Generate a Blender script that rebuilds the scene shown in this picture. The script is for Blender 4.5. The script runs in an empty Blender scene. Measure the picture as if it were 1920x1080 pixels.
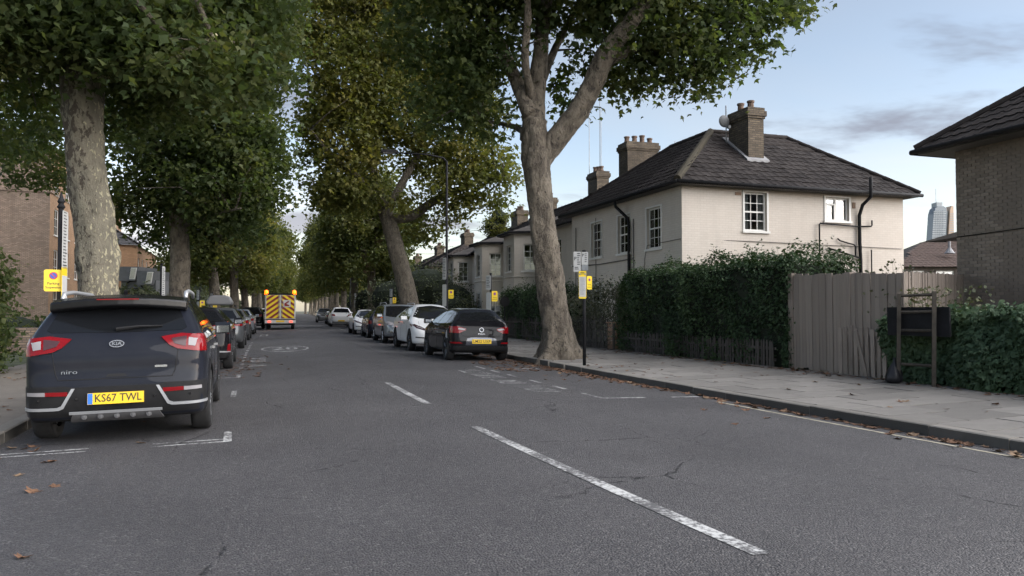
import bpy, bmesh, math, random
import numpy as np
from mathutils import Vector, Matrix
from mathutils.bvhtree import BVHTree

R = math.radians
rng = np.random.default_rng(7)
random.seed(7)
scene = bpy.context.scene
col = scene.collection

# ------------------------------------------------------------------ camera, sky, sun, exposure
F_PX, YAW, HORIZON, CAM_Z = 1450.0, 18.5, 583.0, 1.26
PITCH = math.degrees(math.atan((HORIZON - 540) / F_PX))
cam_data = bpy.data.cameras.new('camera')
cam_data.sensor_width = 36.0
cam_data.lens = 36.0 * F_PX / 1920.0
cam_data.clip_start = 0.05
cam_data.clip_end = 5000.0
cam = bpy.data.objects.new('camera', cam_data)
cam.location = (0, 0, CAM_Z)
cam.rotation_euler = (R(90 + PITCH), 0, R(-YAW))
col.objects.link(cam)
scene.camera = cam

SUN_AZ, SUN_EL = 124.0, 20.0            # degrees clockwise from the road direction (+Y), and above the horizon
world = bpy.data.worlds.new('World')
scene.world = world
world.use_nodes = True
wn, wl = world.node_tree.nodes, world.node_tree.links
wn.clear()
def wnode(t, **kw):
    n = wn.new(t)
    for k, v in kw.items():
        setattr(n, k, v)
    return n
w_out = wnode('ShaderNodeOutputWorld')
w_bg = wnode('ShaderNodeBackground')
w_bg.inputs['Strength'].default_value = 0.13
sky = wnode('ShaderNodeTexSky', sky_type='NISHITA')
sky.sun_disc = False
sky.sun_elevation = R(SUN_EL)
sky.sun_rotation = R(SUN_AZ)
sky.air_density = 1.0
sky.dust_density = 1.0
sky.ozone_density = 2.0
tc = wnode('ShaderNodeTexCoord')
sep = wnode('ShaderNodeSeparateXYZ')
wl.new(tc.outputs['Generated'], sep.inputs[0])
def wmath(op, a, b=None, clamp=False):
    n = wnode('ShaderNodeMath', operation=op, use_clamp=clamp)
    for i, x in enumerate((a, b)):
        if x is None:
            continue
        if isinstance(x, (int, float)):
            n.inputs[i].default_value = x
        else:
            wl.new(x, n.inputs[i])
    return n.outputs[0]
zc = wmath('MAXIMUM', sep.outputs['Z'], 0.0)
den = wmath('ADD', zc, 0.12)
cx_ = wmath('DIVIDE', sep.outputs['X'], den)
cy_ = wmath('DIVIDE', sep.outputs['Y'], den)
comb = wnode('ShaderNodeCombineXYZ')
wl.new(cx_, comb.inputs[0]); wl.new(cy_, comb.inputs[1])
def wnoise(scale, detail, rough, off, stretch=(1, 1, 1), rot=0.0):
    m = wnode('ShaderNodeMapping')
    m.inputs['Location'].default_value = off
    m.inputs['Scale'].default_value = stretch
    m.inputs['Rotation'].default_value = (0, 0, rot)
    wl.new(comb.outputs[0], m.inputs['Vector'])
    n = wnode('ShaderNodeTexNoise')
    n.inputs['Scale'].default_value = scale
    n.inputs['Detail'].default_value = detail
    n.inputs['Roughness'].default_value = rough
    n.inputs['Distortion'].default_value = 0.35
    wl.new(m.outputs[0], n.inputs['Vector'])
    return n.outputs[0]
def wramp(x, a, b):
    n = wnode('ShaderNodeMapRange', interpolation_type='SMOOTHSTEP')
    wl.new(x, n.inputs['Value'])
    n.inputs['From Min'].default_value = a
    n.inputs['From Max'].default_value = b
    return n.outputs[0]
def wmix(f, a, b, blend='MIX'):
    n = wnode('ShaderNodeMix', data_type='RGBA', blend_type=blend)
    if isinstance(f, (int, float)):
        n.inputs[0].default_value = f
    else:
        wl.new(f, n.inputs[0])
    for i, x in ((6, a), (7, b)):
        if isinstance(x, tuple):
            n.inputs[i].default_value = (*x, 1)
        else:
            wl.new(x, n.inputs[i])
    return n.outputs[2]
CLX, CLY = 15.95, 10.5
bw = wnode('ShaderNodeRGBToBW')
wl.new(sky.outputs[0], bw.inputs[0])
grey = wnode('ShaderNodeCombineColor')
for i in range(3):
    wl.new(bw.outputs[0], grey.inputs[i])
veil = wramp(wnoise(0.55, 4, 0.55, (3.1, 1.7, 0)), 0.35, 0.8)
pale = wmix(1.0, grey.outputs[0], (1.18, 1.22, 1.28), 'MULTIPLY')
veil_f = wmath('ADD', wmath('MULTIPLY', veil, 0.40), 0.38)
s1 = wmix(veil_f, sky.outputs[0], pale)
cl = wramp(wnoise(0.62, 6, 0.6, (CLX, CLY, 0), (0.8, 1.5, 1), 0.75), 0.51, 0.66)
dark = wmix(1.0, grey.outputs[0], (0.47, 0.50, 0.61), 'MULTIPLY')
cl_f = wmath('MULTIPLY', cl, 0.9)
s2 = wmix(cl_f, s1, dark)
hz = wnode('ShaderNodeMapRange', interpolation_type='SMOOTHSTEP')
wl.new(sep.outputs['Z'], hz.inputs['Value'])
hz.inputs['From Min'].default_value = 0.22; hz.inputs['From Max'].default_value = 0.0
s2 = wmix(wmath('MULTIPLY', hz.outputs[0], 0.95), s2, wmix(1.0, s2, (1.09, 0.97, 0.82), 'MULTIPLY'))
wl.new(s2, w_bg.inputs['Color'])
wl.new(w_bg.outputs[0], w_out.inputs['Surface'])

sun_data = bpy.data.lights.new('sun', 'SUN')
sun_data.energy = 4.2
sun_data.angle = R(115)
sun_data.color = (1.0, 0.965, 0.94)
sun = bpy.data.objects.new('sun', sun_data)
sun.rotation_euler = (R(90 - SUN_EL), 0, R(180 - SUN_AZ))
col.objects.link(sun)

scene.view_settings.view_transform = 'Standard'
scene.view_settings.look = 'None'
scene.view_settings.gamma = 1.0
scene.view_settings.use_curve_mapping = False
scene.view_settings.exposure = 1.02
scene.cycles.max_bounces = 5
scene.cycles.diffuse_bounces = 2
scene.cycles.use_adaptive_sampling = True
scene.cycles.adaptive_threshold = 0.03
scene.cycles.adaptive_min_samples = 16
scene.cycles.glossy_bounces = 3
scene.cycles.transmission_bounces = 3
scene.cycles.caustics_reflective = False
scene.cycles.caustics_refractive = False

# ------------------------------------------------------------------ road alignment
ROAD_L, ROAD_R, CROWN = -2.45, 6.9, 2.2
def heading(y):
    if y < 12: return -0.007 * (12 - max(y, 0.0))
    return 0.049 * min(max((y - 12.0) / 48.0, 0.0), 1.0)
def off(y):
    if y < 0: return 0.0035 * 144 - 0.084 * y
    if y <= 12: return 0.0035 * (12 - y) ** 2
    if y <= 60: return 0.049 * (y - 12) ** 2 / 96.0
    return 0.049 * 24 + 0.049 * (y - 60)
def road_z(xr):
    return -0.022 * abs(xr - CROWN)
Z_KR = road_z(ROAD_R) + 0.115
Z_KL = road_z(ROAD_L) + 0.115
def foot_z(xr):
    if xr > 0: return Z_KR + 0.015 * max(0.0, min(xr - ROAD_R, 4.0))
    return Z_KL + 0.015 * max(0.0, min(ROAD_L - xr, 3.0))
_c, _s = math.cos(R(YAW)), math.sin(R(YAW))
def at(u, v, d):
    """world point at depth d (metres) on the sight line of photo position (u, v)"""
    xc = (u - 960.0) / F_PX * d
    return Vector((d * _s + xc * _c, d * _c - xc * _s, CAM_Z + (HORIZON - v) / F_PX * d))

# ------------------------------------------------------------------ materials
MATS = {}
class NT:
    def __init__(self, name):
        self.m = bpy.data.materials.new(name)
        self.m.use_nodes = True
        self.n, self.l = self.m.node_tree.nodes, self.m.node_tree.links
        self.bsdf = self.n['Principled BSDF']
        self.out = self.n['Material Output']
        self.tc = self.n.new('ShaderNodeTexCoord')
    def node(self, t, **kw):
        x = self.n.new(t)
        for k, v in kw.items(): setattr(x, k, v)
        return x
    def lk(self, a, b): self.l.new(a, b)
    def put(self, sock, v):
        if isinstance(v, bpy.types.NodeSocket): self.l.new(v, sock)
        elif isinstance(v, tuple) and len(v) == 3 and sock.type == 'RGBA': sock.default_value = (*v, 1)
        else: sock.default_value = v
    def map(self, coord='Object', scale=(1, 1, 1), rot=(0, 0, 0), loc=(0, 0, 0)):
        m = self.node('ShaderNodeMapping')
        m.inputs['Scale'].default_value = scale
        m.inputs['Rotation'].default_value = rot
        m.inputs['Location'].default_value = loc
        self.lk(self.tc.outputs[coord], m.inputs['Vector'])
        return m.outputs[0]
    def noise(self, scale, detail=3, rough=0.55, vec=None, dist=0.0):
        x = self.node('ShaderNodeTexNoise')
        x.inputs['Scale'].default_value = scale
        x.inputs['Detail'].default_value = detail
        x.inputs['Roughness'].default_value = rough
        x.inputs['Distortion'].default_value = dist
        self.lk(vec if vec is not None else self.tc.outputs['Object'], x.inputs['Vector'])
        return x.outputs[0]
    def voro(self, scale, feature='F1', vec=None, out='Distance', rand=1.0):
        x = self.node('ShaderNodeTexVoronoi', feature=feature)
        x.inputs['Scale'].default_value = scale
        x.inputs['Randomness'].default_value = rand
        self.lk(vec if vec is not None else self.tc.outputs['Object'], x.inputs['Vector'])
        return x.outputs[out]
    def ramp(self, x, a, b, lo=0.0, hi=1.0):
        n = self.node('ShaderNodeMapRange')
        self.put(n.inputs['Value'], x)
        n.inputs['From Min'].default_value = a; n.inputs['From Max'].default_value = b
        n.inputs['To Min'].default_value = lo; n.inputs['To Max'].default_value = hi
        return n.outputs[0]
    def math(self, op, a, b=0.0):
        n = self.node('ShaderNodeMath', operation=op)
        self.put(n.inputs[0], a); self.put(n.inputs[1], b)
        return n.outputs[0]
    def mix(self, f, a, b, blend='MIX'):
        n = self.node('ShaderNodeMix', data_type='RGBA', blend_type=blend)
        self.put(n.inputs[0], f); self.put(n.inputs[6], a); self.put(n.inputs[7], b)
        return n.outputs[2]
    def cramp(self, x, stops):
        n = self.node('ShaderNodeValToRGB')
        e = n.color_ramp.elements
        while len(e) > 1: e.remove(e[-1])
        e[0].position = stops[0][0]; e[0].color = (*stops[0][1], 1)
        for p, c in stops[1:]:
            k = e.new(p); k.color = (*c, 1)
        self.put(n.inputs[0], x)
        return n.outputs[0]
    def bump(self, h, strength=0.4, dist=0.01):
        n = self.node('ShaderNodeBump')
        n.inputs['Strength'].default_value = strength
        n.inputs['Distance'].default_value = dist
        self.put(n.inputs['Height'], h)
        self.lk(n.outputs[0], self.bsdf.inputs['Normal'])
    def rand(self):
        return self.node('ShaderNodeObjectInfo').outputs['Random']
    def base(self, c): self.put(self.bsdf.inputs['Base Color'], c)
    def set(self, **kw):
        for k, v in kw.items(): self.put(self.bsdf.inputs[k.replace('_', ' ')], v)

def mat(name, c, rough=0.6, metal=0.0, var=0.0, scale=6.0, coat=0.0, emit=None, spec=None, bump=0.0):
    if name in MATS: return MATS[name]
    t = NT(name)
    if var:
        a = tuple(max(0, x * (1 - var)) for x in c); b = tuple(x * (1 + var) for x in c)
        nz = t.noise(scale, 4, 0.6)
        t.base(t.mix(t.ramp(nz, 0.3, 0.7), a, b))
        if bump: t.bump(t.noise(scale * 6, 4), bump, 0.01)
    else:
        t.base(c)
    t.set(Roughness=rough, Metallic=metal)
    if coat: t.set(Coat_Weight=coat, Coat_Roughness=0.03)
    if spec is not None: t.bsdf.inputs['Specular IOR Level'].default_value = spec
    if emit:
        t.set(Emission_Color=emit[0], Emission_Strength=emit[1])
    MATS[name] = t.m
    return t.m

def m_asphalt():
    t = NT('asphalt')
    agg = t.voro(75, 'F1', out='Distance')
    agc = t.voro(75, 'F1', out='Color')
    sepc = t.node('ShaderNodeSeparateColor'); t.lk(agc, sepc.inputs[0])
    chips = t.cramp(sepc.outputs[0], [(0.0, (0.052, 0.051, 0.055)), (0.55, (0.074, 0.071, 0.0735)), (0.9, (0.098, 0.094, 0.095)), (1.0, (0.15, 0.146, 0.143))])
    big = t.noise(0.55, 4, 0.6)
    c = t.mix(t.ramp(big, 0.3, 0.72), t.mix(1.0, chips, (0.78, 0.77, 0.78), 'MULTIPLY'), t.mix(1.0, chips, (1.10, 1.09, 1.09), 'MULTIPLY'))
    streak = t.noise(1.2, 3, 0.6, t.map(scale=(1.6, 0.07, 1)))
    c = t.mix(t.ramp(streak, 0.52, 0.72, 0, 0.35), c, (0.05, 0.049, 0.052))
    stn = t.noise(0.9, 5, 0.7, t.map(scale=(1, 0.6, 1), loc=(4, 7, 0)))
    c = t.mix(t.ramp(stn, 0.58, 0.70, 0, 0.35), c, (0.04, 0.039, 0.04))
    # cracks with a shape of their own
    wv = t.node('ShaderNodeMix', data_type='VECTOR')
    wv.inputs[0].default_value = 0.18
    nzv = t.node('ShaderNodeTexNoise'); nzv.inputs['Scale'].default_value = 2.2; nzv.inputs['Detail'].default_value = 6
    t.lk(t.tc.outputs['Object'], nzv.inputs['Vector'])
    t.lk(t.tc.outputs['Object'], wv.inputs[4]); t.lk(nzv.outputs[1], wv.inputs[5])
    ce = t.voro(0.62, 'DISTANCE_TO_EDGE', vec=wv.outputs[1])
    line = t.ramp(ce, 0.0, 0.009, 1, 0)
    mask = t.ramp(t.noise(0.42, 3), 0.46, 0.58)
    brk = t.ramp(t.noise(9.0, 4), 0.44, 0.54)
    crack = t.math('MULTIPLY', t.math('MULTIPLY', line, mask), brk)
    c = t.mix(crack, c, (0.012, 0.012, 0.013))
    t.base(c)
    t.set(Roughness=t.ramp(agg, 0.0, 0.5, 0.88, 0.66))
    t.bsdf.inputs['Specular IOR Level'].default_value = 0.35
    h = t.math('SUBTRACT', t.math('ADD', t.math('MULTIPLY', t.noise(38, 4, 0.7), 0.7), t.math('MULTIPLY', agg, -1.1)), t.math('MULTIPLY', crack, 1.5))
    t.bump(h, 0.7, 0.010)
    return t.m
def m_paint():
    t = NT('road_paint')
    nz = t.noise(24, 6, 0.72)
    big = t.noise(1.7, 3)
    wear = t.ramp(t.math('ADD', nz, t.math('MULTIPLY', big, 0.55)), 0.66, 0.82)
    t.base(t.mix(wear, (0.52, 0.52, 0.51), (0.085, 0.083, 0.086)))
    t.set(Roughness=0.75)
    t.bump(nz, 0.4, 0.004)
    return t.m
def m_slab(name, c, r=0.18):
    t = NT(name)
    rr = t.rand()
    v = t.mix(rr, tuple(x * (1 - r) for x in c), tuple(x * (1 + r) for x in c))
    v = t.mix(t.ramp(t.noise(2.4, 5, 0.65), 0.38, 0.75, 0, 0.55), v, tuple(x * 0.6 for x in c))
    v = t.mix(t.ramp(t.noise(60, 2), 0.55, 0.75, 0, 0.4), v, tuple(min(1, x * 1.4) for x in c))
    t.base(v); t.set(Roughness=0.88)
    t.bump(t.noise(45, 5, 0.7), 0.45, 0.005)
    return t.m
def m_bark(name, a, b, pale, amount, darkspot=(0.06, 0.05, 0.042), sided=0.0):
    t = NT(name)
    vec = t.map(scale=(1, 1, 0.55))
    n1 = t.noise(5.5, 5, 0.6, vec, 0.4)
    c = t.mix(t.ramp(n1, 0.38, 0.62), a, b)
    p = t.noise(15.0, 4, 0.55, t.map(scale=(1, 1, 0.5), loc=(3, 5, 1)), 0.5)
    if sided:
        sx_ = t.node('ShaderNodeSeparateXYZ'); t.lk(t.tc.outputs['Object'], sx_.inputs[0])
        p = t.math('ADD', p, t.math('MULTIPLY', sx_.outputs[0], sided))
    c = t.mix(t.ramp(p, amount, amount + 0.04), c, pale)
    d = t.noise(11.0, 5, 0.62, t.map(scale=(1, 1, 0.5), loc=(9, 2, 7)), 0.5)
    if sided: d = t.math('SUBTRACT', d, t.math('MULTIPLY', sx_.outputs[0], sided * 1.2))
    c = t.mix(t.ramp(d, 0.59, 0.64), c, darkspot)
    t.base(c); t.set(Roughness=0.9)
    fine = t.noise(26, 6, 0.7, vec)
    t.bump(t.math('ADD', t.math('MULTIPLY', n1, 1.3), t.math('MULTIPLY', fine, 0.9)), 1.0, 0.09)
    return t.m
def m_leaf(name, stops, trans=0.52):
    t = NT(name)
    stops = [(p, tuple(x * 1.55 for x in c_)) for p, c_ in stops]
    stops = [(p, (c_[0], c_[1], c_[2] * 1.12)) for p, c_ in stops]
    at_ = t.node('ShaderNodeAttribute', attribute_name='rnd')
    clump = t.noise(0.35, 3, 0.6)
    f = t.math('ADD', t.math('MULTIPLY', at_.outputs['Fac'], 0.5), t.ramp(clump, 0.3, 0.7, 0.0, 0.5))
    c = t.cramp(f, stops)
    t.base(c); t.set(Roughness=0.55)
    t.bsdf.inputs['Specular IOR Level'].default_value = 0.25
    tr = t.node('ShaderNodeBsdfTranslucent')
    t.lk(t.mix(1.0, c, (1.25, 1.3, 0.6), 'MULTIPLY'), tr.inputs['Color'])
    ms = t.node('ShaderNodeMixShader')
    ms.inputs[0].default_value = trans
    t.lk(t.bsdf.outputs[0], ms.inputs[1]); t.lk(tr.outputs[0], ms.inputs[2])
    t.lk(ms.outputs[0], t.out.inputs['Surface'])
    return t.m
def m_brick(name, cols, mortar, coord='Object', rot=(0, 0, 0), bw=0.225, rh=0.075, ms=0.012, bump=0.5, dirt=0.35):
    t = NT(name)
    # horizontal coordinate x+y (walls are axis aligned), vertical z
    sp = t.node('ShaderNodeSeparateXYZ'); t.lk(t.tc.outputs[coord], sp.inputs[0])
    hx = t.math('ADD', sp.outputs[0], sp.outputs[1])
    cb = t.node('ShaderNodeCombineXYZ'); t.lk(hx, cb.inputs[0]); t.lk(sp.outputs[2], cb.inputs[1])
    br = t.node('ShaderNodeTexBrick')
    br.inputs['Scale'].default_value = 1.0
    br.inputs['Brick Width'].default_value = bw; br.inputs['Row Height'].default_value = rh
    br.inputs['Mortar Size'].default_value = ms; br.inputs['Mortar Smooth'].default_value = 0.3
    br.inputs['Bias'].default_value = 0.0
    br.inputs['Color1'].default_value = (*cols[0], 1); br.inputs['Color2'].default_value = (*cols[1], 1)
    br.inputs['Mortar'].default_value = (*mortar, 1)
    t.lk(cb.outputs[0], br.inputs['Vector'])
    c = t.mix(t.ramp(t.noise(1.1, 5, 0.65), 0.35, 0.75, 0, dirt), br.outputs[0], tuple(x * 0.45 for x in cols[0]))
    st_ = t.noise(1.6, 5, 0.7, t.map(scale=(1.6, 1.6, 0.12)))
    c = t.mix(t.ramp(st_, 0.50, 0.78, 0, dirt * 1.3), c, tuple(x * 0.55 for x in cols[0]))
    c = t.mix(t.ramp(t.noise(22, 3), 0.4, 0.8, 0, min(0.25, dirt)), c, tuple(x * 0.6 for x in cols[1]))
    t.base(c); t.set(Roughness=0.9)
    t.bump(t.math('SUBTRACT', t.math('MULTIPLY', t.noise(60, 4), 0.3), br.outputs[1]), bump, 0.008)
    return t.m
def m_wood(name, a, b, rough=0.85):
    t = NT(name)
    rr = t.rand()
    g = t.noise(5, 5, 0.65, t.map(scale=(5, 5, 0.35)), 0.3)
    c = t.mix(t.ramp(g, 0.3, 0.72), a, b)
    c = t.mix(t.math('MULTIPLY', rr, 0.45), c, tuple(x * 0.55 for x in a))
    st = t.noise(2.0, 4, 0.6, t.map(scale=(1, 1, 0.6)))
    c = t.mix(t.ramp(st, 0.55, 0.75, 0, 0.5), c, tuple(x * 0.5 for x in a))
    t.base(c); t.set(Roughness=rough)
    t.bump(g, 0.5, 0.006)
    return t.m
def m_paintwork(name, c, rough=0.28, metallic=0.0, flake=False):
    t = NT(name)
    t.bsdf.inputs['Specular IOR Level'].default_value = 0.06
    dust = t.ramp(t.noise(3.0, 5, 0.6), 0.35, 0.8, 0.0, 0.035)
    t.base(t.mix(dust, c, (0.16, 0.15, 0.14)))
    t.set(Roughness=rough, Metallic=metallic, Coat_Weight=0.75, Coat_Roughness=0.02)
    t.bsdf.inputs['Coat IOR'].default_value = 1.27 if max(c) < 0.1 else 1.45
    return t.m
def m_tile(name, a, b, lichen=(0.16, 0.15, 0.12)):
    t = NT(name)
    rr = t.rand()
    c = t.mix(rr, tuple(x * 0.75 for x in a), tuple(x * 1.25 for x in b))
    c = t.mix(t.ramp(t.noise(4, 5, 0.65), 0.42, 0.7, 0, 0.6), c, tuple(x * 0.6 for x in a))
    c = t.mix(t.ramp(t.noise(18, 4, 0.6), 0.66, 0.74, 0, 0.6), c, lichen)
    t.base(c); t.set(Roughness=0.9); t.bump(t.noise(50, 4), 0.3, 0.004); t.bsdf.inputs['Specular IOR Level'].default_value = 0.15
    return t.m
def m_glass(name, c=(0.012, 0.014, 0.016), rough=0.04):
    t = NT(name)
    t.base(c); t.set(Roughness=rough)
    t.bsdf.inputs['Specular IOR Level'].default_value = 0.6
    return t.m

def m_pane():
    t = NT('window_pane')
    lw_ = t.node('ShaderNodeLayerWeight'); lw_.inputs[0].default_value = 0.35
    tr = t.node('ShaderNodeBsdfTransparent'); tr.inputs[0].default_value = (0.82, 0.85, 0.85, 1)
    gl = t.node('ShaderNodeBsdfGlossy'); gl.inputs['Roughness'].default_value = 0.03
    ms = t.node('ShaderNodeMixShader')
    t.lk(t.ramp(lw_.outputs['Fresnel'], 0.0, 1.0, 0.10, 0.95), ms.inputs[0]); t.lk(tr.outputs[0], ms.inputs[1]); t.lk(gl.outputs[0], ms.inputs[2]); t.lk(ms.outputs[0], t.out.inputs['Surface'])
    return t.m
M = {}
M['asphalt'] = m_asphalt()
M['paint'] = m_paint()
M['slab'] = m_slab('paving_stone', (0.20, 0.187, 0.172), 0.28)
M['kerb'] = m_slab('kerb_granite', (0.20, 0.185, 0.165), 0.2)
M['kerb_face'] = m_slab('kerb_face_dark', (0.085, 0.08, 0.073), 0.25)  # road-facing side of the kerb, darker than its top
M['left_path'] = m_slab('left_path_tarmac', (0.17, 0.15, 0.13), 0.05)
M['soil'] = mat('soil', (0.06, 0.05, 0.038), 0.95, var=0.4, scale=3, bump=0.6)
M['ground'] = mat('ground_earth', (0.075, 0.075, 0.05), 0.95, var=0.3, scale=0.6, bump=0.5)
M['bark'] = m_bark('plane_bark', (0.095, 0.078, 0.06), (0.225, 0.19, 0.147), (0.31, 0.27, 0.20), 0.66)
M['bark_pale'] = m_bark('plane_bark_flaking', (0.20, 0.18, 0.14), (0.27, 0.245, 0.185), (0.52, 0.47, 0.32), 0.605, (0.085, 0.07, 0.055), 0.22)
M['bark_dark'] = m_bark('plane_bark_dark', (0.10, 0.085, 0.066), (0.17, 0.145, 0.112), (0.26, 0.23, 0.17), 0.68)
GREEN = [(0.0, (0.024, 0.038, 0.015)), (0.45, (0.043, 0.060, 0.022)), (0.8, (0.074, 0.082, 0.028)), (1.0, (0.125, 0.108, 0.033))]
OLIVE = [(0.0, (0.028, 0.040, 0.015)), (0.4, (0.052, 0.064, 0.021)), (0.75, (0.086, 0.090, 0.027)), (1.0, (0.14, 0.118, 0.033))]
GOLD = [(0.0, (0.038, 0.050, 0.017)), (0.4, (0.072, 0.080, 0.024)), (0.75, (0.115, 0.110, 0.031)), (1.0, (0.175, 0.14, 0.037))]
M['leaf_green'] = m_leaf('leaves_green', GREEN)
M['leaf_olive'] = m_leaf('leaves_olive', OLIVE)
M['leaf_gold'] = m_leaf('leaves_gold', GOLD)
M['leaf_hedge'] = m_leaf('leaves_hedge', [(0.0, (0.014, 0.028, 0.012)), (0.5, (0.026, 0.046, 0.018)), (1.0, (0.06, 0.085, 0.03))], 0.2)
M['leaf_ivy'] = m_leaf('leaves_ivy', [(0.0, (0.020, 0.038, 0.020)), (0.55, (0.045, 0.072, 0.034)), (0.85, (0.085, 0.12, 0.055)), (1.0, (0.17, 0.23, 0.10))], 0.2)
M['leaf_shrub'] = m_leaf('leaves_shrub', [(0.0, (0.03, 0.04, 0.02)), (0.6, (0.06, 0.07, 0.035)), (1.0, (0.13, 0.12, 0.07))], 0.25)
M['leaf_dead'] = mat('dead_leaf', (0.12, 0.062, 0.034), 0.85, var=0.45, scale=2.0)
M['leaf_dead_pale'] = mat('dead_leaf_pale', (0.19, 0.125, 0.075), 0.85, var=0.35, scale=2.0)
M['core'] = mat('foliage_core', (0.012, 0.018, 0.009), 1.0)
M['stucco'] = m_brick('painted_brick', ((0.62, 0.555, 0.49), (0.65, 0.59, 0.525)), (0.56, 0.50, 0.44), ms=0.007, bump=0.25, dirt=0.16)
M['stucco2'] = m_brick('painted_brick_cream', ((0.54, 0.49, 0.43), (0.57, 0.52, 0.46)), (0.50, 0.455, 0.40), ms=0.007, bump=0.2, dirt=0.2)
M['chimney'] = m_brick('chimney_brick', ((0.085, 0.066, 0.048), (0.185, 0.145, 0.10)), (0.065, 0.058, 0.052), dirt=0.75)
M['flat_brick'] = m_brick('flats_brick', ((0.22, 0.155, 0.115), (0.40, 0.29, 0.215)), (0.15, 0.125, 0.11), ms=0.016)
M['flat_brick_orange'] = m_brick('flats_brick_orange', ((0.30, 0.17, 0.09), (0.40, 0.235, 0.13)), (0.22, 0.17, 0.125))
M['mortar'] = mat('mortar', (0.21, 0.19, 0.17), 0.95, var=0.25, scale=20, bump=0.4)
M['brick'] = m_slab('stock_brick', (0.29, 0.24, 0.20), 0.22)
M['tile'] = m_tile('concrete_tile', (0.027, 0.023, 0.023), (0.039, 0.034, 0.033), (0.10, 0.095, 0.08))
M['hiptile'] = m_tile('hip_tile', (0.062, 0.055, 0.042), (0.085, 0.075, 0.057))
M['felt'] = mat('roof_felt', (0.035, 0.032, 0.03), 0.95)
M['slate'] = m_tile('slate_roof', (0.075, 0.078, 0.085), (0.10, 0.10, 0.105))
M['white'] = mat('white_gloss', (0.72, 0.71, 0.68), 0.4, var=0.05)
M['stone'] = mat('sill_stone', (0.52, 0.48, 0.43), 0.75, var=0.12)
M['black_metal'] = mat('black_painted_metal', (0.018, 0.018, 0.020), 0.7, var=0.3, scale=12, spec=0.15)
M['grey_metal'] = mat('grey_metal', (0.28, 0.29, 0.30), 0.45, 0.5, var=0.15)
M['pot'] = mat('terracotta_pot', (0.13, 0.088, 0.066), 0.85, var=0.3)
M['lead'] = mat('lead_flashing', (0.24, 0.24, 0.25), 0.6, var=0.2)
M['pane'] = m_pane()
M['curtain'] = mat('curtain', (0.50, 0.49, 0.47), 0.9, var=0.1)
M['wood'] = m_wood('weathered_wood', (0.235, 0.195, 0.165), (0.37, 0.31, 0.265))
M['wood_dark'] = m_wood('dark_weathered_wood', (0.06, 0.052, 0.046), (0.105, 0.093, 0.082))
M['wood_box'] = m_wood('box_wood', (0.28, 0.17, 0.11), (0.36, 0.23, 0.15))
M['yellow'] = mat('sign_yellow', (0.78, 0.56, 0.02), 0.45)
M['yellow_dark'] = mat('plate_yellow', (0.80, 0.52, 0.015), 0.4)
M['sign_white'] = mat('sign_white', (0.46, 0.46, 0.45), 0.6, spec=0.2)
M['ink'] = mat('sign_ink', (0.015, 0.015, 0.018), 0.5)
M['sign_red'] = mat('sign_red', (0.45, 0.02, 0.025), 0.5)
M['sign_blue'] = mat('sign_blue', (0.03, 0.08, 0.38), 0.5)
M['plate_blue'] = mat('plate_blue', (0.03, 0.16, 0.55), 0.4)
M['tyre'] = mat('tyre_rubber', (0.016, 0.016, 0.017), 0.85, var=0.3, scale=10)
M['rim'] = mat('alloy_rim', (0.42, 0.43, 0.45), 0.3, 0.85)
M['rim_dark'] = mat('dark_alloy_rim', (0.06, 0.06, 0.065), 0.35, 0.7)
M['plastic'] = mat('black_plastic', (0.014, 0.014, 0.015), 0.6, var=0.25, spec=0.2)
M['gloss_black'] = mat('gloss_black', (0.008, 0.008, 0.009), 0.12, coat=1.0)
M['chrome'] = mat('chrome', (0.30, 0.305, 0.315), 0.22, 0.9)
M['mirror'] = mat('mirror_glass', (0.26, 0.28, 0.30), 0.08, 1.0)
M['silver'] = mat('satin_silver', (0.42, 0.43, 0.45), 0.4, 0.5)
M['glass'] = m_glass('car_glass', (0.010, 0.011, 0.013), 0.03)
M['glass'].node_tree.nodes['Principled BSDF'].inputs['Specular IOR Level'].default_value = 0.4
M['lens_red'] = mat('red_lens', (0.18, 0.005, 0.008), 0.10, spec=0.4)
M['lens_clear'] = mat('clear_lens', (0.26, 0.25, 0.26), 0.12, spec=0.5)
M['lens_dark'] = mat('dark_lens', (0.06, 0.03, 0.034), 0.1, spec=0.5)
M['lens_lit'] = mat('lit_tail_lamp', (0.5, 0.02, 0.02), 0.3, emit=((1.0, 0.10, 0.06), 1.6))
M['beacon'] = mat('lit_amber_beacon', (1.0, 0.4, 0.05), 0.3, emit=((1.0, 0.10, 0.002), 3.0))
M['seam'] = mat('panel_gap', (0.006, 0.006, 0.007), 0.8)
M['kia_paint'] = m_paintwork('graphite_blue_paint', (0.013, 0.015, 0.022), 0.40, 0.05)
M['black_paint'] = m_paintwork('black_paint', (0.008, 0.008, 0.010), 0.22)
M['blueblack_paint'] = m_paintwork('blue_black_paint', (0.010, 0.012, 0.022), 0.22)
M['white_paint'] = m_paintwork('white_car_paint', (0.78, 0.78, 0.78), 0.3)
M['silver_paint'] = m_paintwork('silver_car_paint', (0.26, 0.285, 0.31), 0.3, 0.6)
M['grey_paint'] = m_paintwork('grey_car_paint', (0.10, 0.105, 0.11), 0.3, 0.5)
M['van_white'] = mat('truck_white', (0.50, 0.50, 0.49), 0.5, var=0.15, scale=3)
M['chev_yellow'] = mat('chevron_yellow', (0.80, 0.58, 0.02), 0.5)
M['chev_red'] = mat('chevron_red', (0.22, 0.02, 0.02), 0.5)
M['bag'] = mat('bin_bag', (0.022, 0.022, 0.026), 0.4, var=0.3, spec=0.3)
M['red_awning'] = mat('red_canopy', (0.30, 0.02, 0.02), 0.6)
M['tower_glass'] = m_glass('tower_glass', (0.13, 0.16, 0.19), 0.18)
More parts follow.
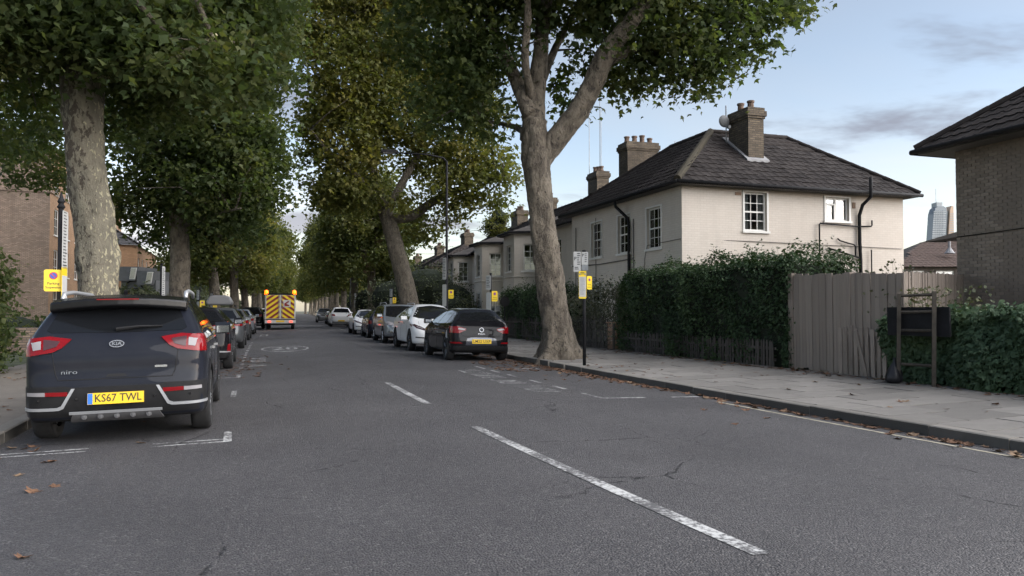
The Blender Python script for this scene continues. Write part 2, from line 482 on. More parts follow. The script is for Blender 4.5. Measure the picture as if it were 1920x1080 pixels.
M['tower_frame'] = mat('tower_cladding', (0.34, 0.37, 0.39), 0.6)
M['tower_warm'] = mat('tower_warm_light', (0.48, 0.34, 0.24), 0.5)  # low orange light on the side wing, painted into its colour

# ------------------------------------------------------------------ mesh helpers
class MB:
    def __init__(self): self.v, self.f, self.mi = [], [], []
    def add(self, vs, fs, mi=0):
        b = len(self.v)
        self.v += [tuple(p) for p in vs]
        for f in fs:
            self.f.append([b + i for i in f]); self.mi.append(mi)
        return self
    def box(self, a, b, mi=0, M4=None):
        (x0, y0, z0), (x1, y1, z1) = a, b
        vs = [(x0, y0, z0), (x1, y0, z0), (x1, y1, z0), (x0, y1, z0), (x0, y0, z1), (x1, y0, z1), (x1, y1, z1), (x0, y1, z1)]
        if M4 is not None: vs = [M4 @ Vector(p) for p in vs]
        return self.add(vs, [(0, 3, 2, 1), (4, 5, 6, 7), (0, 1, 5, 4), (1, 2, 6, 5), (2, 3, 7, 6), (3, 0, 4, 7)], mi)
    def prism(self, poly, axis, a, b, mi=0, M4=None):
        """polygon in the two other axes extruded along axis from a to b"""
        n = len(poly); vs = []
        for h in (a, b):
            for p, q in poly:
                vs.append({'x': (h, p, q), 'y': (p, h, q), 'z': (p, q, h)}[axis])
        if M4 is not None: vs = [M4 @ Vector(p) for p in vs]
        fs = [tuple(range(n)), tuple(range(2 * n - 1, n - 1, -1))]
        fs += [(i, i + n, (i + 1) % n + n, (i + 1) % n) for i in range(n)]
        return self.add(vs, fs, mi)
    def tube(self, pts, radii, seg=8, mi=0, cap=True, wob=None):
        pts = [Vector(p) for p in pts]
        if isinstance(radii, (int, float)): radii = [radii] * len(pts)
        base = len(self.v); up = None
        for i, p in enumerate(pts):
            t = (pts[min(i + 1, len(pts) - 1)] - pts[max(i - 1, 0)])
            t = t.normalized() if t.length > 1e-9 else Vector((0, 0, 1))
            if up is None:
                up = Vector((1, 0, 0)) if abs(t.x) < 0.8 else Vector((0, 1, 0))
            a = (up - t * up.dot(t)).normalized(); up = a
            b = t.cross(a)
            for k in range(seg):
                th = 2 * math.pi * k / seg
                r = radii[i] * (wob(p, th, i) if wob else 1.0)
                self.v.append(tuple(p + a * (r * math.cos(th)) + b * (r * math.sin(th))))
        for i in range(len(pts) - 1):
            for k in range(seg):
                k2 = (k + 1) % seg
                self.f.append([base + i * seg + k, base + i * seg + k2, base + (i + 1) * seg + k2, base + (i + 1) * seg + k]); self.mi.append(mi)
        if cap:
            self.f.append([base + k for k in range(seg - 1, -1, -1)]); self.mi.append(mi)
            e = base + (len(pts) - 1) * seg
            self.f.append([e + k for k in range(seg)]); self.mi.append(mi)
        return self
    def lathe(self, prof, center=(0, 0, 0), axis='z', seg=24, mi=0):
        """profile (r, h) revolved about axis"""
        base = len(self.v); cx, cy, cz = center
        for r, h in prof:
            for k in range(seg):
                a = 2 * math.pi * k / seg; c, s = r * math.cos(a), r * math.sin(a)
                self.v.append({'z': (cx + c, cy + s, cz + h), 'x': (cx + h, cy + c, cz + s), 'y': (cx + c, cy + h, cz - s)}[axis])
        for i in range(len(prof) - 1):
            for k in range(seg):
                k2 = (k + 1) % seg
                self.f.append([base + i * seg + k, base + i * seg + k2, base + (i + 1) * seg + k2, base + (i + 1) * seg + k]); self.mi.append(mi)
        return self
    def build(self, name, mats, parent=None, smooth=False):
        me = bpy.data.meshes.new(name)
        me.from_pydata(self.v, [], self.f)
        if not isinstance(mats, (list, tuple)): mats = [mats]
        for m in mats: me.materials.append(m)
        if len(mats) > 1: me.polygons.foreach_set('material_index', self.mi)
        if smooth: me.polygons.foreach_set('use_smooth', [True] * len(me.polygons))
        me.update()
        return link(name, me, parent)
def link(name, data, parent=None, loc=None):
    o = bpy.data.objects.new(name, data)
    col.objects.link(o)
    if parent is not None: o.parent = parent
    if loc is not None: o.location = loc
    return o
def tag(o, label=None, cat=None, group=None, kind=None):
    if label: o['label'] = label
    if cat: o['category'] = cat
    if group: o['group'] = group
    if kind: o['kind'] = kind
    return o
def empty(name, loc=(0, 0, 0), rz=0.0, parent=None):
    o = bpy.data.objects.new(name, None)
    o.empty_display_size = 0.2
    o.location = loc; o.rotation_euler = (0, 0, rz)
    col.objects.link(o)
    if parent is not None: o.parent = parent
    return o
def thing(name, label, cat, loc=(0, 0, 0), rz=0.0, group=None):
    return tag(empty(name, loc, rz), label, cat, group)
def copy_tree(o, parent=None):
    c = o.copy(); col.objects.link(c); c.parent = parent
    for ch in o.children: copy_tree(ch, c)
    return c
def fast_mesh(name, V, Fq, mats, attr=None, smooth=False):
    """V (n,3) float, Fq (m,k) int"""
    me = bpy.data.meshes.new(name)
    n, (m, k) = len(V), Fq.shape
    me.vertices.add(n); me.loops.add(m * k); me.polygons.add(m)
    me.vertices.foreach_set('co', np.ascontiguousarray(V, dtype=np.float32).ravel())
    me.loops.foreach_set('vertex_index', np.ascontiguousarray(Fq, dtype=np.int32).ravel())
    me.polygons.foreach_set('loop_start', np.arange(0, m * k, k, dtype=np.int32))
    if attr is not None:
        a = me.attributes.new('rnd', 'FLOAT', 'FACE')
        a.data.foreach_set('value', np.ascontiguousarray(attr, dtype=np.float32))
    if not isinstance(mats, (list, tuple)): mats = [mats]
    for x in mats: me.materials.append(x)
    me.update(calc_edges=True)
    me.validate()
    return me
def catmull(pts, n=6):
    P = [np.array(p, float) for p in pts]
    if len(P) < 3:
        return [tuple(P[0] + (P[-1] - P[0]) * i / n) for i in range(n + 1)]
    P = [2 * P[0] - P[1]] + P + [2 * P[-1] - P[-2]]
    out = []
    for i in range(1, len(P) - 2):
        for k in range(n):
            t = k / n
            out.append(tuple(0.5 * ((2 * P[i]) + (P[i + 1] - P[i - 1]) * t + (2 * P[i - 1] - 5 * P[i] + 4 * P[i + 1] - P[i + 2]) * t * t + (-P[i - 1] + 3 * P[i] - 3 * P[i + 1] + P[i + 2]) * t ** 3)))
    out.append(tuple(P[-2]))
    return out
_text = {}
def text_mesh(s, size=1.0, bold=0.0):
    """flat lettering in the xy plane, centred on the origin: (verts, faces)"""
    key = (s, bold)
    if key not in _text:
        c = bpy.data.curves.new('lettering', 'FONT')
        c.body = s; c.size = 1.0; c.align_x = 'CENTER'; c.align_y = 'CENTER'; c.resolution_u = 2; c.offset = bold
        o = bpy.data.objects.new('lettering', c); col.objects.link(o)
        me = bpy.data.meshes.new_from_object(o.evaluated_get(bpy.context.evaluated_depsgraph_get()))
        _text[key] = ([tuple(v.co) for v in me.vertices], [tuple(p.vertices) for p in me.polygons])
        bpy.data.objects.remove(o); bpy.data.curves.remove(c); bpy.data.meshes.remove(me)
    v, f = _text[key]
    return [(x * size, y * size, z) for x, y, z in v], f
def frame(o, u, n):
    """matrix whose x is u, y is up (world z), z is the outward normal n, at o"""
    u = Vector(u).normalized(); n = Vector(n).normalized(); w = n.cross(u)
    return Matrix(((u.x, w.x, n.x, o[0]), (u.y, w.y, n.y, o[1]), (u.z, w.z, n.z, o[2]), (0, 0, 0, 1)))
# ------------------------------------------------------------------ ground, road, pavements
def struct(o): o['kind'] = 'structure'; return o
g = MB()
g.add([(-1500, -300, -0.35), (1500, -300, -0.35), (1500, 2500, -0.35), (-1500, 2500, -0.35)], [(0, 1, 2, 3)])
struct(g.build('ground', M['ground']))

YS = [-14, -8, -4, 0] + [2 + 2 * i for i in range(60)] + [130, 145, 160, 180, 210, 250, 300, 360]
def strip(xs, zf, ys=YS):
    V, Fc = [], []
    n = len(xs)
    for y in ys:
        for x in xs: V.append((x + off(y), y, zf(x)))
    for j in range(len(ys) - 1):
        for i in range(n - 1):
            a = j * n + i
            Fc.append((a, a + 1, a + n + 1, a + n))
    return V, Fc
road = struct(MB().add(*strip([ROAD_L - 0.05, -1, 0.6, CROWN, 3.8, 5.4, ROAD_R + 0.05], road_z)).build('road', M['asphalt'], smooth=True))
pav_r = struct(MB().add(*strip([ROAD_R + 0.10, ROAD_R + 2, 10.75], lambda x: foot_z(x) - 0.03)).build('right_pavement', M['mortar']))
pav_l = struct(MB().add(*strip([-5.0, -4, ROAD_L - 0.10], lambda x: foot_z(x) - 0.004)).build('left_pavement', M['left_path']))
struct(MB().add(*strip([10.70, 12, 26], lambda x: 0.02 if x < 11 else -0.02)).build('garden_soil', M['soil']))
struct(MB().add(*strip([-30, -12, -5.0], lambda x: 0.0)).build('left_lawn', mat('grass_verge', (0.06, 0.07, 0.03), 0.95, var=0.4, scale=2, bump=0.7)))
# far part of the right pavement, past the built slabs
MB().add(*strip([ROAD_R + 0.3, 9, 10.7], lambda x: foot_z(x) + 0.0, [y for y in YS if y >= 38])).build('far_paving', M['slab'], pav_r)
# paving slabs
SL = MB().box((-0.5, -0.5, -0.03), (0.5, 0.5, 0.0)).build('paving_slab', M['slab'], pav_r)
slab_me = SL.data
bpy.data.objects.remove(SL)
rr = random.Random(3)
widths = [0.92, 0.92, 0.92, 0.80]
y = 3.6; row = 0
while y < 38:
    ln = 0.62 if y < 26 else 1.24
    x = ROAD_R + 0.155
    ws = widths if row % 2 == 0 else [0.55, 0.92, 0.92, 0.92, 0.25]
    for w in ws:
        o = link('paving_slab', slab_me, pav_r)
        xc = x + w / 2
        o.location = (xc + off(y), y + ln / 2, foot_z(xc) + rr.uniform(-0.004, 0.004))
        o.rotation_euler = (rr.uniform(-0.006, 0.006), -0.015 + rr.uniform(-0.004, 0.004), -heading(y))
        o.scale = (w - 0.018, ln - 0.018, 1)
        x += w
    y += ln; row += 1
# kerb stones
def kerb(parent, xk, side, y0, y1):
    prof = [(0, -0.16), (0, -0.012), (0.014 * side, 0), (0.15 * side, 0.004), (0.15 * side, -0.16)]
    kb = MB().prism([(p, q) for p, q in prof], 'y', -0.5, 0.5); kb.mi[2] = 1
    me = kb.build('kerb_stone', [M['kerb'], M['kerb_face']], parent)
    data = me.data; bpy.data.objects.remove(me)
    y = y0
    while y < y1:
        ln = 0.92 if y < 30 else 1.84
        o = link('kerb_stone', data, parent)
        ym = y + ln / 2
        dx = 0.0
        if side > 0: dx = -0.10 * math.exp(-((ym - 18.6) / 1.6) ** 2)      # pushed out by the roots
        o.location = (xk + off(ym) + dx, ym, foot_z(xk) + rr.uniform(-0.006, 0.006) + (0.035 * math.exp(-((ym - 18.6) / 1.5) ** 2) if side > 0 else 0))
        o.rotation_euler = (rr.uniform(-0.004, 0.004), 0, -heading(ym) + rr.uniform(-0.008, 0.008))
        o.scale = (1, ln - 0.010, 1)
        y += ln
kr = struct(MB().add(*strip([ROAD_R + 0.0, ROAD_R + 0.15], lambda x: Z_KR, [y for y in YS if y >= 44])).build('right_kerb', M['kerb']))
MB().add(*strip([ROAD_R - 0.001, ROAD_R + 0.0], lambda x: Z_KR if x >= ROAD_R else road_z(ROAD_R) - 0.02, [y for y in YS if y >= 44])).build('far_kerb_face', M['kerb'], kr)
kl = struct(MB().add(*strip([ROAD_L - 0.15, ROAD_L], lambda x: Z_KL, [y for y in YS if y >= 44])).build('left_kerb', M['kerb']))
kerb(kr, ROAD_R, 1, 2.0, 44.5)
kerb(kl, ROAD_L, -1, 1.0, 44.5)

# ------------------------------------------------------------------ road markings (sheets just above the asphalt)
def mark(name, polys, parent=road, lift=0.004, m=None):
    mb = MB()
    for poly in polys:
        vs = [(x + off(y), y, road_z(x) + lift) for x, y in poly]
        mb.add(vs, [tuple(range(len(vs)))])
    return mb.build(name, m or M['paint'], parent)
def rect(x0, x1, y0, y1): return [(x0, y0), (x1, y0), (x1, y1), (x0, y1)]
CL = 2.25
y = 3.35
first = True
for y0, y1 in ((3.42, 8.15), (10.35, 13.6)):
    n = 6
    mark('centre_line_dash', [rect(CL - 0.055, CL + 0.055, y0 + (y1 - y0) * i / n, y0 + (y1 - y0) * (i + 1) / n) for i in range(n)])
# bay on the right: dashed edge, corner and strokes of a worn legend
bx = 5.02
for y0, y1 in ((12.15, 12.75), (13.35, 13.95), (14.7, 15.3), (15.9, 16.5), (17.0, 17.8)):
    mark('bay_dash', [rect(bx - 0.035, bx + 0.035, y0, y1)])
mark('bay_corner', [rect(bx - 0.035, bx + 0.035, 10.75, 11.5), rect(bx - 0.035, bx + 0.72, 10.66, 10.75)])
mark('bay_end_line', [rect(6.2, 6.7, 10.66, 10.75)])
mark('bay_end_line', [rect(5.35, 6.3, 16.9, 17.0)])
def strokes(cx, y0, n, step, w, seed):
    q = random.Random(seed); P = []
    for i in range(n):
        yy = y0 + i * step
        k = q.choice([0, 1, 2])
        P.append([(cx - w, yy), (cx + w, yy), (cx + w, yy + 0.07), (cx - w, yy + 0.07)])
        if k == 1: P.append([(cx - w, yy + 0.07), (cx - w + 0.09, yy + 0.07), (cx + w, yy + step), (cx + w - 0.09, yy + step)])
        if k == 2: P.append([(cx - w, yy + 0.07), (cx - w + 0.07, yy + 0.07), (cx - w + 0.07, yy + step), (cx - w, yy + step)])
    return P
mark('bay_legend', strokes(4.55, 11.75, 5, 0.24, 0.24, 1))
mark('bay_legend', strokes(4.5, 13.3, 3, 0.28, 0.24, 5))
mark('bay_legend', strokes(4.5, 14.5, 8, 0.27, 0.26, 2))
# yellow-ish waiting line beside the right kerb
mark('kerb_line', [rect(6.52, 6.58, 2.0 + i, 3.0 + i) for i in range(8)], m=mat('faded_line_paint', (0.34, 0.31, 0.24), 0.8, var=0.35, scale=8))
# bays on the left: corner marks, dashes, legend strokes
def lmark(name, polys): return mark(name, polys)
lmark('bay_corner', [rect(-0.98, -0.30, 8.30, 8.35), rect(-0.98, -0.30, 8.46, 8.51), rect(-0.32, -0.24, 8.30, 9.0)])
lmark('bay_end_line', [rect(-2.3, -1.55, 8.30, 8.35), rect(-2.3, -1.55, 8.46, 8.51)])
lmark('bay_corner', [rect(-0.32, -0.24, 12.6, 13.5)])
lmark('bay_corner', [rect(-1.2, -0.24, 16.2, 16.28), rect(-0.32, -0.24, 16.2, 16.9)])
for i in range(12): lmark('bay_dash', [rect(-0.32, -0.24, 18.6 + i * 1.35, 19.2 + i * 1.35)])
lmark('bay_legend', [rect(-0.12, 0.28, 19.3, 19.5), rect(-0.12, 0.30, 19.75, 19.9), rect(-0.10, 0.28, 20.9, 21.1), rect(-0.10, -0.04, 21.1, 21.5), rect(-0.10, 0.28, 21.5, 21.65), rect(-0.08, 0.29, 22.3, 22.6)])
lmark('bay_legend', [rect(-0.15, 0.25, 42, 42.5), rect(-0.15, 0.25, 44.2, 44.7), rect(-0.15, -0.07, 42.5, 44.2), rect(0.17, 0.25, 42.5, 44.2)])
mark('far_bay_dash', [rect(4.95, 5.03, 40 + 2.0 * i, 41 + 2.0 * i) for i in range(14)])
# 20 roundel, stretched along the lane
rv, rf = text_mesh('20', 1.0, 0.015)
cx0, cy0 = 0.92, 27.6
mb = MB()
mb.add([(cx0 + x * 0.9 + off(cy0 + yv * 2.7), cy0 + yv * 2.7, road_z(cx0 + x) + 0.004) for x, yv, z in rv], rf)
N = 40
ring = [(cx0 + r * math.cos(2 * math.pi * k / N) , cy0 + r * 2.6 * math.sin(2 * math.pi * k / N)) for r in (0.70, 0.79) for k in range(N)]
mb.add([(x + off(yv), yv, road_z(x) + 0.004) for x, yv in ring], [(k, N + k, N + (k + 1) % N, (k + 1) % N) for k in range(N)])
mb.build('speed_roundel', M['paint'], road)

# ------------------------------------------------------------------ walls, windows, roofs
def wall(mb, O, U, w, h, openings=(), depth=0.10, mi=0, N=None):
    """wall face with real openings (u0,v0,u1,v1) and reveals; O bottom-left seen from outside, U along the wall"""
    O = Vector(O); U = Vector(U).normalized()
    if N is None: N = U.cross(Vector((0, 0, 1)))
    P = lambda u, v, d=0.0: O + U * u + Vector((0, 0, v)) + N * d
    us = sorted({0.0, w} | {x for o in openings for x in (o[0], o[2])})
    vs = sorted({0.0, h} | {x for o in openings for x in (o[1], o[3])})
    for i in range(len(us) - 1):
        for j in range(len(vs) - 1):
            um, vm = (us[i] + us[i + 1]) / 2, (vs[j] + vs[j + 1]) / 2
            if any(o[0] < um < o[2] and o[1] < vm < o[3] for o in openings): continue
            mb.add([P(us[i], vs[j]), P(us[i + 1], vs[j]), P(us[i + 1], vs[j + 1]), P(us[i], vs[j + 1])], [(0, 1, 2, 3)], mi)
    for u0, v0, u1, v1 in openings:
        for a, b in (((u0, v0), (u1, v0)), ((u1, v0), (u1, v1)), ((u1, v1), (u0, v1)), ((u0, v1), (u0, v0))):
            mb.add([P(*a), P(*b), P(*b, -depth), P(*a, -depth)], [(0, 1, 2, 3)], mi)
    return N
def lbox(mb, T, a, b, mi=0): mb.box(a, b, mi, T)
def sash(parent, O, U, u0, v0, u1, v1, cols=2, rows=4, recess=0.07, name='window', sill=True, curtain=False, trim=True, casement=False, simple=False):
    """a window set in the opening: frame with glazing bars, panes, sill; local frame x along wall, y up, z outward"""
    O = Vector(O); U = Vector(U).normalized(); N = U.cross(Vector((0, 0, 1)))
    T = frame(O + U * u0 + Vector((0, 0, v0)), U, N)
    w, h = u1 - u0, v1 - v0
    root = MB()
    fw = 0.055
    lbox(root, T, (0, 0, -recess - 0.05), (fw, h, -recess)); lbox(root, T, (w - fw, 0, -recess - 0.05), (w, h, -recess))
    lbox(root, T, (fw, 0, -recess - 0.05), (w - fw, fw, -recess)); lbox(root, T, (fw, h - fw, -recess - 0.05), (w - fw, h, -recess))
    if trim:
        for a, b in (((-0.07, -0.02, 0.002), (-0.004, h + 0.06, 0.03)), ((w + 0.004, -0.02, 0.002), (w + 0.07, h + 0.06, 0.03)), ((-0.004, h + 0.004, 0.002), (w + 0.004, h + 0.06, 0.03))):
            lbox(root, T, a, b)
    wo = root.build(name, M['white'], parent)
    iw, ih = w - 2 * fw, h - 2 * fw
    if simple:
        pm = MB(); lbox(pm, T, (fw, fw, -recess - 0.035), (w - fw, h - fw, -recess - 0.03)); pm.build('pane', M['pane'], wo)
        gb = MB()
        for i in range(1, cols): lbox(gb, T, (fw + iw * i / cols - 0.014, fw, -recess - 0.03), (fw + iw * i / cols + 0.014, h - fw, -recess - 0.012))
        for j in range(1, rows): lbox(gb, T, (fw, fw + ih * j / rows - 0.014, -recess - 0.03), (w - fw, fw + ih * j / rows + 0.014, -recess - 0.010))
        gb.build('glazing_bars', M['white'], wo)
    elif casement:
        gb = MB()
        mu = fw + iw * 0.48
        lbox(gb, T, (mu - 0.03, fw, -recess - 0.05), (mu + 0.03, h - fw, -recess + 0.004))
        lbox(gb, T, (fw, h * 0.68, -recess - 0.05), (mu - 0.03, h * 0.68 + 0.05, -recess + 0.006))
        lbox(gb, T, (fw, fw, -recess), (fw + 0.045, h * 0.68, -recess + 0.02)); lbox(gb, T, (mu - 0.075, fw, -recess), (mu - 0.03, h * 0.68, -recess + 0.02))
        gb.build('casement_frame', M['white'], wo)
        for a, b in (((fw, fw), (mu, h * 0.68)), ((fw, h * 0.68), (mu, h - fw)), ((mu, fw), (w - fw, h - fw))):
            pm = MB(); lbox(pm, T, (a[0], a[1], -recess - 0.034), (b[0], b[1], -recess - 0.030)); pm.build('pane', M['pane'], wo)
    else:
        gb = MB()
        t = 0.022
        for i in range(1, cols): lbox(gb, T, (fw + iw * i / cols - t / 2, fw, -recess - 0.04), (fw + iw * i / cols + t / 2, h - fw, -recess - 0.012))
        for j in range(1, rows):
            tt = 0.05 if j == rows // 2 else t
            lbox(gb, T, (fw, fw + ih * j / rows - tt / 2, -recess - 0.04), (w - fw, fw + ih * j / rows + tt / 2, -recess - (0.002 if j == rows // 2 else 0.010)))
        gb.build('glazing_bars', M['white'], wo)
        for i in range(cols):
            for j in range(rows):
                pm = MB()
                lbox(pm, T, (fw + iw * i / cols, fw + ih * j / rows, -recess - 0.030 - 0.001 * ((i + j) % 3)), (fw + iw * (i + 1) / cols, fw + ih * (j + 1) / rows, -recess - 0.026 - 0.001 * ((i * 2 + j) % 3)))
                pm.build('pane', M['pane'], wo)
    if curtain:
        cm = MB()
        for s0, s1 in ((0.06, 0.30), (0.70, 0.94)):
            n = 8
            pts = [(w * (s0 + (s1 - s0) * i / n), -recess - 0.10 - 0.02 * (i % 2)) for i in range(n + 1)]
            for i in range(n):
                vs = [T @ Vector((pts[i][0], 0.06, pts[i][1])), T @ Vector((pts[i + 1][0], 0.06, pts[i + 1][1])), T @ Vector((pts[i + 1][0], h - 0.06, pts[i + 1][1])), T @ Vector((pts[i][0], h - 0.06, pts[i][1]))]
                cm.add(vs, [(0, 1, 2, 3)])
        cm.build('curtain', M['curtain'], wo)
    if sill:
        sm = MB(); lbox(sm, T, (-0.10, -0.075, -recess), (w + 0.10, -0.003, 0.07)); sm.build('sill', M['white'], wo)
    return wo

def tile_proto(w=0.30, l=0.40):
    """one interlocking roof tile: a flat pan with a roll, w wide, l long, top edge at local y=l"""
    prof = [(0, 0.0), (0.09, -0.003), (0.16, 0.0), (0.20, 0.014), (0.25, 0.020), (0.29, 0.014), (0.305, 0.003)]
    prof = [(p * w / 0.30, q) for p, q in prof]
    mb = MB(); n = len(prof)
    vs = [(p, 0, q + 0.032) for p, q in prof] + [(p, l, q + 0.004) for p, q in prof] + [(p, 0, q + 0.002) for p, q in prof]
    fs = [(i, i + 1, n + i + 1, n + i) for i in range(n - 1)] + [(2 * n + i, 2 * n + i + 1, i + 1, i) for i in range(n - 1)]
    return vs, fs
def in_poly(p, poly):
    x, y = p; c = False; n = len(poly)
    for i in range(n):
        (x0, y0), (x1, y1) = poly[i], poly[(i + 1) % n]
        if (y0 > y) != (y1 > y) and x < (x1 - x0) * (y - y0) / (y1 - y0) + x0: c = not c
    return c
def roof_plane(corners, tw=0.30, gauge=0.34):
    """(local frame matrix: x along eave, y up the slope, z normal; polygon in that frame; tile grid positions)"""
    c = [Vector(p) for p in corners]
    X = (c[1] - c[0]).normalized()
    Nn = X.cross(c[-1] - c[0]).normalized()
    Yv = Nn.cross(X)
    T = Matrix(((X.x, Yv.x, Nn.x, c[0].x), (X.y, Yv.y, Nn.y, c[0].y), (X.z, Yv.z, Nn.z, c[0].z), (0, 0, 0, 1)))
    Ti = T.inverted()
    poly = [((Ti @ p).x, (Ti @ p).y) for p in c]
    cells = []
    xm, ym = max(p[0] for p in poly), max(p[1] for p in poly)
    x0 = min(p[0] for p in poly)
    j = 0
    while j * gauge < ym:
        i = 0
        while x0 + i * tw < xm:
            p = (x0 + (i + 0.5) * tw, j * gauge + gauge * 0.5)
            if in_poly(p, poly): cells.append((x0 + i * tw, j * gauge - 0.03))
            i += 1
        j += 1
    return T, poly, cells
TILE_V, TILE_F = tile_proto()
_t = MB().add(TILE_V, TILE_F).build('roof_tile', M['tile'])
TILE_ME = _t.data; bpy.data.objects.remove(_t)
def tiled_plane(parent, corners, singles=0, rest=True, key=None, tw=0.30, gauge=0.34, m=None):
    T, poly, cells = roof_plane(corners, tw, gauge)
    fl = MB().add([T @ Vector((p[0], p[1], -0.012)) for p in poly], [tuple(range(len(poly)))]).build('roof_underlay', M['felt'], parent)
    if key: cells.sort(key=lambda c: key(T @ Vector((c[0], c[1], 0))))
    for cx, cy in cells[:singles]:
        o = link('roof_tile', TILE_ME, parent)
        o.matrix_local = T @ Matrix.Translation((cx + random.uniform(-.004, .004), cy + random.uniform(-.012, .012) - (0.06 if random.random() < 0.012 else 0), 0.010 * random.random())) @ Matrix.Rotation(random.uniform(-0.014, 0.014), 4, 'Z') @ Matrix.Rotation(random.uniform(-0.02, 0.02), 4, 'X')
    rem = cells[singles:]
    if rem and rest:
        tv = np.array(TILE_V); tv[:, 0] *= tw / 0.30; tv[:, 1] *= gauge / 0.34
        Tn = np.array(T)
        V = []
        for cx, cy in rem:
            q = tv + np.array((cx + random.uniform(-.004, .004), cy + random.uniform(-.012, .012), 0.012 * random.random()))
            V.append(q @ Tn[:3, :3].T + Tn[:3, 3])
        V = np.concatenate(V)
        n = len(TILE_V)
        Fq = (np.array(TILE_F)[None] + (np.arange(len(rem)) * n)[:, None, None]).reshape(-1, 4)
        o = link('roof_tile_field', fast_mesh('roof_tile_field', V, Fq, m or M['tile']), parent)
        o['kind'] = 'stuff'
    return cells
def ridge(parent, a, b, r=0.11, seglen=0.42, name='ridge_tile', m=None):
    a, b = Vector(a), Vector(b); L = (b - a).length; n = max(1, int(L / seglen))
    mb = MB()
    for i in range(n):
        p, q = a.lerp(b, i / n), a.lerp(b, (i + 1.04) / n)
        mb.tube([p, q], [r * 0.95, r * 1.06], 10)
    return mb.build(name, m or M['hiptile'], parent)
def pipe(parent, pts, r, name, m, seg=8): return MB().tube(pts, r, seg).build(name, m, parent, smooth=True)

def chimney(parent, x0, x1, y0, y1, z0, z1, pots, along='x', name='chimney'):
    mb = MB()
    mb.box((x0, y0, z0), (x1, y1, z1 - 0.38))
    mb.box((x0 - 0.04, y0 - 0.04, z1 - 0.38), (x1 + 0.04, y1 + 0.04, z1 - 0.30))
    mb.box((x0 - 0.08, y0 - 0.08, z1 - 0.30), (x1 + 0.08, y1 + 0.08, z1 - 0.12))
    mb.box((x0 - 0.03, y0 - 0.03, z1 - 0.12), (x1 + 0.03, y1 + 0.03, z1))
    c = mb.build(name, M['chimney'], parent)
    for i in range(pots):
        t = (i + 0.5) / pots
        px, py = (x0 + (x1 - x0) * t, (y0 + y1) / 2) if along == 'x' else ((x0 + x1) / 2, y0 + (y1 - y0) * t)
        r = min(0.13, 0.42 * ((x1 - x0) if along == 'x' else (y1 - y0)) / pots)
        h = 0.30 + 0.05 * ((i * 7) % 3)
        MB().lathe([(r * 1.05, 0), (r * 1.1, 0.05), (r * 0.85, 0.1), (r * 0.8, h - 0.08), (r, h - 0.06), (r, h), (r * 0.7, h), (r * 0.65, h - 0.15), (0.001, h - 0.15)], (px, py, z1 - 0.003), 'z', 12).build('chimney_pot', M['pot'], c)
    return c
def aerial(parent, base, h, bars=True):
    mb = MB().tube([base, Vector(base) + Vector((0, 0, h))], 0.018, 6)
    if bars:
        b = Vector(base) + Vector((0, 0, h * 0.92))
        mb.tube([b + Vector((-0.5, 0, 0)), b + Vector((0.5, 0.05, 0.02))], 0.010, 5)
        for i in range(6): mb.tube([b + Vector((-0.45 + 0.18 * i, -0.18, 0.0)), b + Vector((-0.45 + 0.18 * i, 0.22, 0.0))], 0.006, 4)
    return mb.build('aerial', M['grey_metal'], parent)

# ------------------------------------------------------------------ end house (cream painted, hipped tiled roof)
HX0, HX1, HY0, HY1, EAVE = 12.7, 21.5, 21.2, 30.0, 5.28
house = thing('house', 'cream painted two-storey end house with dark hipped tile roof behind the tall hedge', 'house', (HX0, HY0, 0))
hp = house.location.copy()
def L(*p): return tuple(Vector(p) - hp)
# side wall faces the camera: openings (u along +X)
op_side = [(2.30, 3.85, 3.14, 5.10), (5.50, 4.30, 6.45, 5.08), (5.6, 1.3, 6.5, 2.3)]
mb = MB(); wall(mb, L(HX0, HY0, -0.1), (1, 0, 0), HX1 - HX0, EAVE + 0.1, [(a, b + 0.1, c, d + 0.1) for a, b, c, d in op_side])
mb.build('side_wall', M['stucco'], house)
# front wall along the road: u runs from far end to near corner so that the normal is -X
LF = HY1 - HY0
op_front = [(2.0, 3.35, 2.95, 4.72), (4.35, 3.35, 5.3, 4.72), (6.55, 3.35, 7.5, 4.72), (1.9, 0.9, 2.9, 2.3), (4.1, 0.05, 5.0, 2.2), (6.3, 0.9, 7.4, 2.3)]
mb = MB(); wall(mb, L(HX0, HY1, -0.1), (0, -1, 0), LF, EAVE + 0.1, [(a, b + 0.1, c, d + 0.1) for a, b, c, d in op_front])
mb.build('front_wall', M['stucco'], house)
mb = MB(); mb.add([L(HX1, HY0, -0.1), L(HX1, HY1, -0.1), L(HX1, HY1, EAVE), L(HX1, HY0, EAVE)], [(0, 1, 2, 3)])
mb.add([L(HX1, HY1, -0.1), L(HX0, HY1, -0.1), L(HX0, HY1, EAVE), L(HX1, HY1, EAVE)], [(0, 1, 2, 3)])
mb.build('rear_walls', M['stucco'], house)
MB().box(L(HX0 + 0.4, HY0 + 0.4, 0), L(HX1 - 0.4, HY1 - 0.4, EAVE - 0.3)).build('dark_interior', mat('room_dark', (0.11, 0.11, 0.11), 0.9), house)
sash(house, L(HX0, HY0, 0), (1, 0, 0), *op_side[0], cols=3, rows=4, curtain=True)
sash(house, L(HX0, HY0, 0), (1, 0, 0), *op_side[1], casement=True, trim=True)
sash(house, L(HX0, HY0, 0), (1, 0, 0), *op_side[2], casement=True)
for k, o_ in enumerate(op_front):
    if k == 4: continue
    sash(house, L(HX0, HY1, 0), (0, -1, 0), *o_, cols=3, rows=4, curtain=k in (1, 2, 3))
T = frame(Vector(L(HX0, HY1, 0)) + Vector((0, -4.1, 0.05)), (0, -1, 0), (-1, 0, 0))
d_ = MB(); d_.box((0.0, 0, -0.09), (0.9, 2.15, -0.05), 0, T); d = d_.build('front_door', mat('door_dark', (0.035, 0.03, 0.03), 0.5), house)
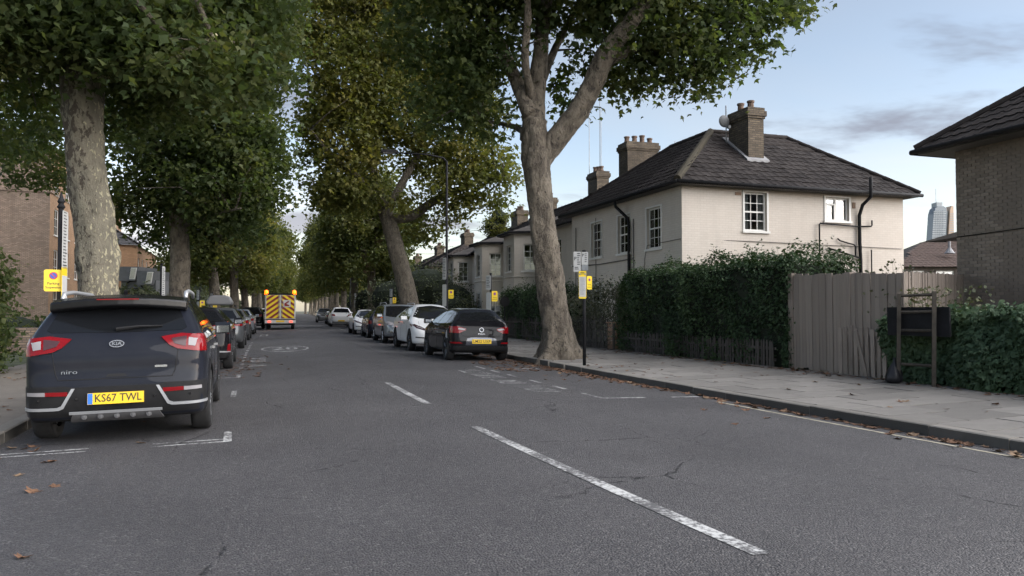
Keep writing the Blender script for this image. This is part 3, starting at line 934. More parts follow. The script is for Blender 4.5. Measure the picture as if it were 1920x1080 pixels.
dk = MB(); dk.box((0.08, 1.0, -0.05), (0.14, 1.06, -0.01), 0, T); dk.build('handle', M['chrome'], d)
ov = 0.38
e0, e1, f0, f1 = HX0 - ov, HX1 + ov, HY0 - ov, HY1 + ov
RZ, RX0, RX1, RY0, RY1 = 7.74, 15.7, 19.0, 24.2, 27.0
EZ = EAVE + 0.02
roof = empty('roof', (0, 0, 0), 0, house)
near = lambda p: -p.y if False else (p + hp).y
tiled_plane(roof, [L(e0, f0, EZ), L(e1, f0, EZ), L(RX1, RY0, RZ), L(RX0, RY0, RZ)], singles=230)
tiled_plane(roof, [L(e0, f1, EZ), L(e0, f0, EZ), L(RX0, RY0, RZ), L(RX0, RY1, RZ)], singles=65, key=lambda p: (p + hp).y)
tiled_plane(roof, [L(e1, f1, EZ), L(e0, f1, EZ), L(RX0, RY1, RZ), L(RX1, RY1, RZ)])
tiled_plane(roof, [L(e1, f0, EZ), L(e1, f1, EZ), L(RX1, RY1, RZ), L(RX1, RY0, RZ)])
MB().add([L(RX0, RY0, RZ), L(RX1, RY0, RZ), L(RX1, RY1, RZ), L(RX0, RY1, RZ)], [(0, 1, 2, 3)]).build('roof_top', M['felt'], roof)
MB().add([L(e0 + 0.02, f0 + 0.02, EZ - 0.1), L(e1 - 0.02, f0 + 0.02, EZ - 0.1), L(e1 - 0.02, f1 - 0.02, EZ - 0.1), L(e0 + 0.02, f1 - 0.02, EZ - 0.1)], [(3, 2, 1, 0)]).build('soffit', mat('soffit_dark', (0.07, 0.065, 0.06), 0.7), roof)
for a, b in (((e0, f0, EZ + .03), (RX0, RY0, RZ + .03)), ((e1, f0, EZ + .03), (RX1, RY0, RZ + .03)), ((e0, f1, EZ + .03), (RX0, RY1, RZ + .03)), ((RX0, RY0, RZ + .04), (RX1, RY0, RZ + .04)), ((RX0, RY0, RZ + .04), (RX0, RY1, RZ + .04))):
    ridge(roof, L(*a), L(*b), 0.12 if a[0] == e0 and a[1] == f0 else 0.09, name='hip_tiles', m=M['hiptile'] if (a[0] == e0 and a[1] == f0) else M['tile'])
def gutter(parent, a, b):
    a, b = Vector(a), Vector(b)
    return MB().tube([a, b], 0.062, 8).build('gutter', M['black_metal'], parent, smooth=True)
gutter(house, L(e0 - 0.03, f0 - 0.05, EZ - 0.05), L(e1 + 0.05, f0 - 0.05, EZ - 0.05))
gutter(house, L(e0 - 0.05, f0 - 0.05, EZ - 0.05), L(e0 - 0.05, f1, EZ - 0.05))
# front downpipe with swan neck
yd = HY0 + 3.75
pipe(house, [L(e0 - 0.04, yd + 0.1, EZ - 0.1), L(e0 - 0.02, yd + 0.1, EZ - 0.3), L(HX0 - 0.09, yd - 0.25, EZ - 0.75), L(HX0 - 0.08, yd - 0.3, EZ - 1.0), L(HX0 - 0.08, yd - 0.3, 0.05)], 0.055, 'downpipe', M['black_metal'])
pipe(house, [L(HX0 - 0.035, yd - 0.55, EZ - 0.8), L(HX0 - 0.035, yd - 0.55, 0.05)], 0.022, 'cable', mat('cable_grey', (0.13, 0.12, 0.11), 0.7), 6)
pipe(house, [L(HX0 - 0.03, HY0 + 3.2 , EZ - 2.2), L(HX0 - 0.03, HY0 + 6, EZ - 2.24), L(HX0 - 0.03, HY1 - 0.1, EZ - 2.18)], 0.022, 'cable', mat('cable_grey', (0.13, 0.12, 0.11), 0.7), 6)
pipe(house, [L(HX0 - 0.03, HY0 + 2.4, 0.1), L(HX0 - 0.03, HY0 + 2.4, 3.0), L(HX0 - 0.03, HY0 + 2.2, 3.48), L(HX0 - 0.03, HY0 + 0.05, 3.52), L(HX0 + 3, HY0 - 0.03, 3.50), L(HX1 - 0.1, HY0 - 0.03, 3.42)], 0.012, 'cable', mat('cable_grey', (0.13, 0.12, 0.11), 0.7), 6)
pipe(house, [L(HX0 - 0.03, HY0 + 6.35, 0.1), L(HX0 - 0.03, HY0 + 6.35, 4.9)], 0.014, 'cable', mat('cable_grey', (0.13, 0.12, 0.11), 0.7), 6)
pipe(house, [L(HX0 - 0.04, HY1 - 0.5, 0.1), L(HX0 - 0.04, HY1 - 0.5, 4.7)], 0.02, 'cable', mat('cable_grey', (0.13, 0.12, 0.11), 0.7), 6)
# soil stack and waste pipes on the side wall
sx = HX0 + 6.85
yy = HY0 - 0.09
pipe(house, [L(sx, yy, 0.2), L(sx, yy, 3.0), L(sx - 0.03, yy, 3.6), L(sx - 0.03, yy, 4.5), L(sx + 0.02, yy - 0.1, 4.85), L(sx + 0.08, yy - 0.42, 5.1), L(sx + 0.08, yy - 0.42, 5.75)], 0.058, 'soil_stack', M['black_metal'])
pipe(house, [L(sx + 0.02, yy, 4.12), L(sx - 1.65, yy, 4.18), L(sx - 1.69, yy, 4.14), L(sx - 1.69, yy, 1.2)], 0.026, 'waste_pipe', M['black_metal'])
pipe(house, [L(sx, yy, 4.13), L(sx + 0.46, yy, 4.15), L(sx + 0.50, yy, 4.19), L(sx + 0.50, yy, 4.36)], 0.026, 'waste_pipe', M['black_metal'])
pipe(house, [L(sx, yy, 3.05), L(sx - 1.35, yy, 3.36)], 0.032, 'waste_pipe', M['black_metal'])
pipe(house, [L(sx - 0.22, yy, 3.12), L(sx - 0.22, yy, 3.46), L(sx - 0.28, yy, 3.50), L(sx - 0.85, yy, 3.62), L(sx - 0.9, yy + 0.06, 3.70)], 0.026, 'waste_pipe', M['black_metal'])
pipe(house, [L(sx + 0.46, yy, 0.2), L(sx + 0.46, yy, 3.35)], 0.022, 'waste_pipe', M['black_metal'])
MB().box(L(HX0 + 1.95, HY0 - 0.02, 4.98), L(HX0 + 2.18, HY0 + 0.02, 5.08)).build('vent', mat('air_brick', (0.25, 0.17, 0.12), 0.9), house)
MB().box(L(HX0 + 6.60, HY0 - 0.03, 4.75), L(HX0 + 6.72, HY0 + 0.02, 4.95)).build('vent', mat('air_brick', (0.25, 0.17, 0.12), 0.9), house)
ch = chimney(house, *[v - hp.x for v in (16.0, 16.62)], *[v - hp.y for v in (22.35, 23.5)], 5.9, 8.25, 2, 'y')
MB().prism([(22.22 - hp.y, 6.42), (22.22 - hp.y, 6.20), (23.7 - hp.y, 7.28), (23.7 - hp.y, 7.48)], 'x', 15.86 - hp.x, 16.76 - hp.x).build('flashing', M['lead'], ch)
ds = MB().lathe([(0.001, -0.06), (0.10, -0.045), (0.18, -0.01), (0.22, 0.03), (0.21, 0.04), (0.001, -0.045)], L(15.70, 23.3, 7.95), 'y', 18)
ds.tube([L(15.86, 23.45, 6.9), L(15.86, 23.45, 8.55)], 0.022, 6); ds.tube([L(15.70, 23.3, 7.80), L(15.62, 22.95, 7.65)], 0.014, 5); ds.box(L(15.57, 22.88, 7.6), L(15.67, 22.98, 7.7))
ds.tube([L(15.86, 23.45, 7.9), L(15.72, 23.36, 7.95)], 0.016, 5)
ds.build('satellite_dish', mat('dish_grey', (0.16, 0.165, 0.17), 0.6), house)
aerial(house, L(17.0, 28.9, 7.0), 1.5, False)

# ------------------------------------------------------------------ terrace beyond: link block with chimneys, then houses with projecting bays
def terrace_block(label, y0, y1, xf, bays, eave, rise, name='terraced_house', stucco='stucco2', chim=(), wins=(), group=None, depth=7.5, hip_near=True):
    xo = off((y0 + y1) / 2); hd = -heading((y0 + y1) / 2)
    root = thing(name, label, 'house', (xf + xo, y0, 0), hd, group)
    W = y1 - y0
    m = M[stucco]
    # local: x into the plot, y along the road
    ops = [(W - b, c, W - a, d) for a, c, b, d in wins]      # given as y from near end
    mb = MB(); wall(mb, (0, W, -0.1), (0, -1, 0), W, eave + 0.1, [(a, b + 0.1, c, d + 0.1) for a, b, c, d in ops])
    mb.add([(0, 0, -0.1), (depth, 0, -0.1), (depth, 0, eave), (0, 0, eave)], [(0, 1, 2, 3)])
    mb.add([(depth, W, -0.1), (0, W, -0.1), (0, W, eave), (depth, W, eave)], [(0, 1, 2, 3)])
    mb.build('wall', m, root)
    MB().box((0.35, 0.3, 0), (depth - 0.3, W - 0.3, eave - 0.2)).build('dark_interior', mat('room_dark', (0.11, 0.11, 0.11), 0.9), root)
    for o_ in ops: sash(root, (0, W, 0), (0, -1, 0), *o_, cols=2, rows=4, trim=False)
    rf = empty('roof', (0, 0, 0), 0, root)
    o = 0.35
    hr = 2.6 if hip_near else 0.0
    n0 = -o if hip_near else 0.0
    tiled_plane(rf, [(-o, W, eave), (-o, n0, eave), (depth / 2, hr, eave + rise), (depth / 2, W, eave + rise)], gauge=0.34, tw=0.30)
    tiled_plane(rf, [(depth + o, n0, eave), (depth + o, W, eave), (depth / 2, W, eave + rise), (depth / 2, hr, eave + rise)], gauge=0.68, tw=0.6)
    if hip_near:
        tiled_plane(rf, [(-o, -o, eave), (depth + o, -o, eave), (depth / 2, hr, eave + rise)])
        ridge(rf, (-o, -o, eave + 0.02), (depth / 2, hr, eave + rise + 0.02), 0.08, m=M['tile'])
    else:
        MB().add([(0, 0, eave), (depth, 0, eave), (depth / 2, 0, eave + rise)], [(0, 1, 2)]).build('gable', m, root)
    ridge(rf, (depth / 2, hr, eave + rise + 0.02), (depth / 2, W, eave + rise + 0.02), 0.09, m=M['tile'])
    MB().tube([(-o - 0.05, n0 - 0.04, eave - 0.04), (-o - 0.05, W, eave - 0.04)], 0.06, 8).build('gutter', M['black_metal'], root, smooth=True)
    MB().add([(-o, n0, eave - 0.07), (0.1, n0, eave - 0.07), (0.1, W, eave - 0.07), (-o, W, eave - 0.07)], [(3, 2, 1, 0)]).build('soffit', mat('soffit_paint', (0.30, 0.28, 0.26), 0.7), root)
    for (b0, b1, pj) in bays:                      # square-ended bay with a canted near corner, two storeys, own hipped roof
        bay = MB()
        c = pj * 0.5
        w1 = [(0.28, 3.30, 0.98, 4.60), (0.28, 0.85, 0.98, 2.35)]
        pn0, pn1 = Vector((0, b0, 0)), Vector((-pj, b0 + c, 0))           # near canted face
        Ln = (pn1 - pn0).length
        wn_ = [(Ln / 2 - 0.35, 3.30, Ln / 2 + 0.35, 4.65), (Ln / 2 - 0.35, 0.85, Ln / 2 + 0.35, 2.35)]
        Wb = b1 - b0 - 2 * c
        wf_ = [(Wb / 2 - 0.42, 3.30, Wb / 2 + 0.42, 4.65), (Wb / 2 - 0.42, 0.85, Wb / 2 + 0.42, 2.35)]
        be = eave - 0.05
        sh = lambda q: [(a, b + 0.1, cc, d + 0.1) for a, b, cc, d in q]
        wall(bay, (-pj, b0 + c, -0.1), pn0 - pn1, Ln, be + 0.1, sh(wn_))
        wall(bay, (-pj, b1 - c, -0.1), (0, -1, 0), Wb, be + 0.1, sh(wf_))
        bay.add([(0, b1, -0.1), (-pj, b1 - c, -0.1), (-pj, b1 - c, be), (0, b1, be)], [(0, 1, 2, 3)])
        bo = bay.build('bay', m, root)
        for q in wn_: sash(bo, (-pj, b0 + c, 0), pn0 - pn1, *q, cols=2, rows=4, trim=False, simple=True)
        for q in wf_: sash(bo, (-pj, b1 - c, 0), (0, -1, 0), *q, cols=2, rows=4, trim=False, simple=True)
        sc = MB()
        for pa, pb in ((Vector((0.02, b0 - 0.03, 3.0)), Vector((-pj - 0.03, b0 + c - 0.01, 3.0))), (Vector((-pj - 0.03, b0 + c - 0.01, 3.0)), Vector((-pj - 0.03, b1 - c, 3.0)))):
            sc.tube([pa, pb], 0.035, 4)
        sc.build('string_course', M['stone'], bo)
        q = 0.30
        A, B, C, D = Vector((0.1, b0 - q, be + .06)), Vector((-pj - q, b0 + c - q * 0.4, be + .06)), Vector((-pj - q, b1 - c + q * 0.4, be + .06)), Vector((0.1, b1 + q, be + .06))
        top0, top1 = Vector((1.6, (b0 + b1) / 2 - 0.1, be + 1.22)), Vector((1.6, (b0 + b1) / 2 + 0.1, be + 1.22))
        br = MB(); br.add([B, A, top0], [(0, 1, 2)]); br.add([C, B, top0, top1], [(0, 1, 2, 3)]); br.add([D, C, top1], [(0, 1, 2)])
        br.add([A - Vector((0, 0, .09)), B - Vector((0, 0, .09)), C - Vector((0, 0, .09)), D - Vector((0, 0, .09))], [(0, 1, 2, 3)])
        br.add([A - Vector((0, 0, .09)), A, B, B - Vector((0, 0, .09))], [(0, 1, 2, 3)]); br.add([B - Vector((0, 0, .09)), B, C, C - Vector((0, 0, .09))], [(0, 1, 2, 3)])
        br.build('bay_roof', M['tile_far'], bo)
        MB().tube([A, B, C, D], 0.055, 6).build('gutter', M['black_metal'], bo)
    for (cx, cy, cw, cl_, ctop, pots, al) in chim:
        co = chimney(root, cx - cw / 2, cx + cw / 2, cy - cl_ / 2, cy + cl_ / 2, eave + rise * 0.4, ctop, pots, al)
    return root
def m_tile_far():
    t = NT('tile_far')
    sp = t.node('ShaderNodeSeparateXYZ'); t.lk(t.tc.outputs['Object'], sp.inputs[0])
    wv = t.math('FRACT', t.math('MULTIPLY', sp.outputs[2], 5.0))
    c = t.mix(t.ramp(wv, 0.0, 0.25), (0.035, 0.031, 0.03), (0.078, 0.069, 0.064))
    t.base(t.mix(t.ramp(t.noise(3, 4), 0.4, 0.7, 0, 0.4), c, (0.05, 0.045, 0.04))); t.set(Roughness=0.85)
    t.bump(wv, 0.5, 0.02)
    return t.m
M['tile_far'] = m_tile_far()
WIN2 = lambda ys: [w for yv in ys for w in ((yv - 0.45, 3.3, yv + 0.45, 4.65), (yv - 0.45, 0.85, yv + 0.45, 2.3))]
b1_ = terrace_block('cream terraced house set back beyond the end house, roof behind the nearest right-hand trunk', 30.02, 35.6, 13.2, [], 5.2, 2.2, chim=((2.9, 1.0, 1.5, 0.9, 8.75, 4, 'x'),), wins=WIN2([1.2, 3.6]), hip_near=False)
b2_ = terrace_block('cream terraced house with the larger two-storey bay just left of the nearest right-hand trunk', 35.62, 42.0, 13.6, [(0.8, 4.2, 1.45)], 5.25, 2.3, chim=((4.0, 3.4, 0.7, 1.3, 8.9, 3, 'y'),), wins=WIN2([5.6]), hip_near=False)
aerial(b2_, (4.0, 3.0, 8.8), 3.6, False); aerial(b2_, (3.8, 4.2, 8.4), 4.6, False)
b3_ = terrace_block('cream terraced house with the two-storey bay behind the yellow sign beside the street lamp', 42.02, 50.5, 13.5, [(0.9, 4.2, 1.4)], 5.25, 2.3, chim=((4.0, 5.2, 0.7, 1.3, 8.6, 4, 'y'),), wins=WIN2([5.8, 7.4]), hip_near=False)
aerial(b3_, (4.2, 7.5, 7.6), 3.2); aerial(b3_, (4.0, 6.3, 7.6), 3.6, False)
b4_ = terrace_block('terraced house with stepped chimneys half hidden by the dark garden trees', 50.52, 62.0, 13.3, [(1.0, 4.0, 1.2)], 5.1, 2.3, chim=((3.7, 2.0, 0.8, 1.6, 8.4, 4, 'y'), (3.7, 8.0, 0.8, 1.6, 8.4, 4, 'y')), wins=WIN2([5.5, 8.0, 10.4]), hip_near=False)
aerial(b4_, (3.7, 9, 8.4), 3.2, False); aerial(b4_, (3.9, 9.6, 8.2), 3.5, False)
for k, (ya, yb, lb) in enumerate(((64, 76, 'white painted house with dark pipes behind the red canopy'), (78, 92, 'white house beyond the red canopy, fifth right-hand trunk in front'), (94, 112, 'farthest terraced house visible along the right pavement'))):
    terrace_block(lb, ya, yb, 12.6, [], 5.0, 2.3, chim=((3.7, 3, 0.8, 1.6, 8.2, 4, 'y'),), wins=WIN2([2, 5, 8]), hip_near=True, stucco='stucco')
tag(MB().prism([(0, 0), (0, 0.22), (-1.3, 0.10), (-1.3, -0.10)], 'y', -1.2, 1.2).build('red_canopy', M['red_awning']), 'small red canopy over a doorway between the right-hand trunks', 'canopy').location = (12.6 + off(66) - 0.02, 66.5, 2.55)

# ------------------------------------------------------------------ brick house on the right, bricks built one by one where they show
BX, BY1, BE = 16.2, 14.35, 5.3
bh = thing('brick_house', 'brown brick house with overhanging roof cut off by the right edge', 'house', (BX, BY1, 0))
MB().box((0.012, -9.0, -0.3), (7.0, -0.012, BE)).build('mortar_wall', M['mortar'], bh)
bm_ = MB().box((-0.5, -0.5, -0.5), (0.5, 0.5, 0.5)).build('brick', M['brick'], bh)
BR = bm_.data; bpy.data.objects.remove(bm_)
rest = []; q = random.Random(5); nb = 0
rows_ = int((BE + 0.1) / 0.075)
cells = []
for r_ in range(rows_):
    yb = -0.11 if r_ % 2 else -0.22
    k = 0
    y_ = 0.0
    while y_ > -9.0:
        ln = 0.215 if not (y_ == 0.0 and r_ % 2) else 0.1025
        if y_ - ln < -9.0: break
        cells.append((r_, y_ - ln / 2, ln)); y_ -= ln + 0.010
def vis(c):
    z = -0.1 + c[0] * 0.075
    return abs(c[1]) if z > 1.15 else 50 + abs(c[1])
cells.sort(key=vis)
for i, (r_, yc, ln) in enumerate(cells):
    z = -0.1 + r_ * 0.075 + 0.0325
    dx = q.uniform(-0.003, 0.004)
    if i < 300:
        o = link('brick', BR, bh)
        o.location = (0.045 + dx, yc, z); o.scale = (0.10, ln - 0.004 * q.random(), 0.065); o.rotation_euler = (q.uniform(-0.012, 0.012), 0, q.uniform(-0.01, 0.01))
    else: rest.append((0.045 + dx, yc, z, ln))
mb = MB()
for x, yv, z, ln in rest: mb.box((x - 0.05, yv - ln / 2, z - 0.0325), (x + 0.05, yv + ln / 2, z + 0.0325))
o = mb.build('brickwork', M['brick'], bh); o['kind'] = 'stuff'
MB().add([(0.0, 0.0, -0.3), (7, 0.0, -0.3), (7, 0.0, BE), (0.0, 0.0, BE)], [(3, 2, 1, 0)]).build('end_wall', M['flat_brick'], bh)
oo = 0.62
rfb = empty('roof', (0, 0, 0), 0, bh)
tiled_plane(rfb, [(-oo, oo, BE - 0.05), (-oo, -9.4, BE - 0.05), (3.3, -5.6, BE + 2.75), (3.3, -3.3, BE + 2.75)], singles=160, key=lambda p: -p.y)
MB().add([(-oo, oo, BE - 0.06), (7.6, oo, BE - 0.06), (3.3, -3.3, BE + 2.74)], [(2, 1, 0)]).build('roof_underlay', M['felt'], rfb)
tiled_plane(rfb, [(7.6, oo, BE - 0.05), (-oo, oo, BE - 0.05), (3.3, -3.3, BE + 2.75)])
ridge(rfb, (-oo, oo, BE), (3.3, -3.3, BE + 2.8), 0.09, m=M['tile'])
MB().box((-oo + 0.05, -9.4, BE - 0.17), (7.4, oo - 0.05, BE - 0.12)).build('soffit', mat('soffit_paint2', (0.16, 0.155, 0.15), 0.7), rfb)
MB().tube([(-oo - 0.06, oo + 0.06, BE - 0.10), (-oo - 0.06, -9.4, BE - 0.10)], 0.065, 8).build('gutter', M['black_metal'], bh, smooth=True)
MB().tube([(-oo - 0.06, oo + 0.06, BE - 0.10), (7.5, oo + 0.06, BE - 0.10)], 0.065, 8).build('gutter', M['black_metal'], bh, smooth=True)
MB().tube([(-0.02, -0.02, 3.05), (-0.02, -2, 3.10), (-0.02, -9, 3.12)], 0.012, 6).build('cable', M['black_metal'], bh)

# ------------------------------------------------------------------ low tiled house far right, tower
p0 = at(1690, 583, 44); 
lh = thing('low_tiled_house', 'low brown-roofed house seen between the end house and the brick house', 'house', (p0.x, p0.y, 0), R(-YAW))
WL = 12.0
mb = MB(); wall(mb, (0, 0, -0.3), (1, 0, 0), WL, 4.1, [(0.55, 2.9, 1.35, 3.85), (2.0, 2.9, 3.05, 3.85), (5, 2.9, 6, 3.85)]); mb.add([(0, 6, -0.3), (0, 0, -0.3), (0, 0, 3.8), (0, 6, 3.8)], [(0, 1, 2, 3)])
mb.build('wall', mat('low_house_brick', (0.10, 0.085, 0.075), 0.9, var=0.2), lh)
MB().box((0.3, 0.3, 0), (WL, 5.5, 3.6)).build('dark_interior', mat('room_dark', (0.11, 0.11, 0.11), 0.9), lh)
for a, b in ((0.55, 1.35), (2.0, 3.05), (5, 6)): sash(lh, (0, 0, -0.3), (1, 0, 0), a, 2.9, b, 3.85, casement=True, trim=False)
rl = empty('roof', (0, 0, 0), 0, lh)
tiled_plane(rl, [(-0.4, -0.4, 3.75), (WL, -0.4, 3.75), (WL, 4.0, 6.9), (6.2, 4.0, 6.4), (3.2, 4.0, 5.5)], m=mat('brown_tile', (0.085, 0.06, 0.052), 0.9, var=0.3))
MB().add([(-0.4, -0.4, 3.74), (3.2, 4.0, 5.49), (6.2, 4.0, 6.39), (12, 4, 6.89), (12, 7, 3.7), (-0.4, 7, 3.7)], [(5, 4, 3, 2, 1, 0)]).build('roof_back', M['felt'], rl)
MB().lathe([(0.3, 0), (0.12, 0.25), (0.07, 0.35), (0.07, 0.7), (0.001, 0.7)], (3.3, 0.9, 4.6), 'z', 10).build('vent_pipe', M['lead'], rl)

TD = 640.0
tb = at(1751, 583, TD)
tw_ = thing('tower_block', 'distant glass high-rise with a warm lit side under the sunset clouds', 'tower', (tb.x, tb.y, 0), R(-YAW))
k_ = TD / F_PX * 0.82                    # metres per photo pixel out there, the tower drawn a little slimmer
zt = lambda v: CAM_Z + (HORIZON - v) * TD / F_PX
prof = [(0, zt(583)), (-3 * k_ , zt(460)), (3 * k_, zt(400)), (7 * k_, zt(390)), (13 * k_, zt(386)), (26 * k_, zt(386)), (33 * k_, zt(390)), (28 * k_, zt(460)), (28 * k_, zt(583))]
MB().prism(prof, 'y', 0, 9).build('glass_body', M['tower_glass'], tw_)
prof2 = [(33 * k_, zt(583)), (36 * k_, zt(455)), (42 * k_, zt(392)), (46 * k_, zt(385)), (50 * k_, zt(386)), (50 * k_, zt(583))]
MB().prism(prof2, 'y', 1, 9).build('side_wing', M['tower_warm'], tw_)
MB().prism([(28 * k_, zt(583)), (28 * k_, zt(460)), (33 * k_, zt(391)), (41 * k_, zt(395)), (35.5 * k_, zt(455)), (32.5 * k_, zt(583))], 'y', 3, 8.5).build('link_bay', M['tower_frame'], tw_)
for i in range(26):
    v = 396 + i * 4.2
    f_ = (v - 400) / 60
    x0 = (3 - 6 * min(1, max(0, f_))) * k_; x1 = (32 - 4 * min(1, max(0, (v - 390) / 70))) * k_
    MB().box((x0 - 0.1, -0.25, zt(v) - 0.22), (x1, -0.01, zt(v) + 0.22)).build('floor_band', M['tower_frame'], tw_)
    if v > 400: MB().box(((42 - 5 * min(1, f_)) * k_, 0.75, zt(v) - 0.3), (50 * k_, 0.99, zt(v) + 0.3)).build('floor_band', M['tower_frame'], tw_)
for i in range(1, 6):
    MB().box((3 * k_ + i * 4.2 * k_ - 0.1, -0.35, zt(583)), (3 * k_ + i * 4.2 * k_ + 0.1, -0.26, zt(394))).build('mullion', M['tower_frame'], tw_)
MB().box((13 * k_, 2, zt(386)), (26 * k_, 10, zt(378))).build('plant_room', M['tower_frame'], tw_)
MB().tube([(13 * k_, 3, zt(380)), (13 * k_, 3, zt(352))], 0.18, 6).build('mast', M['tower_frame'], tw_)

# ------------------------------------------------------------------ left side buildings
FX, FY, FH = -12.8, 58.0, 12.0
fl = thing('brick_flats', 'four-storey brick flats with white sash windows behind the first left trunk', 'flats', (FX, FY, 0))
ops = []
for s in range(4):
    for j in range(7):
        ops.append((29.0 - (1.2 + j * 3.2) - 1.25, 0.9 + s * 2.75, 29.0 - (1.2 + j * 3.2), 0.9 + s * 2.75 + 1.75))
mb = MB(); wall(mb, (0, 29, -0.3), (0, -1, 0), 29, FH + 0.3, [], N=Vector((1, 0, 0)))
mb = MB(); wall(mb, (0, 0, -0.3), (0, 1, 0), 29, FH + 0.3, [(29 - c, b + 0.3, 29 - a, d + 0.3) for a, b, c, d in ops])
mb.build('street_wall', M['flat_brick_orange'], fl)
mb = MB(); wall(mb, (-13, 0, -0.3), (1, 0, 0), 13, FH + 0.3, [])
mb.build('end_wall', M['flat_brick'], fl)
for a, b, c, d in ops: sash(fl, (0, 0, 0), (0, 1, 0), 29 - c, b, 29 - a, d, cols=2, rows=3, recess=0.05, simple=True, trim=False)
MB().box((-12.7, 0.3, 0), (-0.4, 28, FH - 0.2)).build('dark_interior', mat('room_dark', (0.11, 0.11, 0.11), 0.9), fl)
for zb in (9.1, FH - 0.25): MB().box((-13.05, -0.08, zb), (0.08, 29, zb + 0.16)).build('brick_band', M['flat_brick'], fl)
tiled_plane(fl, [(-13.2, -0.3, FH), (0.3, -0.3, FH), (-6.5, 6.2, FH + 3.2)], tw=0.6, gauge=0.68, m=M['slate'])
tiled_plane(fl, [(0.3, -0.3, FH), (0.3, 29, FH), (-6.5, 29, FH + 3.2), (-6.5, 6.2, FH + 3.2)], tw=0.6, gauge=0.68, m=M['slate'])
oh = thing('orange_brick_house', 'orange brick house with grey slate roof between the first and second left trunks', 'house', (-9.6, 74, 0))
mb = MB(); wall(mb, (-7, 0, -0.3), (1, 0, 0), 7, 7.3, []); wall(mb, (0, 0, -0.3), (0, 1, 0), 14, 7.3, [(0.5, 4.6, 1.5, 6.2), (3, 4.6, 4, 6.2), (6, 4.6, 7, 6.2)])
mb.build('wall', M['flat_brick_orange'], oh)
for a in (0.5, 3, 6): sash(oh, (0, 0, -0.3), (0, 1, 0), a, 4.6, a + 1, 6.2, simple=True, trim=False)
tiled_plane(oh, [(-7.3, -0.3, 7), (0.3, -0.3, 7), (-3.5, 3.4, 9.4)], tw=0.6, gauge=0.68, m=M['slate'])
tiled_plane(oh, [(0.3, -0.3, 7), (0.3, 14, 7), (-3.5, 14, 9.4), (-3.5, 3.4, 9.4)], tw=0.6, gauge=0.68, m=M['slate'])
MB().box((-6.8, 0.3, 0), (-0.3, 13.5, 6.8)).build('dark_interior', mat('room_dark', (0.11, 0.11, 0.11), 0.9), oh)
# grey-clad outbuilding with slanted dormer windows, above the car roof
go_ = at(212, 583, 40)
gb_ = thing('grey_outbuilding', 'grey clad outbuilding with two slanted dormer windows beyond the first left trunk', 'building', (go_.x, go_.y, 0), R(-YAW))
k_ = 40 / F_PX
zt = lambda v: CAM_Z + (HORIZON - v) * k_
cl_m = mat('grey_cladding', (0.11, 0.115, 0.12), 0.6, var=0.15)
MB().box((0.0, 0.8, -0.3), (1.85, 5, zt(524))).build('base_wall', cl_m, gb_)
MB().prism([(0.0, zt(526)), (0.5, zt(524) + 0.30), (1.7, zt(524) + 0.30), (1.85, zt(526))], 'y', 0.9, 4.5).build('low_roof', M['slate'], gb_)
for x0, x1, v0, v1 in ((0.0, 35, 499, 526), (36, 66, 507, 534)):
    dm = MB(); dm.prism([(x0 * k_, zt(v1)), (x1 * k_ - 0.1, zt(v1)), (x1 * k_ + 0.12, zt(v0)), (x0 * k_, zt(v0))], 'y', 0.45, 2.6)
    do = dm.build('dormer', cl_m, gb_)
    wx0, wx1 = (x1 - 13) * k_, (x1 - 2) * k_
    MB().prism([(wx0, zt(v1 - 3)), (wx1, zt(v1 - 3)), (wx1 + 0.1, zt(v0 + 2)), (wx0 + 0.1, zt(v0 + 2))], 'y', 0.40, 0.449).build('window_frame', M['white'], do)
    MB().prism([(wx0 + 0.04, zt(v1 - 4.5)), (wx1 - 0.04, zt(v1 - 4.5)), (wx1 + 0.05, zt(v0 + 3.5)), (wx0 + 0.13, zt(v0 + 3.5))], 'y', 0.38, 0.399).build('pane', M['pane'], do)
MB().tube([(0.35, 0.7, zt(540)), (0.36, 0.7, zt(530)), (0.55, 0.7, zt(526)), (1.0, 0.7, zt(525)), (1.2, 0.7, zt(540))], 0.04, 6).build('drainpipe', M['black_metal'], gb_)
MB().box((0.2, 0.2, -0.3), (1.8, 0.44, zt(540))).build('bin_screen', M['black_metal'], gb_)
# low garden wall on the left, brick
lw = tag(MB().box((-13.5, 27.0, -0.2), (-5.2, 27.25, 0.75)).build('garden_wall', M['flat_brick']), 'low brick garden wall beside the left bush', 'wall')
lw2 = tag(MB().box((-5.25, 27.3, -0.2), (-5.0, 56, 0.85)).build('garden_wall', M['flat_brick']), 'long low brick wall along the back of the left pavement', 'wall')
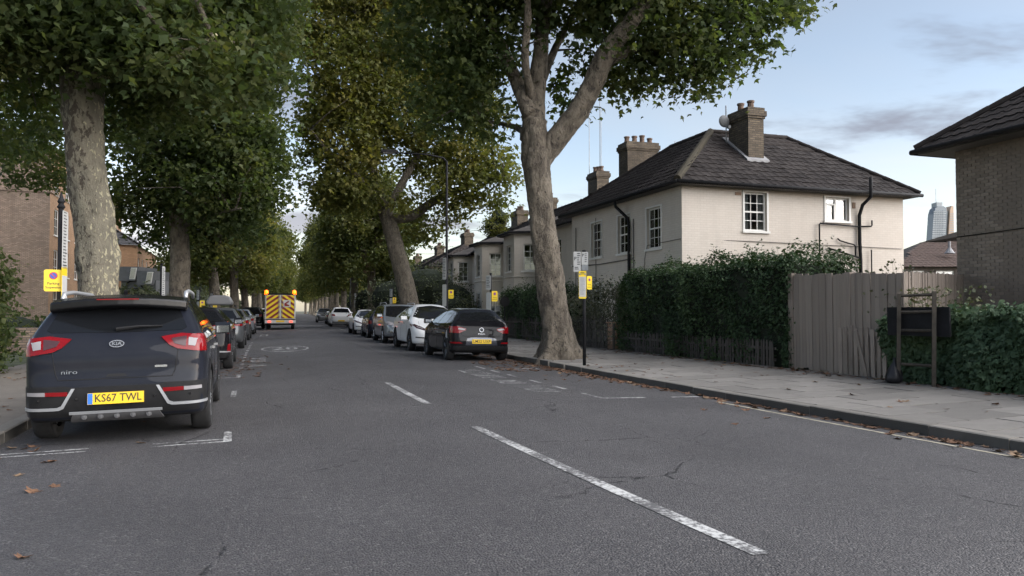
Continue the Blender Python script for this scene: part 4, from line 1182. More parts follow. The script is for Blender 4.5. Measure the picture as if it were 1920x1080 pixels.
# ------------------------------------------------------------------ foliage
LEAF8 = np.array([(0, -0.1, 0), (0.30, 0.06, 0.03), (0.55, 0.42, -0.05), (0.22, 0.45, 0.02), (0.0, 1.0, -0.10), (-0.22, 0.45, 0.02), (-0.55, 0.42, -0.05), (-0.30, 0.06, 0.03)])
LEAF4 = np.array([(0, 0, 0), (0.42, 0.5, -0.05), (0, 1.0, -0.12), (-0.42, 0.45, -0.05)])
LEAF6 = np.array([(0, -0.1, 0), (0.5, 0.30, 0.03), (0.22, 0.5, -0.03), (0.0, 1.0, -0.10), (-0.22, 0.5, -0.03), (-0.5, 0.30, 0.03)])
LEAF3 = np.array([(0, 0, 0), (0.36, 0.55, 0.04), (0.05, 1.0, -0.06), (-0.36, 0.5, 0.04)])
def leaves(centers, size, shape=LEAF4, rs=None, droop=0.7, out=None, up=0.3, val=None):
    """leaf faces at the centres, random sizes and attitudes"""
    rs = rs or np.random.default_rng(1)
    n = len(centers)
    nrm = rs.normal(size=(n, 3)); nrm[:, 2] = np.abs(nrm[:, 2]) + up * 1.5
    if out is not None: nrm += out * 1.2
    nrm /= np.linalg.norm(nrm, axis=1)[:, None]
    ax = rs.normal(size=(n, 3)); ax[:, 2] -= droop * 2
    ax -= nrm * np.sum(ax * nrm, axis=1)[:, None]
    ax /= np.linalg.norm(ax, axis=1)[:, None] + 1e-9
    bx_ = np.cross(ax, nrm)
    s = size * rs.uniform(0.6, 1.25, n)
    k = len(shape)
    V = centers[:, None, :] + s[:, None, None] * (shape[None, :, 0:1] * bx_[:, None, :] + shape[None, :, 1:2] * ax[:, None, :] + shape[None, :, 2:3] * nrm[:, None, :])
    Fq = np.arange(n * k).reshape(n, k)
    a = rs.uniform(0, 1, n) if val is None else np.clip(val * 0.8 + 0.1 + rs.uniform(-0.12, 0.12, n), 0, 1)
    return V.reshape(-1, 3), Fq, a
def crown_points(blobs, n, rs, spread=0.42, per=26):
    vol = np.array([(b[3] * b[4] * b[5]) ** 0.75 * (b[6] if len(b) > 6 else 1.0) for b in blobs]); vol /= vol.sum()
    C, O = [], []
    for b, fr in zip(blobs, vol):
        m = max(3, int(n * fr / per))
        d = rs.normal(size=(m, 3)); d /= np.linalg.norm(d, axis=1)[:, None]
        r = rs.uniform(0.30, 1.0, m) ** 0.55
        r *= 1 + 0.10 * rs.normal(size=m)
        c = np.array(b[:3]) + d * r[:, None] * np.array(b[3:6])
        k = rs.poisson(per, m) + 4
        idx = np.repeat(np.arange(m), k)
        sp = spread * rs.uniform(0.6, 1.3, m)
        p = c[idx] + rs.normal(size=(len(idx), 3)) * sp[idx][:, None] * np.array((1, 1, 0.55))
        p[:, 2] -= 0.15 * np.abs(rs.normal(size=len(idx)))
        C.append(p); O.append(np.repeat(rs.uniform(0, 1, m), k))
    return np.concatenate(C), np.concatenate(O)
from mathutils import noise as mnoise
def bark_wob(seed, amp=0.10, lobes=5, rough=0.0):
    q = np.random.default_rng(seed); ph = q.uniform(0, 6.28, 6)
    def w(p, th, i):
        v3 = Vector((math.cos(th) * 0.5 + seed, math.sin(th) * 0.5, p.z))
        rgh = rough * (0.11 * mnoise.noise(v3 * 1.9) + 0.07 * mnoise.noise(v3 * 4.5) + 0.045 * mnoise.noise(v3 * 11)) if rough else 0.0
        fl = math.exp(-max(0.0, p.z - 0.02) / 0.42)
        return 1 + rgh + amp * 0.5 * math.sin(2 * th + ph[0] + p.z * 0.7) + amp * 0.4 * math.sin(3 * th + ph[1] - p.z * 1.6) + amp * 0.25 * math.sin(7 * th + ph[2] + p.z * 3.1) + 0.14 * amp * math.sin(11 * th + ph[5] - p.z * 5.0) + 0.22 * fl * math.cos(lobes * th + ph[3]) + 0.12 * fl * math.cos(3 * th + ph[4])
    return w
def tree(name, label, base, trunk, limbs, blobs, n, leafm, barkm, seed, leaf=0.17, shape=LEAF4, group=None, seg=22, twigs=70, spread=0.42, per=26, res=7, rough=1.0):
    """trunk: [(dx,dy,z,r)]; limbs: lists of the same; blobs: ellipsoids (cx,cy,cz,rx,ry,rz[,density]) relative to base"""
    rs = np.random.default_rng(seed)
    root = thing(name, label, 'tree', base, 0, group)
    sp = catmull(trunk, res)
    t = MB().tube([p[:3] for p in sp], [p[3] for p in sp], seg, wob=bark_wob(seed, rough=rough))
    tr = t.build('trunk', barkm, root, smooth=True)
    ends = []
    for i, lm in enumerate(limbs):
        s2 = catmull(lm, 9 if seg > 30 else 5)
        MB().tube([p[:3] for p in s2], [p[3] for p in s2], 14 if seg > 30 else 10, wob=bark_wob(seed + i + 1, 0.10, 3, 0.9)).build('branch', barkm, root, smooth=True)
        ends += [Vector(p[:3]) for p in s2[len(s2) // 3:]]
    P, val = crown_points(blobs, n, rs, spread, per)
    # thin twigs from the limbs towards leaf clumps
    if twigs and ends:
        tw = MB()
        E = np.array([tuple(e) for e in ends])
        for k in rs.integers(0, len(P), twigs):
            p = P[k]; j = int(np.argmin(np.linalg.norm(E - p, axis=1) + rs.uniform(0, 1.2, len(E))))
            a, b = Vector(E[j]), Vector(p)
            mid = a.lerp(b, 0.5) + Vector((rs.normal() * 0.25, rs.normal() * 0.25, 0.25 + rs.normal() * 0.2))
            r0 = 0.02 + 0.012 * (b - a).length
            tw.tube([a, mid, b], [r0, r0 * 0.65, 0.012], 5)
        tw.build('twigs', M['bark_dark'], root, smooth=True)['kind'] = 'stuff'
    V, Fq, a = leaves(P, leaf, shape, rs, val=val)
    link('crown', fast_mesh('crown', V, Fq, leafm, a), root)
    return root

RTREE = 7.5
M['leaf_shrub2'] = m_leaf('leaves_grey_shrub', [(0.0, (0.035, 0.04, 0.027)), (0.6, (0.07, 0.075, 0.05)), (1.0, (0.15, 0.14, 0.10))], 0.25)
M['cut_wood'] = mat('pale_cut_wood', (0.36, 0.27, 0.17), 0.9, var=0.35, scale=5, bump=0.6)
# --- nearest tree on the right: forked, big limb reaching over the pavement
b0 = Vector((7.5, 18.7, 0.03))
D0 = b0.x * _s + b0.y * _c
def rel(u, v, d): return tuple(at(u, v, d) - b0)
def limb(pts, rad): return [(*rel(*p), r) for p, r in zip(pts, rad)]
tr1 = [(0.02, 0, -0.15, 0.70), (0.02, 0, 0.12, 0.54), (0.0, 0, 0.5, 0.43), (-0.08, 0, 1.2, 0.365), (-0.22, 0.02, 2.3, 0.345), (-0.38, 0.05, 3.4, 0.325), (-0.50, 0.06, 4.4, 0.325), (-0.54, 0.08, 5.1, 0.37), (-0.56, 0.10, 5.6, 0.36), (-0.58, 0.12, 6.2, 0.31)]
lim1 = [limb([(1012, 300, D0), (1040, 262, D0 - .1), (1082, 210, D0 - .3), (1115, 150, D0 - .5), (1140, 95, D0 - .8), (1190, 30, D0 - 1.2), (1250, -60, D0 - 1.5), (1300, -170, D0 - 1.6)], [0.30, 0.31, 0.29, 0.28, 0.26, 0.19, 0.13, 0.07]),
        limb([(1140, 110, D0 - .7), (1230, 70, D0 - .6), (1330, 50, D0 - .5), (1430, 20, D0 - .4)], [0.13, 0.10, 0.06, 0.02]),
        limb([(1000, 260, D0), (1004, 190, D0 + .2), (1012, 110, D0 + .4), (1020, 30, D0 + .5), (1040, -90, D0 + .6), (1060, -260, D0 + .6)], [0.33, 0.26, 0.22, 0.19, 0.15, 0.07]),
        limb([(996, 215, D0), (965, 140, D0 + .3), (930, 60, D0 + .6), (905, -20, D0 + .8), (870, -140, D0 + 1)], [0.22, 0.17, 0.14, 0.11, 0.05]),
        limb([(1008, 170, D0 + .3), (1040, 90, D0 + .9), (1075, 20, D0 + 1.2), (1120, -80, D0 + 1.5)], [0.12, 0.10, 0.08, 0.04]),
        limb([(990, 250, D0), (965, 236, D0 + .6), (930, 228, D0 + 1.0), (880, 222, D0 + 1.4)], [0.10, 0.075, 0.05, 0.02]),
        limb([(1002, 200, D0 + .2), (985, 110, D0 - .5), (990, 20, D0 - 1.0), (980, -80, D0 - 1.5)], [0.12, 0.10, 0.09, 0.04])]
def bl(u, v, d, rx, ry, rz, w=1.0):
    p = rel(u, v, d); return (*p, rx, ry, rz, w)
blob1 = [bl(1180, 30, D0 - .5, 1.2, 1.5, 1.5, 1.2), bl(1270, 55, D0 - .5, 1.35, 1.4, 1.35, 1.2), bl(1360, 40, D0 - .3, 1.0, 1.1, 1.05, 1.1), bl(1440, 5, D0 - .2, 0.75, 0.9, 0.6), bl(1500, -25, D0, 0.7, 0.8, 0.5),
         bl(1150, 120, D0 + .6, 0.9, 1.2, 0.75, 0.7), bl(1310, 110, D0 - .5, 0.7, 0.7, 0.55, 0.8), bl(1230, 135, D0 - .3, 0.5, 0.7, 0.45, 0.7), bl(1400, 80, D0, 0.55, 0.6, 0.55, 1.1), bl(1290, 150, D0 - .4, 0.55, 0.6, 0.42, 1.1), bl(1345, 118, D0 - .3, 0.55, 0.6, 0.45, 1.1), bl(1180, 150, D0 - .1, 0.5, 0.7, 0.35, 0.9), bl(1440, 50, D0 - .1, 0.45, 0.5, 0.5, 1.0), bl(1490, 5, D0, 0.45, 0.5, 0.45, 1.0), bl(1065, 150, D0 + 1.2, 0.7, 0.9, 0.9, 0.55),
         bl(1080, -60, D0, 2.6, 2.6, 1.3), bl(1300, -110, D0 - .5, 2.6, 2.6, 1.8), bl(1150, -280, D0, 4.0, 4.0, 2.6, 0.8), bl(950, -160, D0 - .5, 2.8, 3.0, 2.2, 0.9), bl(1020, -520, D0, 4.0, 4.0, 2.8, 0.6),
         bl(940, 40, D0 + .5, 1.1, 1.5, 1.2), bl(880, 110, D0 + .8, 1.1, 1.6, 1.3), bl(820, 30, D0 + .6, 1.4, 2.0, 1.5), bl(905, 210, D0 + .8, 0.7, 1.0, 0.8, 0.9), bl(830, 190, D0 + .6, 0.8, 1.2, 0.8, 0.9)]
tree('plane_tree', 'large forked plane tree on the right pavement edge beside the parking post', b0, tr1, lim1, blob1, 46000, M['leaf_green'], M['bark'], 11, 0.168, LEAF8, 'street plane trees', 44, 90, 0.30, 18, 14)

# --- nearest tree on the left: pale flaking trunk
b0 = Vector((-3.3, 19.1, 0.03)); D1 = b0.x * _s + b0.y * _c
tl1 = [(0.02, 0, -0.1, 0.62), (0.03, 0, 0.2, 0.48), (0.03, 0, 0.8, 0.42), (0.04, 0, 1.6, 0.41), (0.03, 0, 2.4, 0.42), (-0.04, 0, 3.2, 0.41), (-0.17, 0, 4.0, 0.38), (-0.27, 0, 4.9, 0.37), (-0.32, 0, 5.6, 0.40), (-0.34, 0, 6.2, 0.42), (-0.4, 0, 7.2, 0.33)]
liml1 = [limb([(150, 130, D1), (110, 85, D1 - .3), (50, 60, D1 - .6), (-60, 20, D1 - 1), (-200, -60, D1 - 1.4)], [0.30, 0.24, 0.20, 0.15, 0.08]),
         limb([(160, 120, D1), (215, 60, D1 + .4), (270, -20, D1 + .8), (340, -140, D1 + 1)], [0.28, 0.22, 0.17, 0.08]),
         limb([(155, 90, D1), (160, 0, D1 + .2), (175, -110, D1 + .4), (190, -300, D1 + .4)], [0.30, 0.25, 0.19, 0.08]),
         limb([(170, 140, D1), (230, 130, D1 - .8), (310, 110, D1 - 1.6), (400, 60, D1 - 2.2)], [0.18, 0.13, 0.09, 0.03])]
blobl1 = [bl(90, 20, D1 - .6, 1.9, 2.2, 1.0), bl(250, 40, D1 - 0.3, 1.7, 2.2, 1.15), bl(370, 60, D1 - .4, 1.4, 1.8, 1.2), bl(20, 120, D1 + 1.5, 1.3, 2.0, 0.8, 0.8), bl(300, 150, D1 + 1.0, 1.2, 1.6, 0.9), bl(420, 20, D1, 0.9, 1.6, 1.2),
          bl(150, -80, D1, 4.0, 4.0, 1.3, 0.8), bl(250, -220, D1, 4.2, 4.2, 2.0, 0.7), bl(100, -400, D1, 4.5, 4.5, 2.6, 0.6), bl(-120, -40, D1 - .5, 2.5, 2.8, 1.7, 0.6), bl(30, 240, D1 + 4, 1.2, 1.6, 0.7, 0.45), bl(90, 190, D1 + 4, 1.0, 1.6, 0.8, 0.5), bl(230, 215, D1 + 1.6, 0.7, 1.0, 0.7, 0.6), bl(160, 45, D1 - 1.4, 1.2, 0.8, 0.5, 1.0), bl(60, 55, D1 - 1.6, 1.1, 0.8, 0.4, 0.7), bl(255, 95, D1 - 1.4, 0.9, 0.8, 0.55, 1.1), bl(330, 80, D1 - 2.2, 1.1, 0.9, 0.75, 1.1), bl(-20, 60, D1 - 1.6, 1.2, 1.0, 0.9, 1.0), bl(450, 90, D1 + 1, 0.7, 1.4, 1.2, 0.9), bl(450, -20, D1, 0.8, 1.6, 1.2, 0.9)]
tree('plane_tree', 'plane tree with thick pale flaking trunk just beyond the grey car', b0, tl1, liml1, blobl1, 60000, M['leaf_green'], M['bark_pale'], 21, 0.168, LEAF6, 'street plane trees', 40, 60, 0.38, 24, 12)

# --- second tree on the left
b0 = Vector((-3.3 + off(36), 36, 0.03)); D2 = b0.x * _s + b0.y * _c
tl2 = [(0.05, 0, -0.1, 0.62), (0.05, 0, 0.3, 0.47), (0.03, 0, 1.2, 0.42), (0, 0, 2.6, 0.39), (-0.02, 0, 4.2, 0.37), (-0.1, 0, 5.6, 0.36), (-0.2, 0, 6.5, 0.32)]
liml2 = [limb([(335, 400, D2), (310, 350, D2), (295, 290, D2 - .5), (270, 200, D2 - 1)], [0.30, 0.25, 0.2, 0.1]), limb([(340, 395, D2), (370, 340, D2), (410, 270, D2 - .5), (450, 190, D2 - 1)], [0.30, 0.24, 0.18, 0.08]),
         limb([(338, 380, D2), (345, 300, D2 + .5), (355, 180, D2 + 1), (360, 60, D2 + 1)], [0.28, 0.22, 0.16, 0.08]), limb([(345, 420, D2), (400, 400, D2 - 1.5), (450, 390, D2 - 3)], [0.14, 0.1, 0.03])]
blobl2 = [bl(300, 260, D2 - 1, 2.0, 2.4, 1.9), bl(420, 240, D2 - 1, 2.2, 2.4, 2.0), bl(470, 330, D2 - 1, 1.1, 2.0, 1.4), bl(400, 350, D2 - 1.5, 1.9, 2.2, 1.3), bl(260, 370, D2 - .5, 1.4, 2.0, 1.1), bl(440, 190, D2, 1.3, 2.0, 1.8), bl(360, 130, D2, 3.2, 3.2, 2.2), bl(300, 430, D2 + 1, 1.0, 1.5, 0.5, 0.6), bl(440, 420, D2, 1.3, 1.8, 0.6, 0.7),
          bl(380, 0, D2, 4.2, 4.2, 2.6, 0.7), bl(400, -120, D2, 4.0, 4.0, 2.6, 0.6), bl(480, 270, D2 - .5, 0.8, 1.5, 1.2), bl(512, 300, D2 - 1, 0.7, 1.0, 0.7, 0.9), bl(500, 130, D2 - 1, 1.1, 1.4, 0.9, 0.8), bl(515, 60, D2, 1.0, 1.4, 0.9, 0.7), bl(515, 370, D2, 0.5, 0.8, 0.45, 0.7), bl(490, 425, D2 + 4, 0.6, 0.8, 0.4, 0.6), bl(230, 180, D2, 1.8, 2.4, 1.8, 0.8), bl(70, 300, D2 + 4, 2.0, 2.5, 1.6, 0.55), bl(20, 200, D2 + 4, 2.2, 2.5, 1.6, 0.55)]
tree('plane_tree', 'second plane tree along the left pavement, dark leafy crown over the parked cars', b0, tl2, liml2, blobl2, 62000, M['leaf_green'], M['bark'], 31, 0.21, LEAF6, 'street plane trees', 20, 60, 0.42, 24)

# --- second tree on the right: leaning trunk, big limb to the right
b0 = Vector((RTREE + off(39.8), 39.8, 0.03)); D3 = b0.x * _s + b0.y * _c
tr2 = [(0.12, 0, -0.1, 0.75), (0.05, 0, 0.3, 0.56), (-0.1, 0, 1.0, 0.48)] + [(*rel(u, v, D3), r) for u, v, r in ((757, 520, .44), (742, 465, .41), (729, 420, .40), (720, 395, .36))]
limr2 = [limb([(722, 410, D3), (770, 405, D3), (815, 375, D3 - .3), (860, 355, D3 - .6), (905, 335, D3 - 1), (945, 330, D3 - 1.2)], [0.28, 0.25, 0.21, 0.16, 0.10, 0.04]),
         limb([(722, 400, D3), (760, 330, D3), (785, 280, D3 + .3), (800, 200, D3 + .5), (820, 80, D3 + .5)], [0.26, 0.20, 0.17, 0.12, 0.06]),
         limb([(720, 400, D3), (705, 340, D3), (690, 270, D3 - .3), (680, 160, D3 - .5), (670, 20, D3 - .5)], [0.30, 0.24, 0.2, 0.15, 0.07]),
         limb([(715, 380, D3), (670, 330, D3 - 1), (620, 290, D3 - 2), (580, 240, D3 - 2.5)], [0.2, 0.15, 0.1, 0.04])]
blobr2 = [bl(655, 250, D3 - 1, 1.8, 2.4, 2.2), bl(740, 200, D3, 2.4, 2.8, 2.2), bl(640, 130, D3 - 1, 1.7, 2.4, 2.4), bl(720, 60, D3, 2.6, 3.0, 2.2), bl(840, 130, D3 + .3, 2.0, 2.6, 2.2), bl(870, 280, D3 - .3, 1.4, 1.8, 1.3), bl(925, 310, D3 - .8, 0.9, 1.2, 1.0), bl(800, 290, D3 + 1, 1.4, 1.8, 1.4, 0.8), bl(625, 345, D3 - .5, 1.2, 2.0, 1.4), bl(670, 360, D3 - .5, 1.3, 2.0, 0.9),
          bl(860, 370, D3 - .5, 1.0, 1.2, 0.6, 1.0), bl(790, 420, D3 + 1, 1.0, 1.2, 0.6, 0.8), bl(930, 370, D3 - .8, 0.7, 0.8, 0.6, 0.9), bl(820, 340, D3 - 1.2, 0.9, 0.8, 0.8, 1.0), bl(890, 330, D3 - 1.4, 0.8, 0.7, 0.7, 1.0), bl(955, 320, D3 - 1, 0.5, 0.7, 0.6, 0.8), bl(840, 400, D3 - .2, 0.7, 0.9, 0.4, 0.7), bl(760, 370, D3 - 1.0, 0.6, 0.6, 0.7, 0.8), bl(690, -60, D3, 3.2, 3.6, 2.4, 0.7), bl(780, -60, D3, 3.6, 3.6, 2.6, 0.7), bl(590, 20, D3 - 1.0, 1.3, 2.0, 1.8), bl(592, 220, D3 - 1.0, 0.8, 1.4, 1.4), bl(560, 70, D3 - 1, 0.9, 1.2, 0.8, 0.8), bl(556, 130, D3 - 1, 0.45, 0.8, 0.4, 0.4), bl(580, 290, D3, 0.5, 0.9, 0.6, 0.8), bl(900, 190, D3 - .3, 1.1, 1.6, 1.2)]
tree('plane_tree', 'leaning plane tree behind the white and black cars, second on the right pavement', b0, tr2, limr2, blobr2, 62000, M['leaf_gold'], M['bark_dark'], 41, 0.22, LEAF6, 'street plane trees', 20, 60, 0.42, 24)

# --- further trees: three generic kinds copied along both rows
def generic(seed, leafm, barkm, label):
    q = np.random.default_rng(seed)
    lean = q.uniform(-0.25, 0.25)
    tr = [(0, 0, -0.1, 0.58), (0, 0, 0.3, 0.45), (lean * .2, 0, 1.2, 0.39), (lean * .5, 0, 2.8, 0.36), (lean, 0, 4.4, 0.34), (lean * 1.2, 0, 5.2, 0.30)]
    lm = []
    for k in range(6):
        a = k * 1.05 + q.uniform(-0.3, 0.3); r = q.uniform(1.8, 3.0)
        c, s = math.cos(a), math.sin(a)
        lm.append([(lean, 0, 4.6 + 0.1 * k, 0.26), (lean + c * r * .35, s * r * .35, 6.2, 0.19), (lean + c * r * .7, s * r * .7, 8.2, 0.12), (lean + c * r, s * r, 10.5 + q.uniform(-1, 1), 0.05)])
    bb = [(lean, 0, 10.6, 3.3, 3.3, 3.6, 0.7)]
    for k in range(16):
        a = k * 0.571 * 2 + q.uniform(-0.2, 0.2); z = q.uniform(5.8, 11.5); r = q.uniform(1.6, 3.4)
        bb.append((lean + math.cos(a) * r, math.sin(a) * r, z, q.uniform(0.9, 1.7), q.uniform(0.9, 1.7), q.uniform(0.8, 1.5), 1.0))
    for k in range(5):
        a = q.uniform(0, 6.28); bb.append((lean + math.cos(a) * 2.6, math.sin(a) * 2.6, q.uniform(4.6, 5.8), 1.3, 1.3, 0.9, 0.6))
    return tree('plane_tree', label, (0, 0, 0), tr, lm, bb, 30000, leafm, barkm, seed, 0.275, LEAF4, 'street plane trees', 14, 40, 0.5, 22, 4)
ORD = ['third', 'fourth', 'fifth', 'sixth', 'seventh', 'eighth', 'ninth', 'tenth', 'eleventh', 'twelfth', 'thirteenth', 'fourteenth']
g0 = generic(51, M['leaf_olive'], M['bark_dark'], 'x'); g1 = generic(52, M['leaf_gold'], M['bark'], 'x'); g2 = generic(53, M['leaf_olive'], M['bark'], 'x'); g3 = generic(54, M['leaf_gold'], M['bark_dark'], 'x')
protos = [g0, g1, g2, g3]; used = set()
def put_tree(k, x, y, rz, sc, label):
    o = protos[k]
    if k in used: o = copy_tree(o)
    used.add(k)
    o.location = (x, y, 0.02); o.rotation_euler = (0, 0, rz); o.scale = (sc, sc, sc)
    o['label'] = label
tq = random.Random(9)
for i, yv in enumerate([55, 72, 88, 105, 122, 140, 160, 182, 206, 232, 262, 296]):
    put_tree([0, 3, 2, 1][i % 4], -3.3 + off(yv), yv, tq.uniform(0, 6.28), (0.9 if i < 1 else 0.95 if i < 4 else 1.2) * tq.uniform(0.95, 1.05), '%s plane tree from the camera in the left-hand row' % ORD[i])
for i, yv in enumerate([59, 77, 95, 112, 130, 150, 170, 192, 216, 242, 272, 306]):
    put_tree([2, 0, 1, 3][i % 4], RTREE + off(yv), yv, tq.uniform(0, 6.28), (0.9 if i < 1 else 0.95 if i < 4 else 1.2) * tq.uniform(0.95, 1.05), '%s plane tree from the camera in the right-hand row' % ORD[i])
# pale lopped limbs on the third right-hand tree
bpy.context.view_layer.update()
t3 = [o for o in col.objects if o.get('label', '').startswith('third plane tree') and 'right' in o['label']][0]
inv = t3.matrix_world.inverted()
for pts_, rad_ in ((((687, 512, 58.5), (692, 487, 58.2), (708, 458, 57.8), (719, 441, 57.5)), (0.34, 0.30, 0.26, 0.22)), (((686, 510, 58.3), (679, 480, 58.0), (676, 458, 57.8)), (0.22, 0.2, 0.16))):
    MB().tube(catmull([tuple(inv @ at(*p_)) for p_ in pts_], 5) if False else [inv @ at(*p_) for p_ in pts_], list(rad_), 10).build('lopped_branch', M['cut_wood'], t3, smooth=True)

# ------------------------------------------------------------------ shrubs, hedges, ivy
def bush(name, label, cat, blobs, n, m, seed, leaf=0.07, shape=LEAF3, core=True, sprigs=0, spread=0.16, per=14, up=0.3, group=None, base=None):
    rs = np.random.default_rng(seed)
    base = Vector(base or (blobs[0][0], blobs[0][1], 0.0))
    root = thing(name, label, cat, base, 0, group)
    bb = [(b[0] - base.x, b[1] - base.y, b[2] - base.z, *b[3:]) for b in blobs]
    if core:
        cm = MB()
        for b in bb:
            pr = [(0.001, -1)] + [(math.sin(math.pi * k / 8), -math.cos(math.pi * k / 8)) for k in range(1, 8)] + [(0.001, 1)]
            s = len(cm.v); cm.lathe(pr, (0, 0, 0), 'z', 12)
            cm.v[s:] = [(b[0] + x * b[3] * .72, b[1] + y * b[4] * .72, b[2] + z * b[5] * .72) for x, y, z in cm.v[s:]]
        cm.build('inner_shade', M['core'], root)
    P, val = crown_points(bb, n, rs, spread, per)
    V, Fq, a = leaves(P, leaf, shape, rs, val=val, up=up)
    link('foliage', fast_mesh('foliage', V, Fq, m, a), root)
    return root
def hedge(label, x0, x1, y0, y1, h, n, seed, m, leaf=0.06, round_far=True, name='hedge', near_round=0.0):
    """clipped hedge: leaves on a rounded box shell with an uneven surface, over a dark core"""
    rs = np.random.default_rng(seed)
    xm, ym = (x0 + x1) / 2, (y0 + y1) / 2
    root = thing(name, label, 'hedge', (xm, ym, 0))
    hx, hy = (x1 - x0) / 2, (y1 - y0) / 2
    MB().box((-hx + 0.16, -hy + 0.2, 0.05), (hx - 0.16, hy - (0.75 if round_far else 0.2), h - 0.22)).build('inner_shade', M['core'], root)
    A = np.array([2 * hy * h, 2 * hy * h, 2 * hx * 2 * hy, 2 * hx * h, 2 * hx * h]); A /= A.sum()
    P, O = [], []
    for k, fr in enumerate(A):
        m_ = int(n * fr); a, b = rs.uniform(-1, 1, m_), rs.uniform(0, 1, m_)
        z1 = np.zeros(m_); o1 = np.ones(m_)
        if k < 2: p = np.stack([(-hx if k == 0 else hx) * o1, a * hy, b * h], 1); nn = np.stack([(-1 if k == 0 else 1) * o1, z1, z1], 1)
        elif k == 2: p = np.stack([a * hx, (2 * b - 1) * hy, h * o1], 1); nn = np.stack([z1, z1, o1], 1)
        else: p = np.stack([a * hx, (-hy if k == 3 else hy) * o1, b * h], 1); nn = np.stack([z1, (-1 if k == 3 else 1) * o1, z1], 1)
        P.append(p); O.append(nn)
    P = np.concatenate(P); O = np.concatenate(O)
    # round the top edges and the far shoulder
    rad = 0.35
    ex = np.maximum(np.abs(P[:, 0]) - (hx - rad), 0); ez = np.maximum(P[:, 2] - (h - rad), 0)
    l = np.hypot(ex, ez); k = l > rad
    f = np.where(k, rad / np.maximum(l, 1e-6), 1.0)
    P[:, 0] = np.sign(P[:, 0]) * (np.minimum(np.abs(P[:, 0]), hx - rad) + ex * f); P[:, 2] = np.minimum(P[:, 2], h - rad) + ez * f
    if round_far:
        rd = 0.9; ey = np.maximum(P[:, 1] - (hy - rd), 0); ez = np.maximum(P[:, 2] - (h - rd), 0); l = np.hypot(ey, ez); f = np.where(l > rd, rd / np.maximum(l, 1e-6), 1.0)
        P[:, 1] = np.minimum(P[:, 1], hy - rd) + ey * f; P[:, 2] = np.minimum(P[:, 2], h - rd) + ez * f
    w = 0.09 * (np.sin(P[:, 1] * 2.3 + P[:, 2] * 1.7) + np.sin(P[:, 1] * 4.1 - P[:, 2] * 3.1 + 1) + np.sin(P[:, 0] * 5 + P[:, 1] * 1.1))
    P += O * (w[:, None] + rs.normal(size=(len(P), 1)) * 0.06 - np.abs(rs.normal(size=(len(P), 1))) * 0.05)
    # stray shoots that break the clipped outline
    k_ = rs.integers(0, len(P), max(20, len(P) // 110))
    sh_ = (P[k_][:, None, :] + (O[k_] * rs.uniform(0.3, 1, (len(k_), 1)) + np.array((0, 0, 0.55)) + rs.normal(size=(len(k_), 3)) * 0.35)[:, None, :] * (rs.uniform(0.02, 0.26, (len(k_), 9, 1))) + rs.normal(size=(len(k_), 9, 3)) * 0.02).reshape(-1, 3)
    P = np.concatenate([P, sh_]); O = np.concatenate([O, np.repeat(O[k_], 9, axis=0)]); w = np.concatenate([w, np.full(len(sh_), 0.22)])
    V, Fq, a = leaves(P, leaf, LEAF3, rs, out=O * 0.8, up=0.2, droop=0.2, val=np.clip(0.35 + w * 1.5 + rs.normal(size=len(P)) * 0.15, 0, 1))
    link('foliage', fast_mesh('foliage', V, Fq, m, a), root)
    return root
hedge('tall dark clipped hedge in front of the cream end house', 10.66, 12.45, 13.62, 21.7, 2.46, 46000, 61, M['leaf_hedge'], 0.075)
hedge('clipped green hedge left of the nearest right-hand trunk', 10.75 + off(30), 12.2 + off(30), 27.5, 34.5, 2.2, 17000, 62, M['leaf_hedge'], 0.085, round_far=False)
# loose shrub sprigs that rise above the hedge
def sprigs(name, label, pts, m, seed, leaf=0.10):
    rs = np.random.default_rng(seed); q = random.Random(seed)
    base = Vector((pts[0][0], pts[0][1], 0))
    root = thing(name, label, 'shrub', base)
    st_ = MB(); C = []
    for x, yv, z0, h, n in pts:
        for k in range(n):
            p = Vector((x + q.uniform(-.35, .35), yv + q.uniform(-.35, .35), z0)) - base
            d = Vector((q.uniform(-.35, .35), q.uniform(-.35, .35), 1)).normalized(); L_ = h * q.uniform(0.6, 1.15)
            e = p + d * L_ + Vector((0.15 * d.x, 0, -0.05))
            st_.tube([p, p.lerp(e, .5), e], [0.012, 0.008, 0.003], 4)
            for j in range(int(L_ * 26)):
                C.append(tuple(p.lerp(e, q.uniform(0.12, 1)) + Vector((q.gauss(0, .05), q.gauss(0, .05), q.gauss(0, .04)))))
    st_.build('stems', M['bark_dark'], root)
    V, Fq, a = leaves(np.array(C), leaf, LEAF3, rs, up=0.3, droop=-0.1)
    link('foliage', fast_mesh('foliage', V, Fq, m, a), root)
    return root
sprigs('shrub', 'loose leggy shrub rising above the tall clipped hedge', [(13.0, 18.2, 1.7, 1.0, 7), (13.2, 17.5, 1.8, 1.15, 8), (13.1, 16.8, 1.8, 1.2, 8), (13.2, 16.1, 1.8, 1.0, 6), (13.1, 15.4, 1.7, 0.95, 5), (13.2, 18.9, 1.8, 0.9, 6)], M['leaf_shrub'], 71, 0.10)
sprigs('shrub', 'wispy shrub tops showing over the board fence', [(14.0, 15.1, 1.2, 1.05, 5), (14.8, 15.4, 1.3, 1.0, 4), (16.2, 16.0, 1.3, 1.25, 5), (17.0, 16.3, 1.4, 1.45, 6), (17.9, 16.7, 1.2, 1.2, 4)], M['leaf_shrub'], 72, 0.09)
def B(u, v, d, rx, ry, rz, w=1.0): p = at(u, v, d); return (p.x, p.y, p.z, rx, ry, rz, w)
